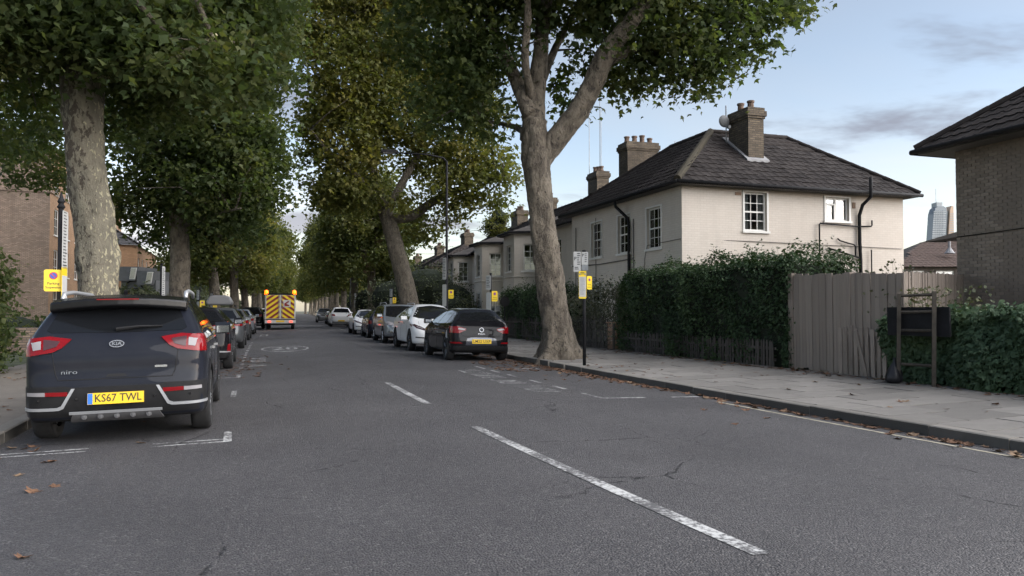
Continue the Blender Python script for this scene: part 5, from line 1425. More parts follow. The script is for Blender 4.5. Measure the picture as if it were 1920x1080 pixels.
bush('shrub', 'dark leafy shrub behind the dark picket fence beside the parking post', 'shrub', [B(1130, 560, 25.5, .85, 1.2, .75), B(1160, 590, 24.5, .6, .9, .9), B(1090, 580, 27, .8, 1.2, .8), B(1150, 540, 24.8, .45, .6, .4)], 3800, M['leaf_shrub2'], 63, 0.085, core=False)
bush('bush', 'green leafy bush overhanging the left pavement at the left edge', 'bush', [(-5.7, 17.6, 1.2, .95, 1.3, 1.2), (-5.6, 18.6, 1.9, .85, 1.1, .9), (-6.1, 16.4, 1.6, .9, 1.2, 1.3), (-5.3, 17.9, .7, .7, 1.0, .7), (-5.2, 16.9, 1.0, .7, .9, .9), (-5.5, 16.2, 2.3, .7, .9, .7)], 20000, M['leaf_green'], 64, 0.11)
for nm, lb, u, v, d, rx, rz, n, sd in (('garden_tree', 'dark bushy garden tree in front of the terrace behind the leaning tree', 800, 545, 50, 2.6, 2.0, 7000, 65), ('garden_tree', 'low dark garden shrub right of the street lamp post', 850, 580, 46, 1.7, 1.1, 4000, 66), ('garden_tree', 'olive garden tree between the second and third right-hand trunks', 730, 560, 62, 2.0, 2.2, 4000, 67)):
    p = at(u, v, d)
    r_ = bush(nm, lb, 'tree', [(p.x, p.y, p.z, rx, rx, rz), (p.x - .8 * rx, p.y + 1, p.z - .5, rx * .7, rx * .7, rz * .8), (p.x + .6 * rx, p.y - .5, p.z - .6, rx * .7, rx * .7, rz * .7)], n, M['leaf_shrub'], sd, 0.13, LEAF4, spread=0.25)
    MB().tube([(0, 0, -0.1), (0.05, 0, p.z)], [0.14, 0.09], 8).build('trunk', M['bark_dark'], r_)
p = at(935, 408, 52)
r_ = bush('climbing_plant', 'climbing plant swallowing a chimney stack on the terrace', 'plant', [(p.x, p.y, p.z, .75, .75, .75), (p.x - .3, p.y, p.z - .6, .8, .8, .6)], 2400, M['leaf_gold'], 68, 0.13, LEAF4, base=(p.x, p.y, p.z - 1.2))
p = at(1715, 470, 120)
bush('distant_tree', 'distant dark tree on the skyline below the tower', 'tree', [(p.x, p.y, p.z - 1.5, 3.2, 3.2, 1.6), (p.x + 2.5, p.y, p.z - .9, 1.5, 1.5, 1.3), (p.x - 2, p.y, p.z - 2, 2, 2, 1.3)], 1500, M['leaf_shrub'], 69, 0.4, LEAF4, core=False, spread=0.5, base=(p.x, p.y, 0))
MB().tube([(0, 0, -0.3), (0, 0, p.z - 1.5)], [0.35, 0.2], 8).build('trunk', M['bark_dark'], bpy.data.objects['distant_tree'])
# greenery filling the left side behind the pavement
for i, (x, yv, rx, rz, n) in enumerate(((-8.5, 33, 1.5, 0.7, 2500), (-8.0, 45, 1.6, 1.0, 2500))):
    bush('bush', ('low dark shrub by the brick garden wall on the left', 'dark shrub on the lawn in front of the brick flats')[i], 'bush', [(x, yv, rz * .8, rx, rx, rz), (x + 1, yv + 1.4, rz * .7, rx * .8, rx, rz * .8)], n, M['leaf_green'], 80 + i, 0.14, LEAF4)
for i, (x_, y_, rx_, rz_) in enumerate(((-9.0, 86, 3.2, 3.2), (-8.5, 106, 3.4, 3.4), (-7.5, 132, 3.6, 3.6), (17.5, 128, 3.6, 3.4), (19, 152, 3.8, 3.6))):
    r_ = bush('garden_tree', ('nearest bushy tree behind the left-hand row', 'middle bushy tree behind the left-hand row', 'farthest bushy tree behind the left-hand row', 'bushy tree behind the far right-hand row', 'farthest bushy tree behind the right-hand row')[i], 'tree', [(x_, y_, rz_ + .4, rx_, rx_, rz_), (x_ + .8, y_ + 3, rz_ - .2, rx_ * .8, rx_, rz_ * .8), (x_ - 1.5, y_ - 2.5, rz_ - .4, rx_ * .8, rx_ * .8, rz_ * .7)], 5200, M['leaf_olive'], 140 + i, 0.22, LEAF4, spread=0.35)
    MB().tube([(0, 0, -0.1), (0.05, 0, rz_)], [0.18, 0.1], 8).build('trunk', M['bark_dark'], r_)
for x0_, y0_, y1_, h_, sd_, lb_ in ((-6.6, 40.0, 58.0, 2.3, 84, 'dark unclipped hedge behind the low wall along the left pavement'), (-6.4, 62.0, 108.0, 2.6, 85, 'long dark hedge receding along the left pavement'), (10.9, 66.0, 108.0, 1.9, 86, 'dark garden hedge receding along the right pavement beyond the red canopy')):
    ym_ = (y0_ + y1_) / 2
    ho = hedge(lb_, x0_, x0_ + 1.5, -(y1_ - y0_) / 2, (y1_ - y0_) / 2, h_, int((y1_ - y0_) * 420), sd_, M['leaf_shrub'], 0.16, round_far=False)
    ho.location = (x0_ + 0.75 + off(ym_), ym_, 0); ho.rotation_euler = (0, 0, -heading(ym_))
# trees closing the far end of the street
for i, (xx, yy_, s_) in enumerate(((-2, 330, 1.3), (9, 345, 1.35), (20, 335, 1.3), (30, 350, 1.4))):
    put_tree(i % 4, xx + off(330) - 2, yy_, tq.uniform(0, 6.28), s_, ['leftmost', 'second from left', 'third from left', 'rightmost'][i] + ' of the trees closing the far end of the street')
# ivy over the boundary on the right
rs = np.random.default_rng(90)
iv = thing('ivy', 'mass of dark ivy covering the boundary at the right edge', 'ivy', (10.75, 8.2, 0))
n = 26000
yv = rs.uniform(-3.9, 2.75, n)
top = 1.14 + 0.10 * np.sin(yv * 2.1) + 0.07 * np.sin(yv * 5.3) + np.where(yv > 1.6, -(yv - 1.6) * 0.05, 0)
zz = rs.uniform(0, 1, n) ** 0.85 * top
depth_ = 0.30 + 0.12 * np.sin(yv * 1.7 + zz * 2) + 0.08 * np.sin(yv * 4.3 - zz * 3.1)
dep = depth_ * np.sqrt(np.clip(1 - (zz / (top + 0.05)) ** 4, 0.05, 1))
xx = -dep + np.abs(rs.normal(size=n)) * 0.10
tp = rs.uniform(0, 1, n) < 0.22
xx = np.where(tp, rs.uniform(-0.3, 0.9, n), xx); zz = np.where(tp, top + rs.normal(size=n) * 0.06 - 0.12 * np.abs(xx) , zz)
Pp = np.stack([xx, yv, zz + 0.03], 1)
O = np.tile(np.array([[-1.0, 0, 0.35]]), (n, 1))
V, Fq, a = leaves(Pp, 0.082, LEAF8 * np.array((1.1, 1, 1)), rs, out=O, up=0.1, droop=0.6, val=0.4 + 0.3 * np.sin(yv * 2.7 + zz * 4))
link('foliage', fast_mesh('foliage', V, Fq, M['leaf_ivy'], a), iv)
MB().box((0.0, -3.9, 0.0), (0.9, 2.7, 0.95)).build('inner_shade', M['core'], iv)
# a few trailing strands over the fence top
C = []
for k in range(9):
    q = random.Random(k); p = Vector((0.15 + q.uniform(0, .5), 1.2 + q.uniform(0, 1.8), 1.25)); 
    for j in range(70): C.append((p.x + q.gauss(0, .16), p.y + q.gauss(0, .22), p.z + q.uniform(-0.1, 0.42)))
V, Fq, a = leaves(np.array(C), 0.06, LEAF8, rs, up=0.2, droop=0.4)
link('trailing_strands', fast_mesh('trailing_strands', V, Fq, M['leaf_shrub'], a), iv)['kind'] = 'stuff'

# ------------------------------------------------------------------ fences
def board_fence(label, a, b, za, zb, step=0.098, m='wood', post_at=(), thick=0.022):
    a, b = Vector((*a, 0)), Vector((*b, 0)); L_ = (b - a).length; d = (b - a).normalized(); ang = math.atan2(d.y, d.x)
    root = thing('board_fence', label, 'fence', a, ang)
    bd = MB().box((0, -thick, 0), (1, 0, 1)).build('board', M[m], root); me = bd.data; bpy.data.objects.remove(bd)
    n = int(L_ / step); q = random.Random(label)
    for i in range(n):
        o = link('board', me, root)
        t = i / max(1, n - 1); h = za + (zb - za) * t + q.uniform(-0.02, 0.02)
        z0 = 0.05 + q.uniform(-0.02, 0.05)
        o.location = (i * L_ / n, (0.010 if i % 2 else 0.0), z0); o.scale = (step * q.uniform(1.10, 1.16), 1, h - z0); o.rotation_euler = (q.uniform(-0.008, 0.008), q.uniform(-0.008, 0.008), 0)
    for t, hh in post_at:
        MB().box((t * L_ - 0.06, -0.09, 0), (t * L_ + 0.06, 0.035, hh)).build('post', M[m], root)
    for z in (0.5, 1.5): MB().box((0, -0.10, z), (L_, -0.03, z + 0.08)).build('rail', M[m], root)
    return root
board_fence('grey weathered board fence right of the tall hedge', (10.82, 10.75), (10.82, 13.72), 1.93, 2.03, post_at=((0.0, 1.93), (0.42, 2.0), (0.985, 2.06)))
board_fence('weathered board fence running back to the brick house', (16.1, 14.1), (10.80, 10.68), 2.12, 1.95, step=0.115)
def picket_fence(label, x, y0, y1, h, m, step=0.105, w=0.06, seed=1):
    root = thing('picket_fence', label, 'fence', (x, y0, 0), math.pi / 2)
    pk = MB().prism([(0, 0), (w, 0), (w, 0.90), (w / 2, 1.0), (0, 0.90)], 'y', -0.018, 0).build('picket', M[m], root); me = pk.data; bpy.data.objects.remove(pk)
    L_ = y1 - y0; n = int(L_ / step); q = random.Random(seed)
    for i in range(n):
        o = link('picket', me, root)
        yv = i * step
        o.location = (yv, -(off(y0 + yv) - off(y0)) + q.uniform(-0.012, 0.012), 0.03); o.scale = (q.uniform(0.9, 1.1), 1, h * q.uniform(0.93, 1.04)); o.rotation_euler = (q.uniform(-0.04, 0.04), q.uniform(-0.03, 0.03), 0)
    for z in (0.18, h - 0.2): MB().box((0, -0.06, z), (L_, -0.02, z + 0.06)).build('rail', M[m], root)
    return root
picket_fence('low weathered picket fence under the tall hedge', 10.62, 14.0, 21.5, 0.62, 'wood_dark', seed=2)
picket_fence('dark picket fence and gate between the bin box and the nearest right-hand trunk', 10.66 + off(24), 22.5, 26.9, 1.05, 'wood_dark', seed=3)
picket_fence('dark picket fence in front of the hedge left of the nearest right-hand trunk', 10.58 + off(31), 27.1, 34.5, 0.95, 'wood_dark', seed=4)
# leaning low pale picket panel against the board fence
pl = thing('loose_pickets', 'short grey picket panel standing against the board fence', 'panel', (10.58, 10.85, 0.06), math.pi / 2)
q = random.Random(6)
for i in range(9):
    hh = 0.92 + q.uniform(-0.05, 0.03)
    o = MB().box((i * 0.135, -0.02, 0), (i * 0.135 + 0.085, 0, hh)).build('picket', M['wood'], pl); o.rotation_euler = (0, q.uniform(-0.04, 0.04), 0)
for z in (0.3, 0.75): MB().box((0, -0.05, z), (1.2, -0.02, z + 0.06)).build('rail', M['wood'], pl)
MB().box((0.0, 0.004, 0.0), (0.07, 0.022, 0.86)).build('loose_slat', M['wood'], pl).matrix_local = Matrix.Translation((0.42, 0.004, 0.02)) @ Matrix.Rotation(0.30, 4, 'Y')
# slatted bin box
pb = at(1158, 655, 23.6)
bb_ = thing('slatted_box', 'small brown slatted wooden box between hedge and dark pickets', 'box', (10.75 + off(22), 21.95, 0.04))
for i in range(6): MB().box((-0.22, -0.2, 0.04 + i * 0.135), (-0.195, 0.24, 0.04 + i * 0.135 + 0.115)).build('slat', M['wood_box'], bb_)
for i in range(6): MB().box((-0.19, -0.225, 0.04 + i * 0.135), (0.3, -0.2, 0.04 + i * 0.135 + 0.115)).build('slat', M['wood_box'], bb_)
MB().box((-0.25, -0.25, 0.84), (0.32, 0.26, 0.875)).build('lid', M['wood_box'], bb_)
for x, yv in ((-0.2, -0.2), (0.28, -0.2), (-0.2, 0.22)): MB().box((x - 0.03, yv - 0.03, 0.0), (x + 0.03, yv + 0.03, 0.84)).build('post', M['wood_dark'], bb_)

# frame of a notice board seen from behind
nf = thing('notice_board_stand', 'rusty metal frame of an old notice board standing in the ivy', 'frame', (10.22, 9.52, 0.05), math.pi / 2 + 0.08)
rm = mat('rusty_frame', (0.055, 0.046, 0.036), 0.8, var=0.4, scale=9)
def bar(a, b, r, name='bar'): return MB().tube([a, b], r, 4).build(name, rm, nf)
bar((0, 0, 0), (-0.05, 0.02, 1.52), 0.042, 'post'); bar((0.66, 0, 0.0), (0.60, 0.02, 1.50), 0.042, 'post')
for z in (1.47, 1.20, 0.90, 0.34): bar((-0.04 * z / 1.5, -0.01, z), (0.66 - 0.06 * z / 1.5, -0.01, z - 0.01), 0.024, 'rail')
MB().box((-0.24, -0.13, 0.80), (0.92, -0.10, 1.27)).build('panel', mat('dark_panel', (0.014, 0.014, 0.016), 0.8, var=0.3, spec=0.2), nf).rotation_euler = (-0.03, 0, 0)
rq = random.Random(8)
bg = MB()
prof = [(0.001, 0), (0.09, 0.008), (0.125, 0.05), (0.13, 0.11), (0.115, 0.19), (0.085, 0.27), (0.05, 0.34), (0.022, 0.40), (0.018, 0.43), (0.035, 0.46), (0.001, 0.45)]
bg.lathe(prof, (0, 0, 0), 'z', 18)
bg.v = [((x * 1.15) * (1 + 0.22 * mnoise.noise(Vector((x * 9, y * 9, z * 7))) + 0.10 * math.sin(6 * math.atan2(y, x) + z * 9)) + 0.05 * z, y * (1 + 0.25 * mnoise.noise(Vector((x * 8 + 5, y * 8, z * 7)))), z * 0.92) for x, y, z in bg.v]
tag(bg.build('rubbish_bag', M['bag'], None, True), 'small black rubbish bag at the foot of the metal frame', 'bag').location = (10.14, 10.24, 0.055)

# ------------------------------------------------------------------ parking posts and signs
def sign_plate(parent, T, w, h, m, name='sign_plate', r=0.03, th=0.006):
    pts = []
    for cx, cy, a0 in ((w / 2 - r, h / 2 - r, 0), (-w / 2 + r, h / 2 - r, 90), (-w / 2 + r, -h / 2 + r, 180), (w / 2 - r, -h / 2 + r, 270)):
        for k in range(5): a = R(a0 + k * 22.5); pts.append((cx + r * math.cos(a), cy + r * math.sin(a)))
    return MB().prism(pts, 'z', -th, 0, 0, T).build(name, m, parent)
def letter(parent, T, s, size, cx, cy, m, name='lettering', sx=1.0, bold=0.0, lift=0.002):
    v, f = text_mesh(s, size, bold)
    return MB().add([T @ Vector((x * sx + cx, yv + cy, lift)) for x, yv, z in v], f).build(name, m, parent)
def disc(parent, T, cx, cy, r, m, lift, name='symbol', r0=0.0, seg=24):
    mb = MB()
    if r0 == 0: mb.add([T @ Vector((cx + r * math.cos(2 * math.pi * k / seg), cy + r * math.sin(2 * math.pi * k / seg), lift)) for k in range(seg)], [tuple(range(seg))])
    else:
        mb.add([T @ Vector((cx + q * math.cos(2 * math.pi * k / seg), cy + q * math.sin(2 * math.pi * k / seg), lift)) for q in (r0, r) for k in range(seg)], [(k, seg + k, seg + (k + 1) % seg, (k + 1) % seg) for k in range(seg)])
    return mb.build(name, m, parent)
def suspension(parent, T, w=0.30, h=0.40):
    s = sign_plate(parent, T, w, h, M['yellow'], 'yellow_sign')
    disc(s, T, 0, h * 0.22, w * 0.23, M['sign_red'], 0.0015); disc(s, T, 0, h * 0.22, w * 0.175, M['sign_blue'], 0.0025)
    a = R(45); c = Vector((0, h * 0.22, 0.0035)); dx = Vector((math.cos(-a), math.sin(-a), 0)) * w * 0.19; dn = Vector((math.sin(a), math.cos(a), 0)) * w * 0.025
    MB().add([T @ (c - dx - dn), T @ (c + dx - dn), T @ (c + dx + dn), T @ (c - dx + dn)], [(0, 1, 2, 3)]).build('symbol', M['sign_red'], s)
    letter(s, T, 'Parking', w * 0.22, 0, -h * 0.14, M['ink'], bold=0.012); letter(s, T, 'Suspension', w * 0.205, 0, -h * 0.32, M['ink'], sx=0.92, bold=0.012)
    return s
def lines_of_text(parent, T, w, h, n, m=None, seed=1):
    q = random.Random(seed); mb = MB()
    for i in range(n):
        yv = h / 2 - (i + 0.7) * h / (n + 0.6); a = -w * 0.40; b = w * q.uniform(0.1, 0.40)
        mb.add([T @ Vector((a, yv, 0.002)), T @ Vector((b, yv, 0.002)), T @ Vector((b, yv + h * 0.35 / n, 0.002)), T @ Vector((a, yv + h * 0.35 / n, 0.002))], [(0, 1, 2, 3)])
    return mb.build('small_print', m or M['ink'], parent)
FACE = (-_s, -_c, 0)      # signs turned to oncoming walkers
M['notice_grey'] = mat('notice_grey', (0.42, 0.42, 0.40), 0.6)
def post_set(label, x, y, h, kind, face_yaw=0.0):
    z0 = foot_z(x if x > 0 else x)
    root = thing('sign_post', label, 'sign post', (x + off(y), y, z0 - 0.01), 0, 'parking sign posts')
    MB().tube([(0, 0, 0), (0, 0, h)], 0.038, 12).build('post', M['black_metal'], root, smooth=True)
    MB().lathe([(0.045, 0), (0.045, 0.025), (0.001, 0.04)], (0, 0, h - 0.005), 'z', 12).build('cap', M['black_metal'], root)
    def TT(cx, z, ang):       # plate facing: ang degrees from facing straight back down the road, positive turns to +X
        a = R(ang); n = Vector((math.sin(a), -math.cos(a), 0)); u = Vector((math.cos(a), math.sin(a), 0))
        return frame(Vector((0, 0, z)) + u * cx + n * 0.05, u, n)
    if kind == 'main':
        T1 = TT(-0.155, 2.38, -28); s1_ = sign_plate(root, T1, 0.165, 0.46, M['sign_white'], r=0.015)
        letter(s1_, T1, 'P', 0.11, -0.042, 0.07, M['ink'], bold=0.02); lines_of_text(s1_, T1 @ Matrix.Translation((0.035, 0.05, 0)), 0.09, 0.32, 6, seed=2); lines_of_text(s1_, T1 @ Matrix.Translation((0, -0.16, 0)), 0.14, 0.10, 2, seed=3)
        T2 = TT(0.02, 2.455, -28); s2_ = sign_plate(root, T2, 0.15, 0.29, M['sign_white'], r=0.015)
        letter(s2_, T2, 'P', 0.09, -0.04, 0.07, M['ink'], bold=0.02); lines_of_text(s2_, T2 @ Matrix.Translation((0.03, 0.0, 0)), 0.085, 0.25, 5, seed=4)
        sign_plate(root, TT(0.02, 2.24, -28), 0.15, 0.13, M['grey_metal'], r=0.01)
        T3 = TT(-0.04, 1.85, -20); s3_ = sign_plate(root, T3, 0.17, 0.63, M['yellow'], r=0.02)
        sign_plate(s3_, T3 @ Matrix.Translation((0, -0.045, 0.004)), 0.155, 0.46, M['sign_white'], 'notice_sheet', 0.01)
        lines_of_text(s3_, T3 @ Matrix.Translation((0, -0.04, 0.004)), 0.13, 0.42, 14, M['grey_metal'], seed=5); lines_of_text(s3_, T3 @ Matrix.Translation((0, 0.255, 0)), 0.13, 0.08, 2, seed=6)
        disc(s3_, T3, -0.06, 0.245, 0.016, M['sign_blue'], 0.003); disc(s3_, T3, 0.06, 0.245, 0.016, M['sign_blue'], 0.003)
        suspension(root, TT(0.115, 1.90, 15), 0.145, 0.31)
    elif kind == 'left':
        T1 = TT(0.06, 2.36, 88); s1_ = sign_plate(root, T1, 0.30, 0.90, M['sign_white']); lines_of_text(s1_, T1, 0.28, 0.9, 18, seed=7)
        T3 = TT(0.055, 1.58, 88); s3_ = sign_plate(root, T3, 0.30, 0.72, M['yellow']); sign_plate(s3_, T3 @ Matrix.Translation((0, -0.04, 0.004)), 0.28, 0.52, M['sign_white'], 'notice_sheet')
        suspension(root, TT(-0.09, 1.72, 14), 0.25, 0.335)
        MB().lathe([(0.05, 0), (0.06, 0.02), (0.035, 0.07), (0.055, 0.10), (0.03, 0.16), (0.012, 0.24), (0.001, 0.25)], (0, 0, h), 'z', 12).build('finial', M['black_metal'], root)
    elif kind == 'left2':
        T1 = TT(0.06, 2.15, 78); s1_ = sign_plate(root, T1, 0.28, 1.0, M['sign_white']); lines_of_text(s1_, T1, 0.26, 0.9, 14, seed=8)
        T3 = TT(0.06, 1.4, 78); s3_ = sign_plate(root, T3, 0.28, 0.6, M['yellow']); sign_plate(s3_, T3 @ Matrix.Translation((0, -0.06, 0.004)), 0.26, 0.42, M['sign_white'], 'notice_sheet')
        suspension(root, TT(-0.2, 1.35, 10), 0.3, 0.36)
    else:
        T1 = TT(-0.06, h - 0.28, -55); s1_ = sign_plate(root, T1, 0.20, 0.46, M['sign_white']); lines_of_text(s1_, T1, 0.2, 0.4, 7, seed=9)
        T3 = TT(-0.05, h - 0.95, -55); sign_plate(root, T3, 0.20, 0.7, M['notice_grey'], 'notice_sheet')
        suspension(root, TT(0.12, h - 0.72, 15), 0.22, 0.34)
    return root
post_set('black parking post with white and yellow signs beside the nearest right-hand tree', 7.17, 16.25, 2.62, 'main')
post_set('tall black post with yellow suspension sign left of the pale flaking trunk', -2.85, 13.6, 2.85, 'left')
post_set('black post with yellow sign beside the second left trunk', -2.85, 26.5, 2.72, 'left2')
post_set('sign post with yellow plate in front of the bay behind the black hatchback', 7.2, 23.9, 2.45, 'other')
post_set('sign post with yellow plate at the foot of the leaning tree', 7.2, 45.5, 2.6, 'other')
post_set('small sign post with yellow plate on the left, nearer of the far pair', -2.85, 40, 2.3, 'other')
post_set('small sign post with yellow plate on the left, farther of the far pair', -2.85, 47.5, 2.3, 'other')
post_set('far sign post beside the parked white car on the right', 7.2, 72, 2.9, 'other')

def lamp_post(label, x, y, h, arm, signs=False):
    root = thing('street_lamp', label, 'street lamp', (x + off(y), y, 0.0), -heading(y))
    MB().tube([(0, 0, 0), (0, 0, 1.3), (0, 0, 1.35), (0, 0, h)], [0.095, 0.095, 0.062, 0.045], 12).build('column', M['black_metal'], root, smooth=True)
    MB().tube([(0, 0, h - 0.05), (-0.15, 0, h + 0.12), (-0.8, 0, h + 0.22), (-arm, 0, h + 0.22)], [0.045, 0.04, 0.035, 0.03], 8).build('arm', M['black_metal'], root, smooth=True)
    MB().prism([(-arm - 0.65, h + 0.20), (-arm - 0.6, h + 0.29), (-arm - 0.1, h + 0.32), (-arm + 0.08, h + 0.26), (-arm + 0.08, h + 0.19)], 'y', -0.14, 0.14).build('lantern', M['black_metal'], root)
    MB().box((-arm - 0.55, -0.1, h + 0.165), (-arm - 0.1, 0.1, h + 0.199)).build('lens', M['lens_clear'], root)
    if signs:
        def T_(z, ang): a = R(ang); n = Vector((math.sin(a), -math.cos(a), 0)); u = Vector((math.cos(a), math.sin(a), 0)); return frame(Vector((0, 0, z)) + n * 0.07, u, n)
        s_ = sign_plate(root, T_(3.0, -55) @ Matrix.Translation((-0.06, 0, 0)), 0.20, 0.9, M['sign_white']); lines_of_text(s_, T_(3.0, -55) @ Matrix.Translation((-0.06, 0, 0)), 0.2, 0.8, 12, seed=12)
        sign_plate(root, T_(1.9, -50) @ Matrix.Translation((-0.06, 0, 0)), 0.20, 0.9, M['notice_grey'], 'notice_sheet')
        suspension(root, T_(1.95, 10) @ Matrix.Translation((0.17, 0, 0)), 0.23, 0.36)
    return root
lamp_post('black street lamp on the right pavement with yellow sign in front of the terrace', 7.35, 31.0, 7.45, 2.1, True)
lamp_post('distant street lamp on the right beyond the white car', 7.35, 82, 8.0, 1.6)
p = at(946, 567, 34)
rd = thing('round_sign', 'small dark round sign seen from behind by the terrace bay', 'sign', (p.x, p.y, 0.05))
MB().tube([(0, 0, 0), (0, 0, 1.85)], 0.03, 8).build('post', M['black_metal'], rd)
MB().lathe([(0.001, -0.01), (0.22, -0.01), (0.22, 0.01), (0.001, 0.01)], (0, -0.04, 1.62), 'y', 20).build('disc', M['plastic'], rd)
# overhead wires between the aerials
for i, (a, b) in enumerate(((at(760, 440, 60), at(960, 424, 45)), (at(770, 463, 62), at(850, 462, 58)), (at(768, 474, 62), at(845, 472, 58)))):
    m_ = (a + b) / 2 - Vector((0, 0, 0.12))
    tag(MB().tube(catmull([tuple(a), tuple(m_), tuple(b)], 6), 0.012, 4).build('overhead_wire', M['black_metal']), ('topmost overhead wire crossing the sky above the terrace roofs', 'middle overhead wire above the terrace roofs', 'lowest overhead wire above the terrace roofs')[i], 'wire')
tag(MB().tube([(14.75, 31.6, 7.8), (14.75, 31.6, 12.3)], 0.016, 5).build('radio_mast', M['grey_metal']), 'tall thin mast rising behind the roofs right of the nearest right-hand trunk', 'mast')

# ------------------------------------------------------------------ fallen leaves
def fallen_mesh(seed, m):
    q = random.Random(seed); n = 10; V = [(0, 0, 0.006)]
    for k in range(n):
        a = 2 * math.pi * k / n + q.uniform(-.15, .15); r = (1.0 if k % 2 == 0 else 0.55) * q.uniform(0.75, 1.1)
        V.append((r * math.cos(a), r * math.sin(a) * 0.85, q.uniform(0.0, 0.55) * (0.8 if k % 2 == 0 else 0.4)))
    me = bpy.data.meshes.new('fallen_leaf'); me.from_pydata(V, [], [(0, 1 + k, 1 + (k + 1) % n) for k in range(n)]); me.materials.append(m); return me
FL = [fallen_mesh(i, M['leaf_dead'] if i % 3 else M['leaf_dead_pale']) for i in range(6)]
q = random.Random(17)
def drop(x, y, lab, grp, s=None):
    on_road = ROAD_L < x < ROAD_R
    z = road_z(x) + 0.004 if on_road else foot_z(x) + 0.003
    o = link('fallen_leaf', q.choice(FL), None, (x + off(y), y, z)); s = s or q.uniform(0.05, 0.09)
    o.rotation_euler = (q.uniform(-.25, .25), q.uniform(-.25, .25), q.uniform(0, 6.28)); o.scale = (s, s, s * q.uniform(0.5, 1.1))
    tag(o, lab, 'leaf', grp)
for i in range(130): drop(ROAD_R - 0.03 - abs(q.gauss(0, 0.15)) * (2 if q.random() < .25 else 1), min(19.0, 3.5 + 15.5 * q.random() ** 0.7), 'brown fallen leaf lying in the right-hand gutter against the kerb', 'leaves in the right gutter')
for i in range(34): drop(q.uniform(5.2, 6.7), q.uniform(13.5, 19.3), 'brown fallen leaf scattered in the empty right-hand parking bay', 'leaves in the right parking bay')
for i in range(36): drop(q.uniform(7.1, 10.2), q.uniform(5.5, 18), 'brown fallen leaf scattered on the right-hand paving slabs', 'leaves on the right paving')
for i in range(60): drop(10.45 - abs(q.gauss(0, 0.14)), q.uniform(6.2, 20), 'brown fallen leaf drifted along the foot of the hedge, fence and ivy', 'leaves along the boundary')
for i in range(22): drop(ROAD_L + 0.05 + abs(q.gauss(0, 0.25)), q.uniform(5.8, 9.2), 'orange brown fallen leaf in the left gutter behind the grey car', 'leaves in the left gutter', q.uniform(0.05, 0.08))
for i in range(12): drop(q.uniform(-4.4, -2.7), q.uniform(8, 17), 'fallen leaf on the left pavement beside the grey car', 'leaves on the left pavement')
for x, yv, lb in ((-1.52, 6.75, 'single orange leaf on the asphalt behind the grey car'), (-1.35, 4.85, 'single small leaf on the asphalt at the lower left'), (-1.75, 7.9, 'fallen leaf under the rear bumper of the grey car, left of the pair'), (-1.1, 8.6, 'fallen leaf under the rear bumper of the grey car, right of the pair')): drop(x, yv, lb, None, 0.06)
for x, yv, lb in ((6.05, 8.2, 'single pale leaf on the asphalt nearest the right-hand waiting line'), (5.75, 9.1, 'single brown leaf on the asphalt off the right kerb'), (5.3, 7.8, 'single curled leaf on the open asphalt at the right')): drop(x, yv, lb, None, 0.07)
# uncountable litter further off
C, Fv = [], []
lit = MB(); me0 = [tuple(v.co) for v in FL[1].vertices]; f0 = [tuple(p.vertices) for p in FL[1].polygons]
def litter(x, y, s):
    z = (road_z(x) + 0.004) if ROAD_L < x < ROAD_R else foot_z(x) + 0.004
    a = q.uniform(0, 6.28); c, s_ = math.cos(a), math.sin(a)
    lit.add([(x + off(y) + s * (vx * c - vy * s_), y + s * (vx * s_ + vy * c), z + s * vz * 0.7) for vx, vy, vz in me0], f0)
for i in range(500): litter(ROAD_R - 0.05 - abs(q.gauss(0, 0.35)), q.uniform(16, 48), q.uniform(0.06, 0.10))
for i in range(420): litter(ROAD_R - 0.04 - abs(q.gauss(0, 0.16)), 11.5 + 8 * q.random() ** 0.8, q.uniform(0.05, 0.10))
for i in range(170): litter(q.uniform(5.3, 6.9), q.uniform(16, 20), q.uniform(0.05, 0.09))
for i in range(110): litter(ROAD_R - 0.04 - abs(q.gauss(0, 0.07)), q.choice((6.2, 7.3, 8.6, 9.5, 10.6)) + q.gauss(0, .35), q.uniform(0.05, 0.09))
for i in range(480): litter(10.48 - abs(q.gauss(0, 0.22)), q.uniform(5, 30), q.uniform(0.04, 0.08))
for i in range(220): litter(ROAD_L + 0.05 + abs(q.gauss(0, 0.6)), q.uniform(10, 40), q.uniform(0.05, 0.09))
for i in range(140): litter(q.uniform(-4.8, -2.6), q.uniform(6, 30), q.uniform(0.05, 0.08))
for i in range(140): litter(q.uniform(7.1, 10.4), q.uniform(12, 34), q.uniform(0.04, 0.07))
for i in range(160): litter(q.gauss(-0.4, 0.4), q.uniform(16, 24), q.uniform(0.05, 0.08))
tag(lit.build('leaf_litter', M['leaf_dead']), 'thin scatter of brown leaf litter along gutters and pavements', 'leaf litter', kind='stuff')
# ------------------------------------------------------------------ vehicles
def chaikin(P, it=2):
    P = np.array(P, float)
    for _ in range(it):
        N_ = np.roll(P, -1, axis=0)
        P = np.stack([P * 0.78 + N_ * 0.22, P * 0.22 + N_ * 0.78], 1).reshape(-1, 2)
    return P
def sdf_poly(q, P):
    """signed distance of points q (n,2) to the closed polygon P (m,2), negative inside"""
    A = P; Bp = np.roll(P, -1, axis=0); e = Bp - A
    w = q[:, None, :] - A[None]
    t = np.clip(np.sum(w * e[None], 2) / (np.sum(e * e, 1)[None] + 1e-12), 0, 1)
    d2 = np.sum((w - e[None] * t[..., None]) ** 2, 2)
    d = np.sqrt(d2.min(1))
    y = q[:, 1:2]; c1 = (A[None, :, 1] <= y) & (Bp[None, :, 1] > y); c2 = (A[None, :, 1] > y) & (Bp[None, :, 1] <= y)
    cr = e[None, :, 0] * w[..., 1] - e[None, :, 1] * w[..., 0]
    wn_ = np.sum(c1 & (cr > 0), 1) - np.sum(c2 & (cr < 0), 1)
    return np.where(wn_ != 0, -d, d)
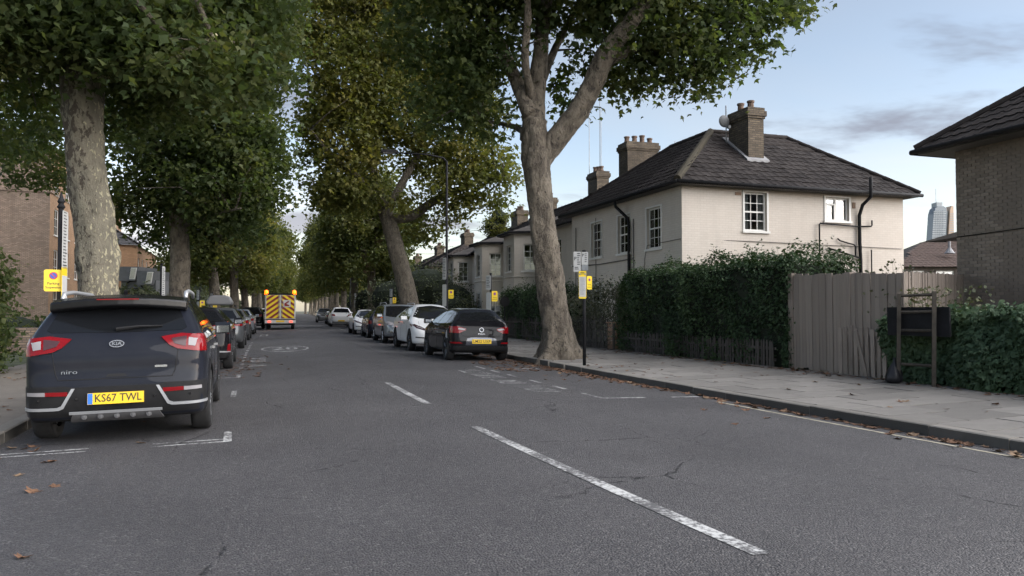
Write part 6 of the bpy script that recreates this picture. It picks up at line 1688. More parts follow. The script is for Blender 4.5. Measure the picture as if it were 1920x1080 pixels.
def smax(a, b, k):
    h = np.clip(0.5 - 0.5 * (b - a) / k, 0, 1)
    return b * (1 - h) + a * h + k * h * (1 - h)
def car_shell(side, plan, front, res=0.05, k=0.10, floor=0.2):
    """closed car body: smooth intersection of side, plan and front outlines, meshed from a box grid"""
    side = chaikin(side); plan2 = chaikin([(x, y) for x, y in plan] + [(-x, y) for x, y in reversed(plan)])
    front2 = chaikin([(x, z) for x, z in front] + [(-x, z) for x, z in reversed(front)])
    ymin, ymax = side[:, 0].min(), side[:, 0].max(); zmin, zmax = side[:, 1].min(), side[:, 1].max(); xm = max(p[0] for p in front)
    def field(P):
        """signed distance sampled once on a 2 cm grid, then read back bilinearly"""
        a0, b0_ = P.min(0) - 0.15, P.max(0) + 0.15
        g_ = 0.02; nu, nv = (np.ceil((b0_ - a0) / g_)).astype(int) + 1
        U_, W_ = np.meshgrid(a0[0] + g_ * np.arange(nu), a0[1] + g_ * np.arange(nv), indexing='ij')
        D_ = sdf_poly(np.stack([U_.ravel(), W_.ravel()], 1), P).reshape(nu, nv)
        def ev(q):
            s_ = np.clip((q - a0) / g_, 0, (nu - 1.001, nv - 1.001)); i_ = s_.astype(int); f_ = s_ - i_
            i0, j0 = i_[:, 0], i_[:, 1]; fu, fv = f_[:, 0], f_[:, 1]
            return D_[i0, j0] * (1 - fu) * (1 - fv) + D_[i0 + 1, j0] * fu * (1 - fv) + D_[i0, j0 + 1] * (1 - fu) * fv + D_[i0 + 1, j0 + 1] * fu * fv
        return ev
    fa_, fb_, fc_ = field(side), field(plan2), field(front2)
    def Fn(p):
        a = fa_(p[:, [1, 2]]); b = fb_(p[:, [0, 1]]); c = fc_(p[:, [0, 2]])
        return smax(smax(a, b, k), c, k)
    lo = np.array((-xm - .05, ymin - .05, zmin - .05)); hi = np.array((xm + .05, ymax + .05, zmax + .05))
    n = np.maximum(4, np.ceil((hi - lo) / res).astype(int))
    bm = bmesh.new(); idx = {}; pts = []
    faces = []
    def vid(i, j, l):
        key = (i, j, l)
        if key not in idx: idx[key] = len(pts); pts.append(key)
        return idx[key]
    nx, ny, nz = n
    for j in range(ny):
        for l in range(nz):
            faces.append((vid(0, j, l), vid(0, j, l + 1), vid(0, j + 1, l + 1), vid(0, j + 1, l)))
            faces.append((vid(nx, j, l), vid(nx, j + 1, l), vid(nx, j + 1, l + 1), vid(nx, j, l + 1)))
    for i in range(nx):
        for j in range(ny):
            faces.append((vid(i, j, nz), vid(i + 1, j, nz), vid(i + 1, j + 1, nz), vid(i, j + 1, nz)))
            faces.append((vid(i, j, 0), vid(i, j + 1, 0), vid(i + 1, j + 1, 0), vid(i + 1, j, 0)))
        for l in range(nz):
            faces.append((vid(i, 0, l), vid(i + 1, 0, l), vid(i + 1, 0, l + 1), vid(i, 0, l + 1)))
            faces.append((vid(i, ny, l), vid(i, ny, l + 1), vid(i + 1, ny, l + 1), vid(i + 1, ny, l)))
    Q = lo + (hi - lo) * np.array(pts) / n
    sp_lo = np.array((-xm * .45, ymin + .75, 0.62)); sp_hi = np.array((xm * .45, ymax - .75, 0.72))
    C = np.clip(Q, sp_lo, sp_hi)
    t0 = np.zeros(len(Q)); t1 = np.ones(len(Q)) * 1.05
    for _ in range(22):
        tm = (t0 + t1) / 2
        ins = Fn(C + (Q - C) * tm[:, None]) < 0
        t0 = np.where(ins, tm, t0); t1 = np.where(ins, t1, tm)
    V = C + (Q - C) * t0[:, None]
    return V, faces
def apply_bool(obj, cutter):
    md = obj.modifiers.new('cut', 'BOOLEAN'); md.operation = 'DIFFERENCE'; md.object = cutter; md.solver = 'EXACT'
    dg = bpy.context.evaluated_depsgraph_get()
    me = bpy.data.meshes.new_from_object(obj.evaluated_get(dg))
    obj.modifiers.clear(); old = obj.data; obj.data = me; bpy.data.meshes.remove(old)
    return me
class Car:
    def __init__(self, name, label, cat, spec, paint, group=None):
        self.s = spec
        self.root = thing(name, label, cat, (0, 0, 0), 0, group)
        if 'shell' not in spec: spec['shell'] = car_shell(spec['side'], spec['plan'], spec['front'], spec.get('res', 0.055), spec.get('k', 0.10))
        V, Fc = spec['shell']
        me = bpy.data.meshes.new('body'); me.from_pydata([tuple(v) for v in V], [], Fc)
        for m in (paint, M['plastic']): me.materials.append(m)
        self.paint = paint
        bm = bmesh.new(); bm.from_mesh(me); bmesh.ops.recalc_face_normals(bm, faces=bm.faces)
        self.bvh = BVHTree.FromBMesh(bm)
        bm.to_mesh(me); bm.free()
        self.body = link('body', me, self.root)
        xm = max(p[0] for p in spec['front']); self.xm = xm
        r = spec['wr']
        cut = MB()
        for yw in spec['axles']:
            for s in (-1, 1):
                prof = [(0.001, 0), (r + 0.055, 0), (r + 0.055, 0.6), (0.001, 0.6)]
                cut.lathe(prof, (s * xm - (0.30 if s > 0 else 0.30), yw, r), 'x', 28)
        co = cut.build('cutter', M['plastic'])
        bm = bmesh.new(); bm.from_mesh(co.data); bmesh.ops.remove_doubles(bm, verts=bm.verts, dist=1e-3); bmesh.ops.recalc_face_normals(bm, faces=bm.faces); bm.to_mesh(co.data); bm.free()
        bpy.context.view_layer.update()
        me = apply_bool(self.body, co)
        bpy.data.objects.remove(co)
        zlow = spec.get('black_below', 0.25)
        if len(me.materials) < 2: me.materials.append(M['plastic'])
        mi = [1 if (p.center.z < zlow or (abs(p.normal.x) < 0.96 and any(abs((p.center.y - yw) ** 2 + (p.center.z - r) ** 2 - (r + .055) ** 2) < 0.004 for yw in spec['axles']) and abs(p.center.x) > xm - 0.32 and p.normal.z < 0.6 and p.center.z < r * 2 + .1 and abs(p.normal.x) < 0.5) or (abs(p.normal.x) > 0.9 and abs(abs(p.center.x) - (xm - 0.30)) < 0.02)) else 0 for p in me.polygons]
        me.polygons.foreach_set('material_index', mi)
        me.polygons.foreach_set('use_smooth', [True] * len(me.polygons))
        try: me.set_sharp_from_angle(angle=R(35))
        except Exception: pass
        self.wheels(spec['axles'], r, xm, spec.get('rim', M['rim']))
    def wheels(self, axles, r, xm, rimm):
        prof = [(r * 0.66, -0.10), (r * 0.93, -0.105), (r * 0.985, -0.085), (r, -0.05), (r, 0.05), (r * 0.985, 0.085), (r * 0.93, 0.105), (r * 0.66, 0.10), (r * 0.64, 0.03)]
        ty = MB().lathe(prof, (0, 0, 0), 'x', 32).build('tyre', M['tyre'], None, True); tm = ty.data; bpy.data.objects.remove(ty)
        rm = MB()
        rm.lathe([(r * 0.67, -0.06), (r * 0.67, 0.085), (r * 0.62, 0.085), (r * 0.60, 0.03), (0.001, 0.02)], (0, 0, 0), 'x', 28, mi=0)
        rm.mi = [0 if i < 28 * 3 else 1 for i in range(len(rm.f))]
        for k in range(5):
            a = 2 * math.pi * k / 5
            for d in (-0.16, 0.16):
                c0, s0 = math.cos(a + d * 0.8), math.sin(a + d * 0.8); c1, s1 = math.cos(a + d * 0.55), math.sin(a + d * 0.55)
                rm.tube([(0.06, r * .12 * c0, r * .12 * s0), (0.075, r * .64 * c1, r * .64 * s1)], [0.03, 0.022], 6, 0)
        rm.lathe([(r * 0.17, 0.03), (r * 0.17, 0.085), (0.001, 0.09)], (0, 0, 0), 'x', 14)
        ro = rm.build('rim', [rimm, M['plastic']], None, False); rd_ = ro.data; bpy.data.objects.remove(ro)
        for yw in axles:
            for s in (-1, 1):
                w = empty('wheel', (s * (xm - 0.125), yw, r), 0 if s > 0 else math.pi, self.root)
                link('tyre', tm, w); link('rim', rd_, w)
    def hit(self, p, axis, sgn):
        far = {'y': Vector((p[0], sgn * 6, p[1])), 'x': Vector((sgn * 3, p[0], p[1])), 'z': Vector((p[0], p[1], 5))}[axis]
        d = {'y': Vector((0, -sgn, 0)), 'x': Vector((-sgn, 0, 0)), 'z': Vector((0, 0, -1))}[axis]
        loc, n, i, dd = self.bvh.ray_cast(far, d)
        ok = loc is not None
        if ok and axis in 'xy' and abs(n.dot(d)) < 0.12: ok = False
        if not ok:
            q = {'y': Vector((p[0], sgn * (self.s['L'] / 2 - 0.25), p[1])), 'x': Vector((sgn * self.xm, p[0], p[1])), 'z': Vector((p[0], p[1], 1.6))}[axis]
            loc, n, i, dd = self.bvh.find_nearest(q)
        return loc, n
    def panel(self, name, poly, m, axis='y', sgn=-1, lift=0.005, grid=0.06, parent=None, skirt=0.012):
        """polygon drawn in side (y,z), rear/front (x,z) or top (x,y) view, laid on the body as a thin shell"""
        bm = bmesh.new()
        vs = [bm.verts.new((p[0], p[1], 0)) for p in poly]
        bm.faces.new(vs)
        for ax in (0, 1):
            a, b = min(p[ax] for p in poly), max(p[ax] for p in poly)
            k = int((b - a) / grid)
            for i in range(1, k + 1):
                c = a + (b - a) * i / (k + 1)
                co = Vector((c, 0, 0)) if ax == 0 else Vector((0, c, 0)); no = Vector((1, 0, 0)) if ax == 0 else Vector((0, 1, 0))
                bmesh.ops.bisect_plane(bm, geom=bm.verts[:] + bm.edges[:] + bm.faces[:], plane_co=co, plane_no=no, dist=1e-5)
        bmesh.ops.triangulate(bm, faces=[f for f in bm.faces if len(f.verts) > 4])
        nn = {}
        for v in bm.verts:
            loc, n = self.hit((v.co.x, v.co.y), axis, sgn)
            v.co = loc + n * lift; nn[v] = n
        bm.normal_update()
        dirv = {'y': Vector((0, sgn, 0)), 'x': Vector((sgn, 0, 0)), 'z': Vector((0, 0, 1))}[axis]
        avg = sum((f.normal * f.calc_area() for f in bm.faces), Vector())
        if avg.dot(dirv) < 0: bmesh.ops.reverse_faces(bm, faces=bm.faces[:])
        if skirt:
            be = [e for e in bm.edges if e.is_boundary]
            r_ = bmesh.ops.extrude_edge_only(bm, edges=be)
            for v in [g_ for g_ in r_['geom'] if isinstance(g_, bmesh.types.BMVert)]:
                src = min(nn.items(), key=lambda kv: (kv[0].co - v.co).length_squared)[1] if len(nn) < 400 else Vector(dirv)
                v.co -= src * skirt
        me = bpy.data.meshes.new(name); bm.to_mesh(me); bm.free()
        me.materials.append(m)
        me.polygons.foreach_set('use_smooth', [True] * len(me.polygons))
        try: me.set_sharp_from_angle(angle=R(40))
        except Exception: pass
        return link(name, me, parent or self.root)
    def both(self, name, poly, m, axis='y', sgn=-1, **kw):
        a = self.panel(name, poly, m, axis, sgn, **kw)
        b = self.panel(name, [(-x, z) for x, z in reversed(poly)], m, axis, sgn, **kw)
        return a, b
    def sides(self, name, poly, m, **kw):
        return self.panel(name, poly, m, 'x', -1, **kw), self.panel(name, poly, m, 'x', 1, **kw)
    def seam(self, pts, axis, sgn, r=0.004, m=None, name='panel_gap', parent=None):
        P = []
        for i in range(len(pts) - 1):
            a, b = pts[i], pts[i + 1]; k = max(1, int(math.hypot(b[0] - a[0], b[1] - a[1]) / 0.07))
            for j in range(k): P.append((a[0] + (b[0] - a[0]) * j / k, a[1] + (b[1] - a[1]) * j / k))
        P.append(pts[-1])
        return MB().tube([self.hit(p, axis, sgn)[0] for p in P], r, 5).build(name, m or M['seam'], parent or self.root)
    def mirrors(self, y, z, m, w=0.22):
        for s in (-1, 1):
            mb = MB()
            pr = [(y - 0.07, z - 0.07), (y - 0.08, z + 0.04), (y - 0.02, z + 0.085), (y + 0.07, z + 0.05), (y + 0.08, z - 0.03), (y + 0.03, z - 0.075)]
            x0, x1 = s * (self.xm - 0.04), s * (self.xm + w - 0.06)
            mb.prism(pr, 'x', min(x0, x1), max(x0, x1))
            mb.box((min(s * (self.xm - 0.16), x0), y - 0.03, z - 0.06), (max(s * (self.xm - 0.16), x0), y + 0.04, z - 0.02))
            o = mb.build('door_mirror', m, self.root)
            g_ = MB(); g_.box((min(x0 + s * 0.02, x1 - s * 0.02), y - 0.086, z - 0.055), (max(x0 + s * 0.02, x1 - s * 0.02), y - 0.081, z + 0.035)); g_.build('mirror_glass', M['mirror'], o)
    def handles(self, ys, z, m):
        for yv in ys:
            for s in (-1, 1):
                loc, n = self.hit((yv, z), 'x', s)
                MB().box((loc.x - 0.015, yv - 0.09, z - 0.015), (loc.x + 0.03, yv + 0.09, z + 0.015)).build('door_handle', m, self.root)
    def plate(self, text, z, sgn=-1, w=0.52, h=0.112, x=0.0, tilt=0.0, m=None, lift=0.02, blue=False):
        loc, n = self.hit((x, z), 'y', sgn)
        u = Vector((-sgn, 0, 0)); nrm = Vector((0, sgn, tilt)).normalized()
        T = frame(loc + Vector((0, sgn * lift, 0)), u, nrm)
        mb = MB(); mb.box((-w / 2, -h / 2, -0.02), (w / 2, h / 2, 0), 0, T)
        p = mb.build('number_plate', m or M['yellow_dark'], self.root)
        if blue: MB().box((-w / 2 + 0.003, -h / 2 + 0.003, 0.0005), (-w / 2 + 0.048, h / 2 - 0.003, 0.002), 0, T).build('plate_band', M['plate_blue'], p)
        if text:
            v, f = text_mesh(text, 0.108, 0.006)
            xs = [q[0] for q in v]; sc = (w - (0.09 if blue else 0.05)) / (max(xs) - min(xs))
            MB().add([T @ Vector((q[0] * min(sc, 1.15) + (0.022 if blue else 0), q[1] * 1.0, 0.003)) for q in v], f).build('plate_lettering', M['ink'], p)
        return p
    def place(self, x, y, flip=False, roll=None, turn=0.0):
        """x relative to the road, y the centre of the car"""
        zl, zr = road_z(x - 0.8), road_z(x + 0.8)
        r_ = math.atan2(zl - zr, 1.6)
        M_ = Matrix.Translation((x + off(y), y, (zl + zr) / 2)) @ Matrix.Rotation(-heading(y) + turn, 4, 'Z') @ Matrix.Rotation(r_, 4, 'Y')
        if flip: M_ = M_ @ Matrix.Rotation(math.pi, 4, 'Z')
        self.root.matrix_world = M_
        return self
def glasshouse(c, win, ws, rw, m=None):
    for poly in win: c.sides('side_window', poly, m or M['glass'], lift=0.004)
    c.panel('windscreen', ws, M['glass'], 'y', 1, lift=0.004)
    c.panel('rear_window', rw, M['glass'], 'y', -1, lift=0.004)
def mirror_poly(h): return h + [(-x, z) for x, z in reversed(h)]

FRONT_STD = lambda w, belt, top, rw: [(w * .80, .17), (w * .955, .24), (w * .995, .48), (w, .68), (w * .985, belt - .08), (w * .945, belt), (rw + .10, top - .20), (rw + .02, top - .07), (rw - .12, top), (rw - .35, top + .02)]
PLAN = lambda w, L_: [(w * .55, -L_ / 2), (w * .82, -L_ / 2 + .05), (w * .96, -L_ / 2 + .28), (w, -L_ / 2 + .75), (w, L_ / 2 - 1.0), (w * .965, L_ / 2 - .45), (w * .80, L_ / 2 - .12), (w * .5, L_ / 2)]

M['spoiler'] = mat('spoiler_black', (0.010, 0.010, 0.011), 0.25, spec=0.35)
M['stud'] = mat('skid_stud_grey', (0.09, 0.09, 0.095), 0.5)
# --- grey-blue crossover, nearest on the left
kia = dict(L=4.355, wr=0.335, axles=(-1.36, 1.34), res=0.042, k=0.085, black_below=0.27,
  side=[(-2.06, .24), (-2.15, .36), (-2.175, .52), (-2.165, .62), (-2.12, .70), (-2.115, .90), (-2.06, 1.05), (-1.93, 1.16), (-1.70, 1.42), (-1.62, 1.475), (-1.0, 1.515), (-.3, 1.525), (.15, 1.50), (.50, 1.42), (1.12, 1.07), (1.30, 1.00), (1.80, .91), (2.05, .80), (2.15, .62), (2.165, .40), (2.08, .22), (1.6, .18), (-1.6, .18)],
  plan=[(.50, -2.178), (.76, -2.13), (.86, -1.98), (.892, -1.6), (.90, -.9), (.90, 1.1), (.885, 1.6), (.80, 1.95), (.62, 2.12), (.35, 2.17)],
  front=[(.74, .18), (.86, .26), (.897, .48), (.90, .68), (.885, .90), (.85, 1.02), (.70, 1.32), (.62, 1.44), (.46, 1.515), (.2, 1.53)])
c = Car('parked_car', 'dark grey crossover with yellow rear plate parked nearest on the left', 'car', kia, M['kia_paint'], 'cars parked along the left kerb')
glasshouse(c, [[(-.28, 1.04), (.92, 1.03), (.72, 1.16), (.25, 1.40), (-.25, 1.43)], [(-1.18, 1.06), (-.36, 1.04), (-.33, 1.43), (-.95, 1.41), (-1.16, 1.33)], [(-1.62, 1.13), (-1.24, 1.07), (-1.22, 1.33), (-1.36, 1.36)]],
           mirror_poly([(.58, 1.42), (.70, 1.12), (.40, 1.08), (0, 1.075)][::-1])[:], mirror_poly([(.0, 1.115), (.62, 1.125), (.665, 1.15), (.60, 1.30), (.55, 1.40), (.0, 1.42)]))
# tail lights: red body with clear centre, wrapping round the corner
for s in (-1, 1):
    P_ = [(s * .42, 1.055), (s * .50, .975), (s * .58, .935), (s * .78, .905), (s * .90, .90), (s * .90, 1.0), (s * .80, 1.07), (s * .62, 1.085)]
    if s < 0: P_ = P_[::-1]
    tl = c.panel('tail_light', P_, M['lens_red'], 'y', -1, lift=0.016, grid=0.045)
    q_ = [(s * .52, 1.035), (s * .55, .985), (s * .66, .955), (s * .67, 1.055)]
    c.panel('light_unit', q_ if s > 0 else q_[::-1], M['lens_dark'], 'y', -1, lift=0.021, grid=0.04, parent=tl)
    q_ = [(s * .69, 1.04), (s * .685, .965), (s * .75, .955), (s * .77, 1.03)]
    c.panel('light_unit', q_ if s > 0 else q_[::-1], M['lens_clear'], 'y', -1, lift=0.021, grid=0.04, parent=tl)
    c.panel('tail_light', [(-2.06, .915), (-1.72, 1.02), (-1.74, 1.075), (-2.02, 1.08)], M['lens_red'], 'x', s, lift=0.012, grid=0.05)
# rear bumper: dark lower part, silver trims, reflectors
cl_ = [(.0, .585), (.40, .585), (.46, .60), (.895, .60), (.895, .25), (.0, .25)]
c.panel('bumper_cladding', mirror_poly([(x, z) for x, z in cl_][::-1])[::-1], M['plastic'], 'y', -1, lift=0.008)
for s in (-1, 1):
    def sy(P): return P if s > 0 else [(-x, z) for x, z in reversed(P)]
    c.panel('silver_trim', sy([(.375, .575), (.405, .575), (.50, .408), (.54, .394), (.88, .394), (.88, .368), (.52, .368), (.48, .385)]), M['silver'], 'y', -1, lift=0.018, grid=0.05)
    rfl = c.panel('reflector', sy([(.44, .545), (.44, .505), (.80, .515), (.80, .55)]), M['lens_red'], 'y', -1, lift=0.014)
    c.panel('reversing_lens', sy([(.64, .549), (.64, .511), (.80, .515), (.80, .55)]), M['lens_clear'], 'y', -1, lift=0.019, parent=rfl)
    for px in (.36, .70):
        loc, n = c.hit((s * px, .47), 'y', -1); MB().lathe([(0.001, -0.012), (0.012, -0.012), (0.013, 0.004)], tuple(loc + Vector((0, -0.006, 0))), 'y', 10).build('parking_sensor', M['gloss_black'], c.root)
c.panel('skid_plate', [(-.44, .245), (.44, .245), (.40, .325), (-.40, .325)], mat('skid_grey', (0.10, 0.10, 0.105), 0.5), 'y', -1, lift=0.02)
for k in range(5):
    loc, n = c.hit((-.30 + .15 * k, .285), 'y', -1); MB().lathe([(0.001, -0.02), (0.026, -0.016), (0.032, 0.01)], tuple(loc + Vector((0, -0.02, 0))), 'y', 10).build('skid_stud', M['stud'], c.root)
c.panel('silver_trim', [(-.43, .328), (.43, .328), (.43, .349), (-.43, .349)], M['silver'], 'y', -1, lift=0.026)
c.plate('KS67 TWL', .468, blue=True, tilt=0.10, lift=0.03)
c.seam([(-.60, 1.10), (-.585, .92), (-.555, .72), (-.53, .66), (.53, .66), (.555, .72), (.585, .92), (.60, 1.10)], 'y', -1, 0.005)
c.panel('handle_recess', [(-.10, .675), (.10, .675), (.08, .705), (-.08, .705)], M['seam'], 'y', -1, lift=0.003)
# badges
loc, n = c.hit((0, 1.0), 'y', -1)
T = frame(loc + n * 0.012, (1, 0, 0), n)
el = MB(); N = 28
el.add([T @ Vector((.068 * math.cos(2 * math.pi * k / N), .036 * math.sin(2 * math.pi * k / N), 0)) for k in range(N)], [tuple(range(N))])
bo_ = el.build('badge', M['gloss_black'], c.root)
er = MB(); er.add([T @ Vector((a * math.cos(2 * math.pi * k / N), b * math.sin(2 * math.pi * k / N), 0.003)) for a, b in ((.062, .030), (.072, .040)) for k in range(N)], [(k, N + k, N + (k + 1) % N, (k + 1) % N) for k in range(N)]); er.build('badge_rim', M['chrome'], bo_)
letter(bo_, T, 'KIA', 0.052, 0, 0, M['chrome'], sx=1.15, bold=0.02, lift=0.004)
loc, n = c.hit((-.43, .735), 'y', -1); T = frame(loc + n * 0.010, (1, 0, 0), n); letter(c.root, T, 'niro', 0.058, 0, 0, M['chrome'], 'model_lettering', 1.6, 0.0)
loc, n = c.hit((.42, .765), 'y', -1); T = frame(loc + n * 0.008, (1, 0, 0), n); sign_plate(c.root, T, 0.12, 0.022, M['chrome'], 'side_badge', 0.008)
# spoiler, brake light, wiper, rails, aerial
sp_ = MB()
for (x0, x1, dz) in ((-.60, .60, 0.0),):
    secs = []
    for x in (-.66, -.62, -.56, -.45, -.3, -.15, 0, .15, .3, .45, .56, .62, .66):
        f_ = abs(x) / .66
        zt_ = 1.505 - .045 * f_ ** 2; secs.append([(x, -1.98 + .13 * f_ ** 2, zt_ - .115), (x, -1.98 + .13 * f_ ** 2, zt_ - .03), (x, -1.58, zt_ + .012), (x, -1.52, zt_ - .03), (x, -1.74, zt_ - .15)])
    n_ = 5; vs = [p for s_ in secs for p in s_]
    fs = [(i * n_ + k, i * n_ + (k + 1) % n_, (i + 1) * n_ + (k + 1) % n_, (i + 1) * n_ + k) for i in range(len(secs) - 1) for k in range(n_)] + [tuple(range(n_ - 1, -1, -1)), tuple((len(secs) - 1) * n_ + k for k in range(n_))]
    sp_.add(vs, fs)
so = sp_.build('spoiler', M['spoiler'], c.root)
bvs = so.modifiers.new('bevel', 'BEVEL'); bvs.width = 0.02; bvs.segments = 3
MB().box((-.20, -1.985, 1.452), (.20, -1.975, 1.464)).build('brake_light', M['lens_red'], so)
for s in (-1, 1):
    MB().tube([(s * .62, -1.45, 1.475), (s * .62, -1.36, 1.535), (s * .615, -.9, 1.56), (s * .60, .1, 1.55), (s * .59, .3, 1.50)], [.02, .024, .022, .022, .018], 8).build('roof_rail', M['silver'], c.root, smooth=True)
MB().prism([(-1.42, 1.50), (-1.30, 1.50), (-1.40, 1.575), (-1.43, 1.57)], 'x', -.02, .02).build('roof_aerial', M['gloss_black'], c.root)
l0 = c.hit((-.02, 1.15), 'y', -1)[0]; l1 = c.hit((.42, 1.175), 'y', -1)[0]
MB().tube([l0 + Vector((0, -.03, 0)), l0.lerp(l1, .5) + Vector((0, -.035, .012)), l1 + Vector((0, -.02, 0))], [.022, .014, .008], 6).build('wiper', M['plastic'], c.root)
# sides: sill and arch cladding, handles, seams
c.sides('sill_cladding', [(-.93, .20), (.92, .20), (.92, .36), (-.93, .36)], M['plastic'], lift=0.008)
for yw in (-1.36, 1.34):
    pa = [(yw + .47 * math.cos(a), .335 + .455 * math.sin(a)) for a in np.linspace(R(-8), R(188), 15)]; pb_ = [(yw + .395 * math.cos(a), .335 + .395 * math.sin(a)) for a in np.linspace(R(188), R(-8), 15)]
    for s in (-1, 1): c.panel('arch_cladding', pa + pb_, M['plastic'], 'x', s, lift=0.012, grid=0.12, skirt=0.02)
c.handles((-.62, .32), .88, M['chrome'])
for s in (-1, 1):
    c.seam([(-.32, 1.03), (-.33, .38)], 'x', s); c.seam([(.82, 1.03), (.86, .4)], 'x', s); c.seam([(-1.0, 1.05), (-1.02, .80), (-.92, .62), (-.95, .38)], 'x', s)
c.mirrors(.62, 1.08, M['gloss_black'])
for s in (-1, 1): c.panel('headlight', [(s * .45, .78), (s * .85, .86), (s * .86, .76), (s * .5, .68)] if s > 0 else [(s * .45, .78), (s * .85, .86), (s * .86, .76), (s * .5, .68)][::-1], M['lens_clear'], 'y', 1, lift=0.01)
c.place(-1.31, 10.82)
c.root.scale = (0.98, 1, 1)

# --- hatchback outlines
def hatch(L_=4.05, W=.875, H=1.45, wr=.315, wb=2.55, rear_slope=.30, belt=.94, hood=.93, res=.06, tum=.36):
    h = L_ / 2; ra = -wb / 2 - .08; fa = wb / 2 - .08
    return dict(L=L_, wr=wr, axles=(ra, fa), res=res, k=.10,
      side=[(-h + .10, .24), (-h + .02, .40), (-h, .56), (-h + .05, .70), (-h + .07, .88), (-h + .16, 1.0), (-h + .16 + rear_slope, H - .10), (-h + .30 + rear_slope, H - .03), (-.35, H), (.15, H - .04), (.50, H - .13), (1.02, hood + .06), (1.2, hood), (h - .30, hood - .13), (h - .10, hood - .28), (h, .50), (h - .05, .28), (h - .2, .19), (-h + .4, .19)],
      plan=PLAN(W, L_), front=FRONT_STD(W, belt + .02, H, W - tum))
def hatch_parts(c, H, belt, L_, rear=True, front=True, tail=None, lit=False, seams=True):
    h = L_ / 2
    glasshouse(c, [[(-.20, belt + .03), (.92, belt + .02), (.60, belt + .22), (.30, H - .10), (-.18, H - .07)], [(-1.15, belt + .06), (-.28, belt + .03), (-.26, H - .07), (-.85, H - .10), (-1.08, H - .18)]],
               mirror_poly([(0, belt + .08), (c.xm * .60, belt + .10), (c.xm * .78, belt + .14), (c.xm * .60, H - .12), (0, H - .09)]), mirror_poly([(0, belt + .12), (c.xm * .68, belt + .12), (c.xm * .72, belt + .16), (c.xm * .57, H - .14), (0, H - .10)]))
    if seams:
        for s in (-1, 1): c.seam([(-.24, belt), (-.25, .3)], 'x', s); c.seam([(.80, belt), (.84, .32)], 'x', s)
    c.handles((-.55, .30), belt - .10, c.paint)
    c.mirrors(.62, belt + .09, c.paint)
# black hatchback with mid badge, right side nearest (rear view)
sp = hatch(4.05, .865, 1.44, .32, 2.55, .36, res=.05, tum=.40); sp['rim'] = M['rim_dark']
c = Car('parked_car', 'glossy black hatchback with yellow plate parked nearest on the right', 'car', sp, M['black_paint'], 'cars parked along the right kerb')
hatch_parts(c, 1.45, .94, 4.05)
for s in (-1, 1):
    def sy(P): return P if s > 0 else [(-x, z) for x, z in reversed(P)]
    t_ = c.panel('tail_light', sy([(.42, .86), (.44, .81), (.60, .74), (.85, .75), (.86, .90), (.66, .92)]), M['lens_red'], 'y', -1, lift=.012, grid=.05)
    c.panel('light_unit', sy([(.44, .85), (.48, .815), (.64, .84), (.62, .875)]), M['lens_clear'], 'y', -1, lift=.017, parent=t_)
    c.panel('tail_light', [(-1.98, .76), (-1.66, .86), (-1.68, .92), (-1.95, .91)], M['lens_red'], 'x', s, lift=.010)
    c.panel('reflector', sy([(.52, .47), (.84, .46), (.83, .51), (.56, .505)]), M['lens_red'], 'y', -1, lift=.012)
c.panel('recess_reflection', [(-.44, .42), (.44, .42), (.40, .60), (.26, .63), (-.26, .63), (-.40, .60)], mat('bumper_reflection', (0.05, 0.055, 0.07), 0.2, 0.3, coat=1.0), 'y', -1, lift=.004)  # reflection around the plate painted as a lighter bluish panel
c.panel('lower_bumper', [(-.80, .22), (.80, .22), (.74, .40), (-.74, .40)], M['plastic'], 'y', -1, lift=.008)
c.plate('LM22 UXP', .525, lift=.025)
loc, n = c.hit((0, .83), 'y', -1); T = frame(loc + n * .01, (1, 0, 0), n)
disc(c.root, T, 0, 0, .062, M['chrome'], .004, 'badge', .048)
bm_ = MB()
for pts_ in ([(-.030, .040), (-.012, .000), (0, .022), (.012, .000), (.030, .040)], [(-.044, .018), (-.022, -.038), (0, -.006), (.022, -.038), (.044, .018)]):
    for i in range(len(pts_) - 1):
        a, b = Vector((*pts_[i], .005)), Vector((*pts_[i + 1], .005)); bm_.tube([T @ a, T @ b], .005, 5)
bm_.build('badge_emblem', M['chrome'], c.root)
loc, n = c.hit((0, .72), 'y', -1); T = frame(loc + n * .01, (1, 0, 0), n); letter(c.root, T, 'POLO', 0.05, 0, 0, M['chrome'], 'model_lettering', 1.5)
MB().tube([(0, -1.25, 1.44), (-.0, -1.42, 1.62)], [.012, .006], 6).build('roof_aerial', M['plastic'], c.root)
l0, l1 = c.hit((0, 1.06), 'y', -1)[0], c.hit((.40, 1.08), 'y', -1)[0]
MB().tube([l0 + Vector((0, -.02, 0)), l1 + Vector((0, -.015, 0))], [.016, .006], 6).build('wiper', M['plastic'], c.root)
c.seam([(-.56, 1.05), (-.55, .78), (-.50, .66), (.50, .66), (.55, .78), (.56, 1.05)], 'y', -1)
c.panel('filler_reflection', [(-1.52, .60), (-1.36, .56), (-1.38, .74), (-1.46, .80)], mat('painted_reflection', (0.45, 0.46, 0.5), 0.4), 'x', -1, lift=.006)  # pale patch painted on the flank as a reflection
c.place(5.72, 21.75)
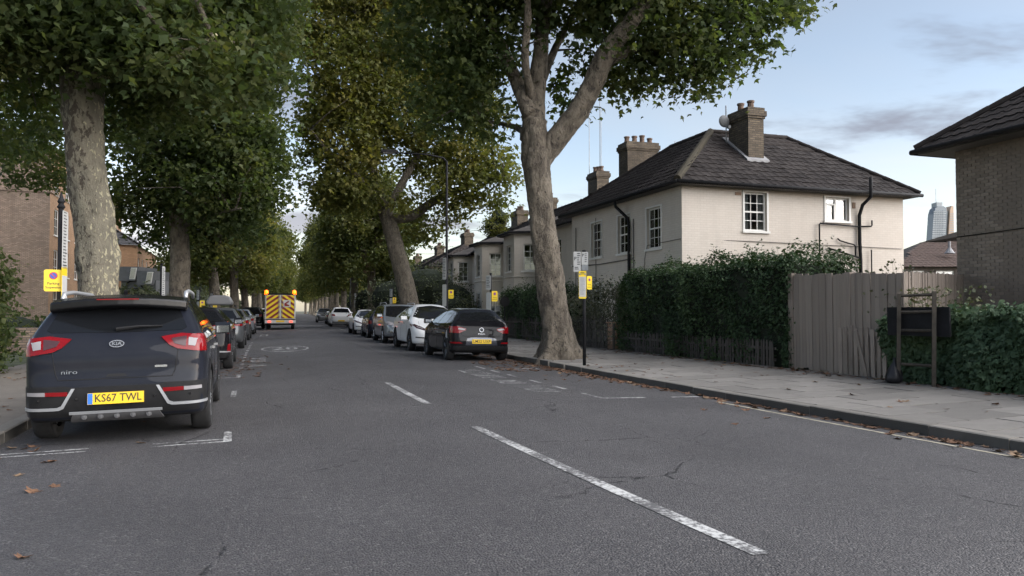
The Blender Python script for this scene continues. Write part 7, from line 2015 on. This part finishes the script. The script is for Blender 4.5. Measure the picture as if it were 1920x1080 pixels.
# white crossover facing us
def tesla(W=.93, H=1.60, L_=4.75, res=.055, wr=.35, wb=2.89):
    h = L_ / 2; s = H / 1.60
    return dict(L=L_, wr=wr, axles=(-wb / 2 - .03, wb / 2 - .03), res=res, k=.13, rim=M['rim_dark'],
      side=[(-h + .12, .26), (-h, .45), (-h + .02, .75), (-h + .08, 1.02 * s), (-h + .35, 1.15 * s), (-1.2, 1.44 * s), (-.6, 1.56 * s), (0, 1.60 * s), (.4, 1.55 * s), (.8, 1.40 * s), (1.38, 1.06 * s), (1.6, .96 * s), (h - .35, .82 * s), (h - .10, .66 * s), (h, .48), (h - .05, .28), (h - .25, .19), (-h + .4, .19)],
      plan=PLAN(W, L_), front=FRONT_STD(W, 1.0 * s, H, W - .43))
def tesla_parts(c, H, L_):
    s_ = H / 1.60; h = L_ / 2
    glasshouse(c, [[(-.20, 1.02 * s_), (1.15, .99 * s_), (.75, 1.25 * s_), (.35, 1.46 * s_), (-.18, 1.50 * s_)], [(-1.35, 1.10 * s_), (-.28, 1.02 * s_), (-.26, 1.50 * s_), (-.8, 1.44 * s_), (-1.3, 1.25 * s_)]],
               mirror_poly([(0, 1.06 * s_), (c.xm * .62, 1.08 * s_), (c.xm * .80, 1.13 * s_), (c.xm * .53, 1.46 * s_), (0, 1.52 * s_)]), mirror_poly([(0, 1.15 * s_), (c.xm * .7, 1.16 * s_), (c.xm * .5, 1.40 * s_), (0, 1.44 * s_)]))
    for s in (-1, 1):
        def sy(P): return P if s > 0 else [(-x, z) for x, z in reversed(P)]
        hl = c.panel('headlight', sy([(.40, .70 * s_), (.50, .68 * s_), (.78, .76 * s_), (.86, .86 * s_), (.80, .885 * s_), (.60, .79 * s_)]), M['lens_dark'], 'y', 1, lift=.010, grid=.05)
        c.panel('light_unit', sy([(.56, .725 * s_), (.74, .78 * s_), (.76, .815 * s_), (.60, .765 * s_)]), M['lens_clear'], 'y', 1, lift=.015, parent=hl)
        c.panel('headlight', [(h - .62, .79 * s_), (h - .62, .87 * s_), (h - .88, .89 * s_), (h - .86, .86 * s_)], M['lens_dark'], 'x', s, lift=.008)
        c.panel('fog_recess', sy([(.52, .43), (.80, .45), (.80, .485), (.52, .47)]), M['seam'], 'y', 1, lift=.006)
        c.seam([(-.24, 1.0 * s_), (-.25, .3)], 'x', s); c.seam([(.92, .99 * s_), (.90, .32)], 'x', s)
    c.panel('lower_grille', [(-.55, .25), (.55, .25), (.50, .36), (-.50, .36)], M['plastic'], 'y', 1, lift=.008)
    c.seam([(-.62, .98 * s_), (-.66, .84 * s_), (-.40, .68 * s_), (.40, .68 * s_), (.66, .84 * s_), (.62, .98 * s_)], 'y', 1)
    c.sides('sill_cladding', [(-1.0, .19), (1.0, .19), (1.0, .27), (-1.0, .27)], M['plastic'], lift=.006)
    c.handles((-.62, .34), .90 * s_, M['chrome']); c.mirrors(.86, 1.06 * s_, c.paint)
c = Car('parked_car', 'white crossover facing the camera parked behind the black hatchback', 'car', tesla(), M['white_paint'], 'cars parked along the right kerb')
tesla_parts(c, 1.60, 4.75); c.place(5.72, 26.95, True)
# silver people carrier facing us
def mpv(L_=4.7, W=.92, H=1.66):
    h = L_ / 2
    return dict(L=L_, wr=.33, axles=(-1.45, 1.38), res=.06, k=.10,
      side=[(-h + .08, .26), (-h, .5), (-h + .04, .95), (-h + .25, 1.45), (-h + .45, H - .05), (-.8, H), (.1, H - .03), (.55, H - .14), (1.35, 1.08), (1.55, 1.0), (h - .25, .86), (h - .06, .66), (h, .45), (h - .1, .24), (-h + .4, .2)],
      plan=PLAN(W, L_), front=FRONT_STD(W, 1.02, H, W - .28))
c = Car('parked_car', 'silver people carrier facing the camera behind the white crossover', 'car', mpv(), M['silver_paint'], 'cars parked along the right kerb')
glasshouse(c, [[(-.05, 1.05), (1.25, 1.02), (.85, 1.27), (.45, 1.52), (-.03, 1.56)], [(-1.05, 1.07), (-.13, 1.05), (-.11, 1.56), (-1.0, 1.56)], [(-1.95, 1.12), (-1.15, 1.07), (-1.1, 1.55), (-1.75, 1.50)]], mirror_poly([(0, 1.06), (.60, 1.08), (.76, 1.12), (.64, 1.52), (0, 1.55)]), mirror_poly([(0, 1.1), (.70, 1.1), (.64, 1.5), (0, 1.53)]))
for s in (-1, 1):
    def sy(P): return P if s > 0 else [(-x, z) for x, z in reversed(P)]
    c.panel('headlight', sy([(.46, .72), (.84, .76), (.86, .92), (.55, .84)]), M['lens_clear'], 'y', 1, lift=.010)
    c.panel('fog_lamp', sy([(.56, .40), (.78, .42), (.78, .52), (.58, .5)]), M['chrome'], 'y', 1, lift=.008)
    MB().tube([(s * .60, -1.7, 1.60), (s * .62, -1.5, 1.68), (s * .62, .1, 1.69), (s * .60, .35, 1.62)], .02, 6).build('roof_rail', M['silver'], c.root)
c.panel('grille', [(-.42, .62), (.42, .62), (.38, .78), (-.38, .78)], M['plastic'], 'y', 1, lift=.008); c.panel('lower_grille', [(-.5, .28), (.5, .28), (.5, .46), (-.5, .46)], M['plastic'], 'y', 1, lift=.008)
c.handles((-.6, .35), .95, M['silver']); c.mirrors(.98, 1.12, c.paint); c.place(5.75, 33.4, True)
# black small hatch, rear to us
c = Car('parked_car', 'small black hatchback with yellow plate behind the silver people carrier', 'car', hatch(3.85, .85, 1.44, .30, 2.5, .12), M['blueblack_paint'], 'cars parked along the right kerb')
hatch_parts(c, 1.44, .94, 3.85)
for s in (-1, 1):
    def sy(P): return P if s > 0 else [(-x, z) for x, z in reversed(P)]
    c.panel('tail_light', sy([(.66, .70), (.80, .70), (.82, .86), (.68, .86)]), M['lens_red'], 'y', -1, lift=.012)
c.plate('', .50, lift=.02); c.panel('lower_bumper', [(-.75, .22), (.75, .22), (.72, .36), (-.72, .36)], M['plastic'], 'y', -1, lift=.008)
c.place(5.75, 39.4)
# white saloon facing us
c = Car('parked_car', 'white saloon facing the camera, farthest of the near right-hand group', 'car', tesla(.92, 1.44, 4.6, .06, .33, 2.87), M['white_paint'], 'cars parked along the right kerb')
tesla_parts(c, 1.44, 4.6); c.place(5.7, 45.6, True)
# left row: black hatchback with model lettering, roof-box car, others
sp = hatch(3.95, .87, 1.45, .33, 2.45, .30, belt=.97, hood=.96, res=.055)
c = Car('parked_car', 'black hatchback with red tail light and chrome lettering, second on the left', 'car', sp, M['black_paint'], 'cars parked along the left kerb')
hatch_parts(c, 1.45, .97, 3.95)
for s in (-1, 1):
    def sy(P): return P if s > 0 else [(-x, z) for x, z in reversed(P)]
    t_ = c.panel('tail_light', sy([(.40, .97), (.44, .91), (.84, .88), (.85, 1.0), (.55, 1.02)]), M['lens_red'], 'y', -1, lift=.012)
    c.panel('light_unit', sy([(.42, .965), (.46, .92), (.56, .915), (.52, .985)]), M['lens_clear'], 'y', -1, lift=.017, parent=t_)
    c.panel('reflector', sy([(.74, .42), (.84, .42), (.84, .58), (.76, .58)]), M['lens_red'], 'y', -1, lift=.012)
    c.panel('silver_trim', sy([(.50, .41), (.84, .395), (.84, .415), (.50, .44)]), M['silver'], 'y', -1, lift=.014)
loc, n = c.hit((.05, .87), 'y', -1); T = frame(loc + n * .01, (1, 0, 0), n); disc(c.root, T, 0, 0.03, .05, M['chrome'], .004, 'badge', .038)
c.plate('', .55, lift=.02); c.panel('lower_bumper', [(-.80, .22), (.80, .22), (.76, .45), (-.76, .45)], M['plastic'], 'y', -1, lift=.008)
c.place(-1.30, 20.3)
c = Car('parked_car', 'dark estate car carrying a grey roof box, third on the left', 'car', hatch(4.45, .90, 1.48, .32, 2.65, .35, res=.07), M['grey_paint'], 'cars parked along the left kerb')
hatch_parts(c, 1.48, .94, 4.45, seams=False)
for s in (-1, 1): c.panel('tail_light', [(s * .5, .80), (s * .86, .80), (s * .86, .92), (s * .52, .92)][::s], M['lens_red'], 'y', -1, lift=.012); MB().box((s * .55 - .02, -.8, 1.46), (s * .55 + .02, .3, 1.54)).build('roof_bar', M['plastic'], c.root)
c.plate('', .55, lift=.02); c.place(-1.30, 30.4)
rb = MB(); rb.prism([(-.40, .0), (.40, .0), (.44, .10), (.34, .30), (.2, .34), (-.2, .34), (-.34, .30), (-.44, .10)], 'y', -.95, .95)
o = rb.build('roof_box', mat('roof_box_grey', (0.14, 0.14, 0.145), 0.45)); tag(o, 'grey plastic roof box on top of the third left-hand car', 'roof box')
bv = o.modifiers.new('bevel', 'BEVEL'); bv.width = .06; bv.segments = 3
o.location = (-1.30 + off(30.2), 30.0, 1.47)
far_specs = {'hatch': hatch(4.1, .88, 1.47, .31, 2.55, .28, res=.085), 'suv': hatch(4.45, .92, 1.66, .35, 2.68, .25, belt=1.08, hood=1.05, res=.085)}
def far_car(kind, paint, label, grp, x, y, flip=False, plate=True):
    H, belt, L_ = (1.47, .94, 4.1) if kind == 'hatch' else (1.66, 1.08, 4.45)
    c = Car('parked_car', label, 'car', far_specs[kind], M[paint], grp)
    hatch_parts(c, H, belt, L_, seams=False)
    for s in (-1, 1):
        c.panel('tail_light', [(s * .5, belt - .18), (s * .85, belt - .16), (s * .85, belt - .02), (s * .56, belt - .03)][::s], M['lens_red'], 'y', -1, lift=.012, grid=.1)
        c.panel('headlight', [(s * .48, belt - .26), (s * .84, belt - .2), (s * .85, belt - .08), (s * .55, belt - .14)][::s], M['lens_clear'], 'y', 1, lift=.012, grid=.1)
    c.panel('grille', [(-.40, belt - .34), (.40, belt - .34), (.38, belt - .20), (-.38, belt - .20)], M['plastic'], 'y', 1, lift=.008, grid=.1)
    c.panel('lower_bumper', [(-.78, .24), (.78, .24), (.74, .42), (-.74, .42)], M['plastic'] if kind == 'hatch' else M['silver'], 'y', -1, lift=.008, grid=.1)
    c.plate('', .52, lift=.02)
    c.place(x, y, flip)
    return c
GL, GR = 'cars parked along the left kerb', 'cars parked along the right kerb'
fc = far_car('hatch', 'grey_paint', 'dark grey hatchback, fourth on the left after the roof-box car', GL, -1.3, 38.2)
far_car('hatch', 'silver_paint', 'silver hatchback, fifth on the left', GL, -1.35, 47.5)
far_car('suv', 'black_paint', 'black car, sixth on the left', GL, -1.3, 62)
far_car('suv', 'white_paint', 'white van-like car, seventh on the left', GL, -1.2, 92)
far_car('suv', 'white_paint', 'white four-by-four seen from behind, beyond the gap on the right', GR, 5.5, 67.5)
far_car('hatch', 'black_paint', 'black car just beyond the white four-by-four on the right', GR, 5.6, 73.5)
far_car('hatch', 'blueblack_paint', 'second dark car beyond the white four-by-four on the right', GR, 5.6, 80)
far_car('suv', 'grey_paint', 'grey car facing the camera far off on the right', GR, 5.0, 90, True)
far_car('hatch', 'silver_paint', 'silver car farthest along the left kerb', GL, -1.3, 112)

# --- highway maintenance truck
tx, ty = 0.80, 56.0
tk = thing('maintenance_truck', 'white box truck with yellow and red chevrons and amber beacons driving away', 'truck', (tx + off(ty), ty, -0.03), -heading(ty))
W2, ZB, ZT = 1.02, .72, 2.46
MB().box((-W2, 0, ZB), (W2, 3.2, ZT - .06)).build('box_body', M['van_white'], tk)
MB().box((-W2 + .02, 0.05, ZT - .058), (W2 - .02, 3.15, ZT)).build('roof', M['plastic'], tk)
cab = MB(); cab.prism([(3.25, .45), (3.25, 2.25), (3.75, 2.3), (4.3, 2.15), (4.85, 1.45), (5.4, 1.2), (5.5, .45)], 'x', -.98, .98); cab.build('cab', M['van_white'], tk)
for s in (-1, 1): MB().prism([(3.6, 1.45), (3.6, 2.05), (4.2, 2.05), (4.7, 1.45)], 'x', s * .985 - .004, s * .985 + .004).build('side_window', M['glass'], tk)
for s in (-1, 1):
    x0, x1 = (-.93, -.06) if s < 0 else (.06, .93)
    dr = MB().box((x0, -.035, ZB + .06), (x1, -.002, ZT - .08)).build('rear_door', M['chev_yellow'], tk)
    w = x1 - x0; hgt = ZT - .14 - ZB
    z0 = ZB + .06
    for k in range(-3, 8):
        # red stripes sloping down and outwards from the centre line
        a = [(0, k * .36), (1, k * .36 - .62), (1, k * .36 - .62 + .18), (0, k * .36 + .18)]
        P = [((x1 - u * w) if s < 0 else (x0 + u * w), z0 + v) for u, v in a]
        zt_, zb_ = ZT - .08, z0
        # clip to the door
        def clip(P, f_in, f_cut):
            out = []
            for i in range(len(P)):
                p, q2 = P[i], P[(i + 1) % len(P)]
                if f_in(p): out.append(p)
                if f_in(p) != f_in(q2): out.append(f_cut(p, q2))
            return out
        for lim, sg in ((zb_, 1), (zt_, -1)):
            P = clip(P, lambda p: (p[1] - lim) * sg >= 0, lambda p, q2: (p[0] + (q2[0] - p[0]) * (lim - p[1]) / (q2[1] - p[1]), lim))
            if not P: break
        if len(P) >= 3:
            st_ = MB().prism(P, 'y', -.040, -.0355).build('chevron_stripe', M['chev_red'], dr)
    MB().box((x0 - .04 if s < 0 else x1, -.045, ZB), (x0 if s < 0 else x1 + .04, -.001, ZT - .06)).build('door_edge', M['van_white'], dr)
    MB().tube([((x1 if s < 0 else x0) - s * -.06, -.06, ZB + .02), ((x1 if s < 0 else x0) - s * -.06, -.06, ZT - .08)], .016, 6).build('lock_bar', M['grey_metal'], dr)
    bc = MB().lathe([(.001, .30), (.09, .28), (.13, .19), (.14, .0), (.001, .0)], (s * .93, .10, ZT - .02), 'z', 14).build('beacon', M['beacon'], tk, True)
    MB().box((s * .72 - .10, -.10, .50), (s * .72 + .10, -.06, .60)).build('tail_light', M['lens_lit'], tk)
    for yw in (.75, 4.4):
        wv = empty('wheel', (s * .84, yw, .34), 0 if s > 0 else math.pi, tk)
        MB().lathe([(.20, -.11), (.32, -.11), (.345, -.08), (.345, .08), (.32, .11), (.20, .11)], (0, 0, 0), 'x', 22).build('tyre', M['tyre'], wv)
        MB().lathe([(.20, -.1), (.20, .08), (.1, .03), (.001, .05)], (0, 0, 0), 'x', 18).build('rim', M['rim'], wv)
MB().box((-.05, -.05, ZB), (.05, -.001, ZT - .06)).build('door_post', M['van_white'], tk)
MB().box((-W2, -.06, .44), (W2, .10, .66)).build('rear_bumper', M['van_white'], tk)
MB().box((-.7, -.09, .30), (.7, .3, .43)).build('step', M['plastic'], tk)
MB().box((-W2 + .05, .1, .3), (W2 - .05, 5.0, .70)).build('chassis', M['plastic'], tk)
MB().box((-.27, -.075, .52), (.27, -.061, .63)).build('number_plate', M['yellow_dark'], tk)
MB().box((-W2, -.02, ZT - .02), (W2, .16, ZT + .05)).build('beacon_bar', M['plastic'], tk)
lg = MB().box((.20, -.046, 1.55), (.68, -.0415, 2.05)).build('emblem_panel', M['van_white'], tk)
MB().prism([(.28, 1.62), (.58, 1.62), (.60, 1.70), (.40, 1.78), (.60, 1.92), (.52, 2.0), (.26, 1.80)], 'y', -.050, -.0465).build('emblem', M['chev_red'], tk)
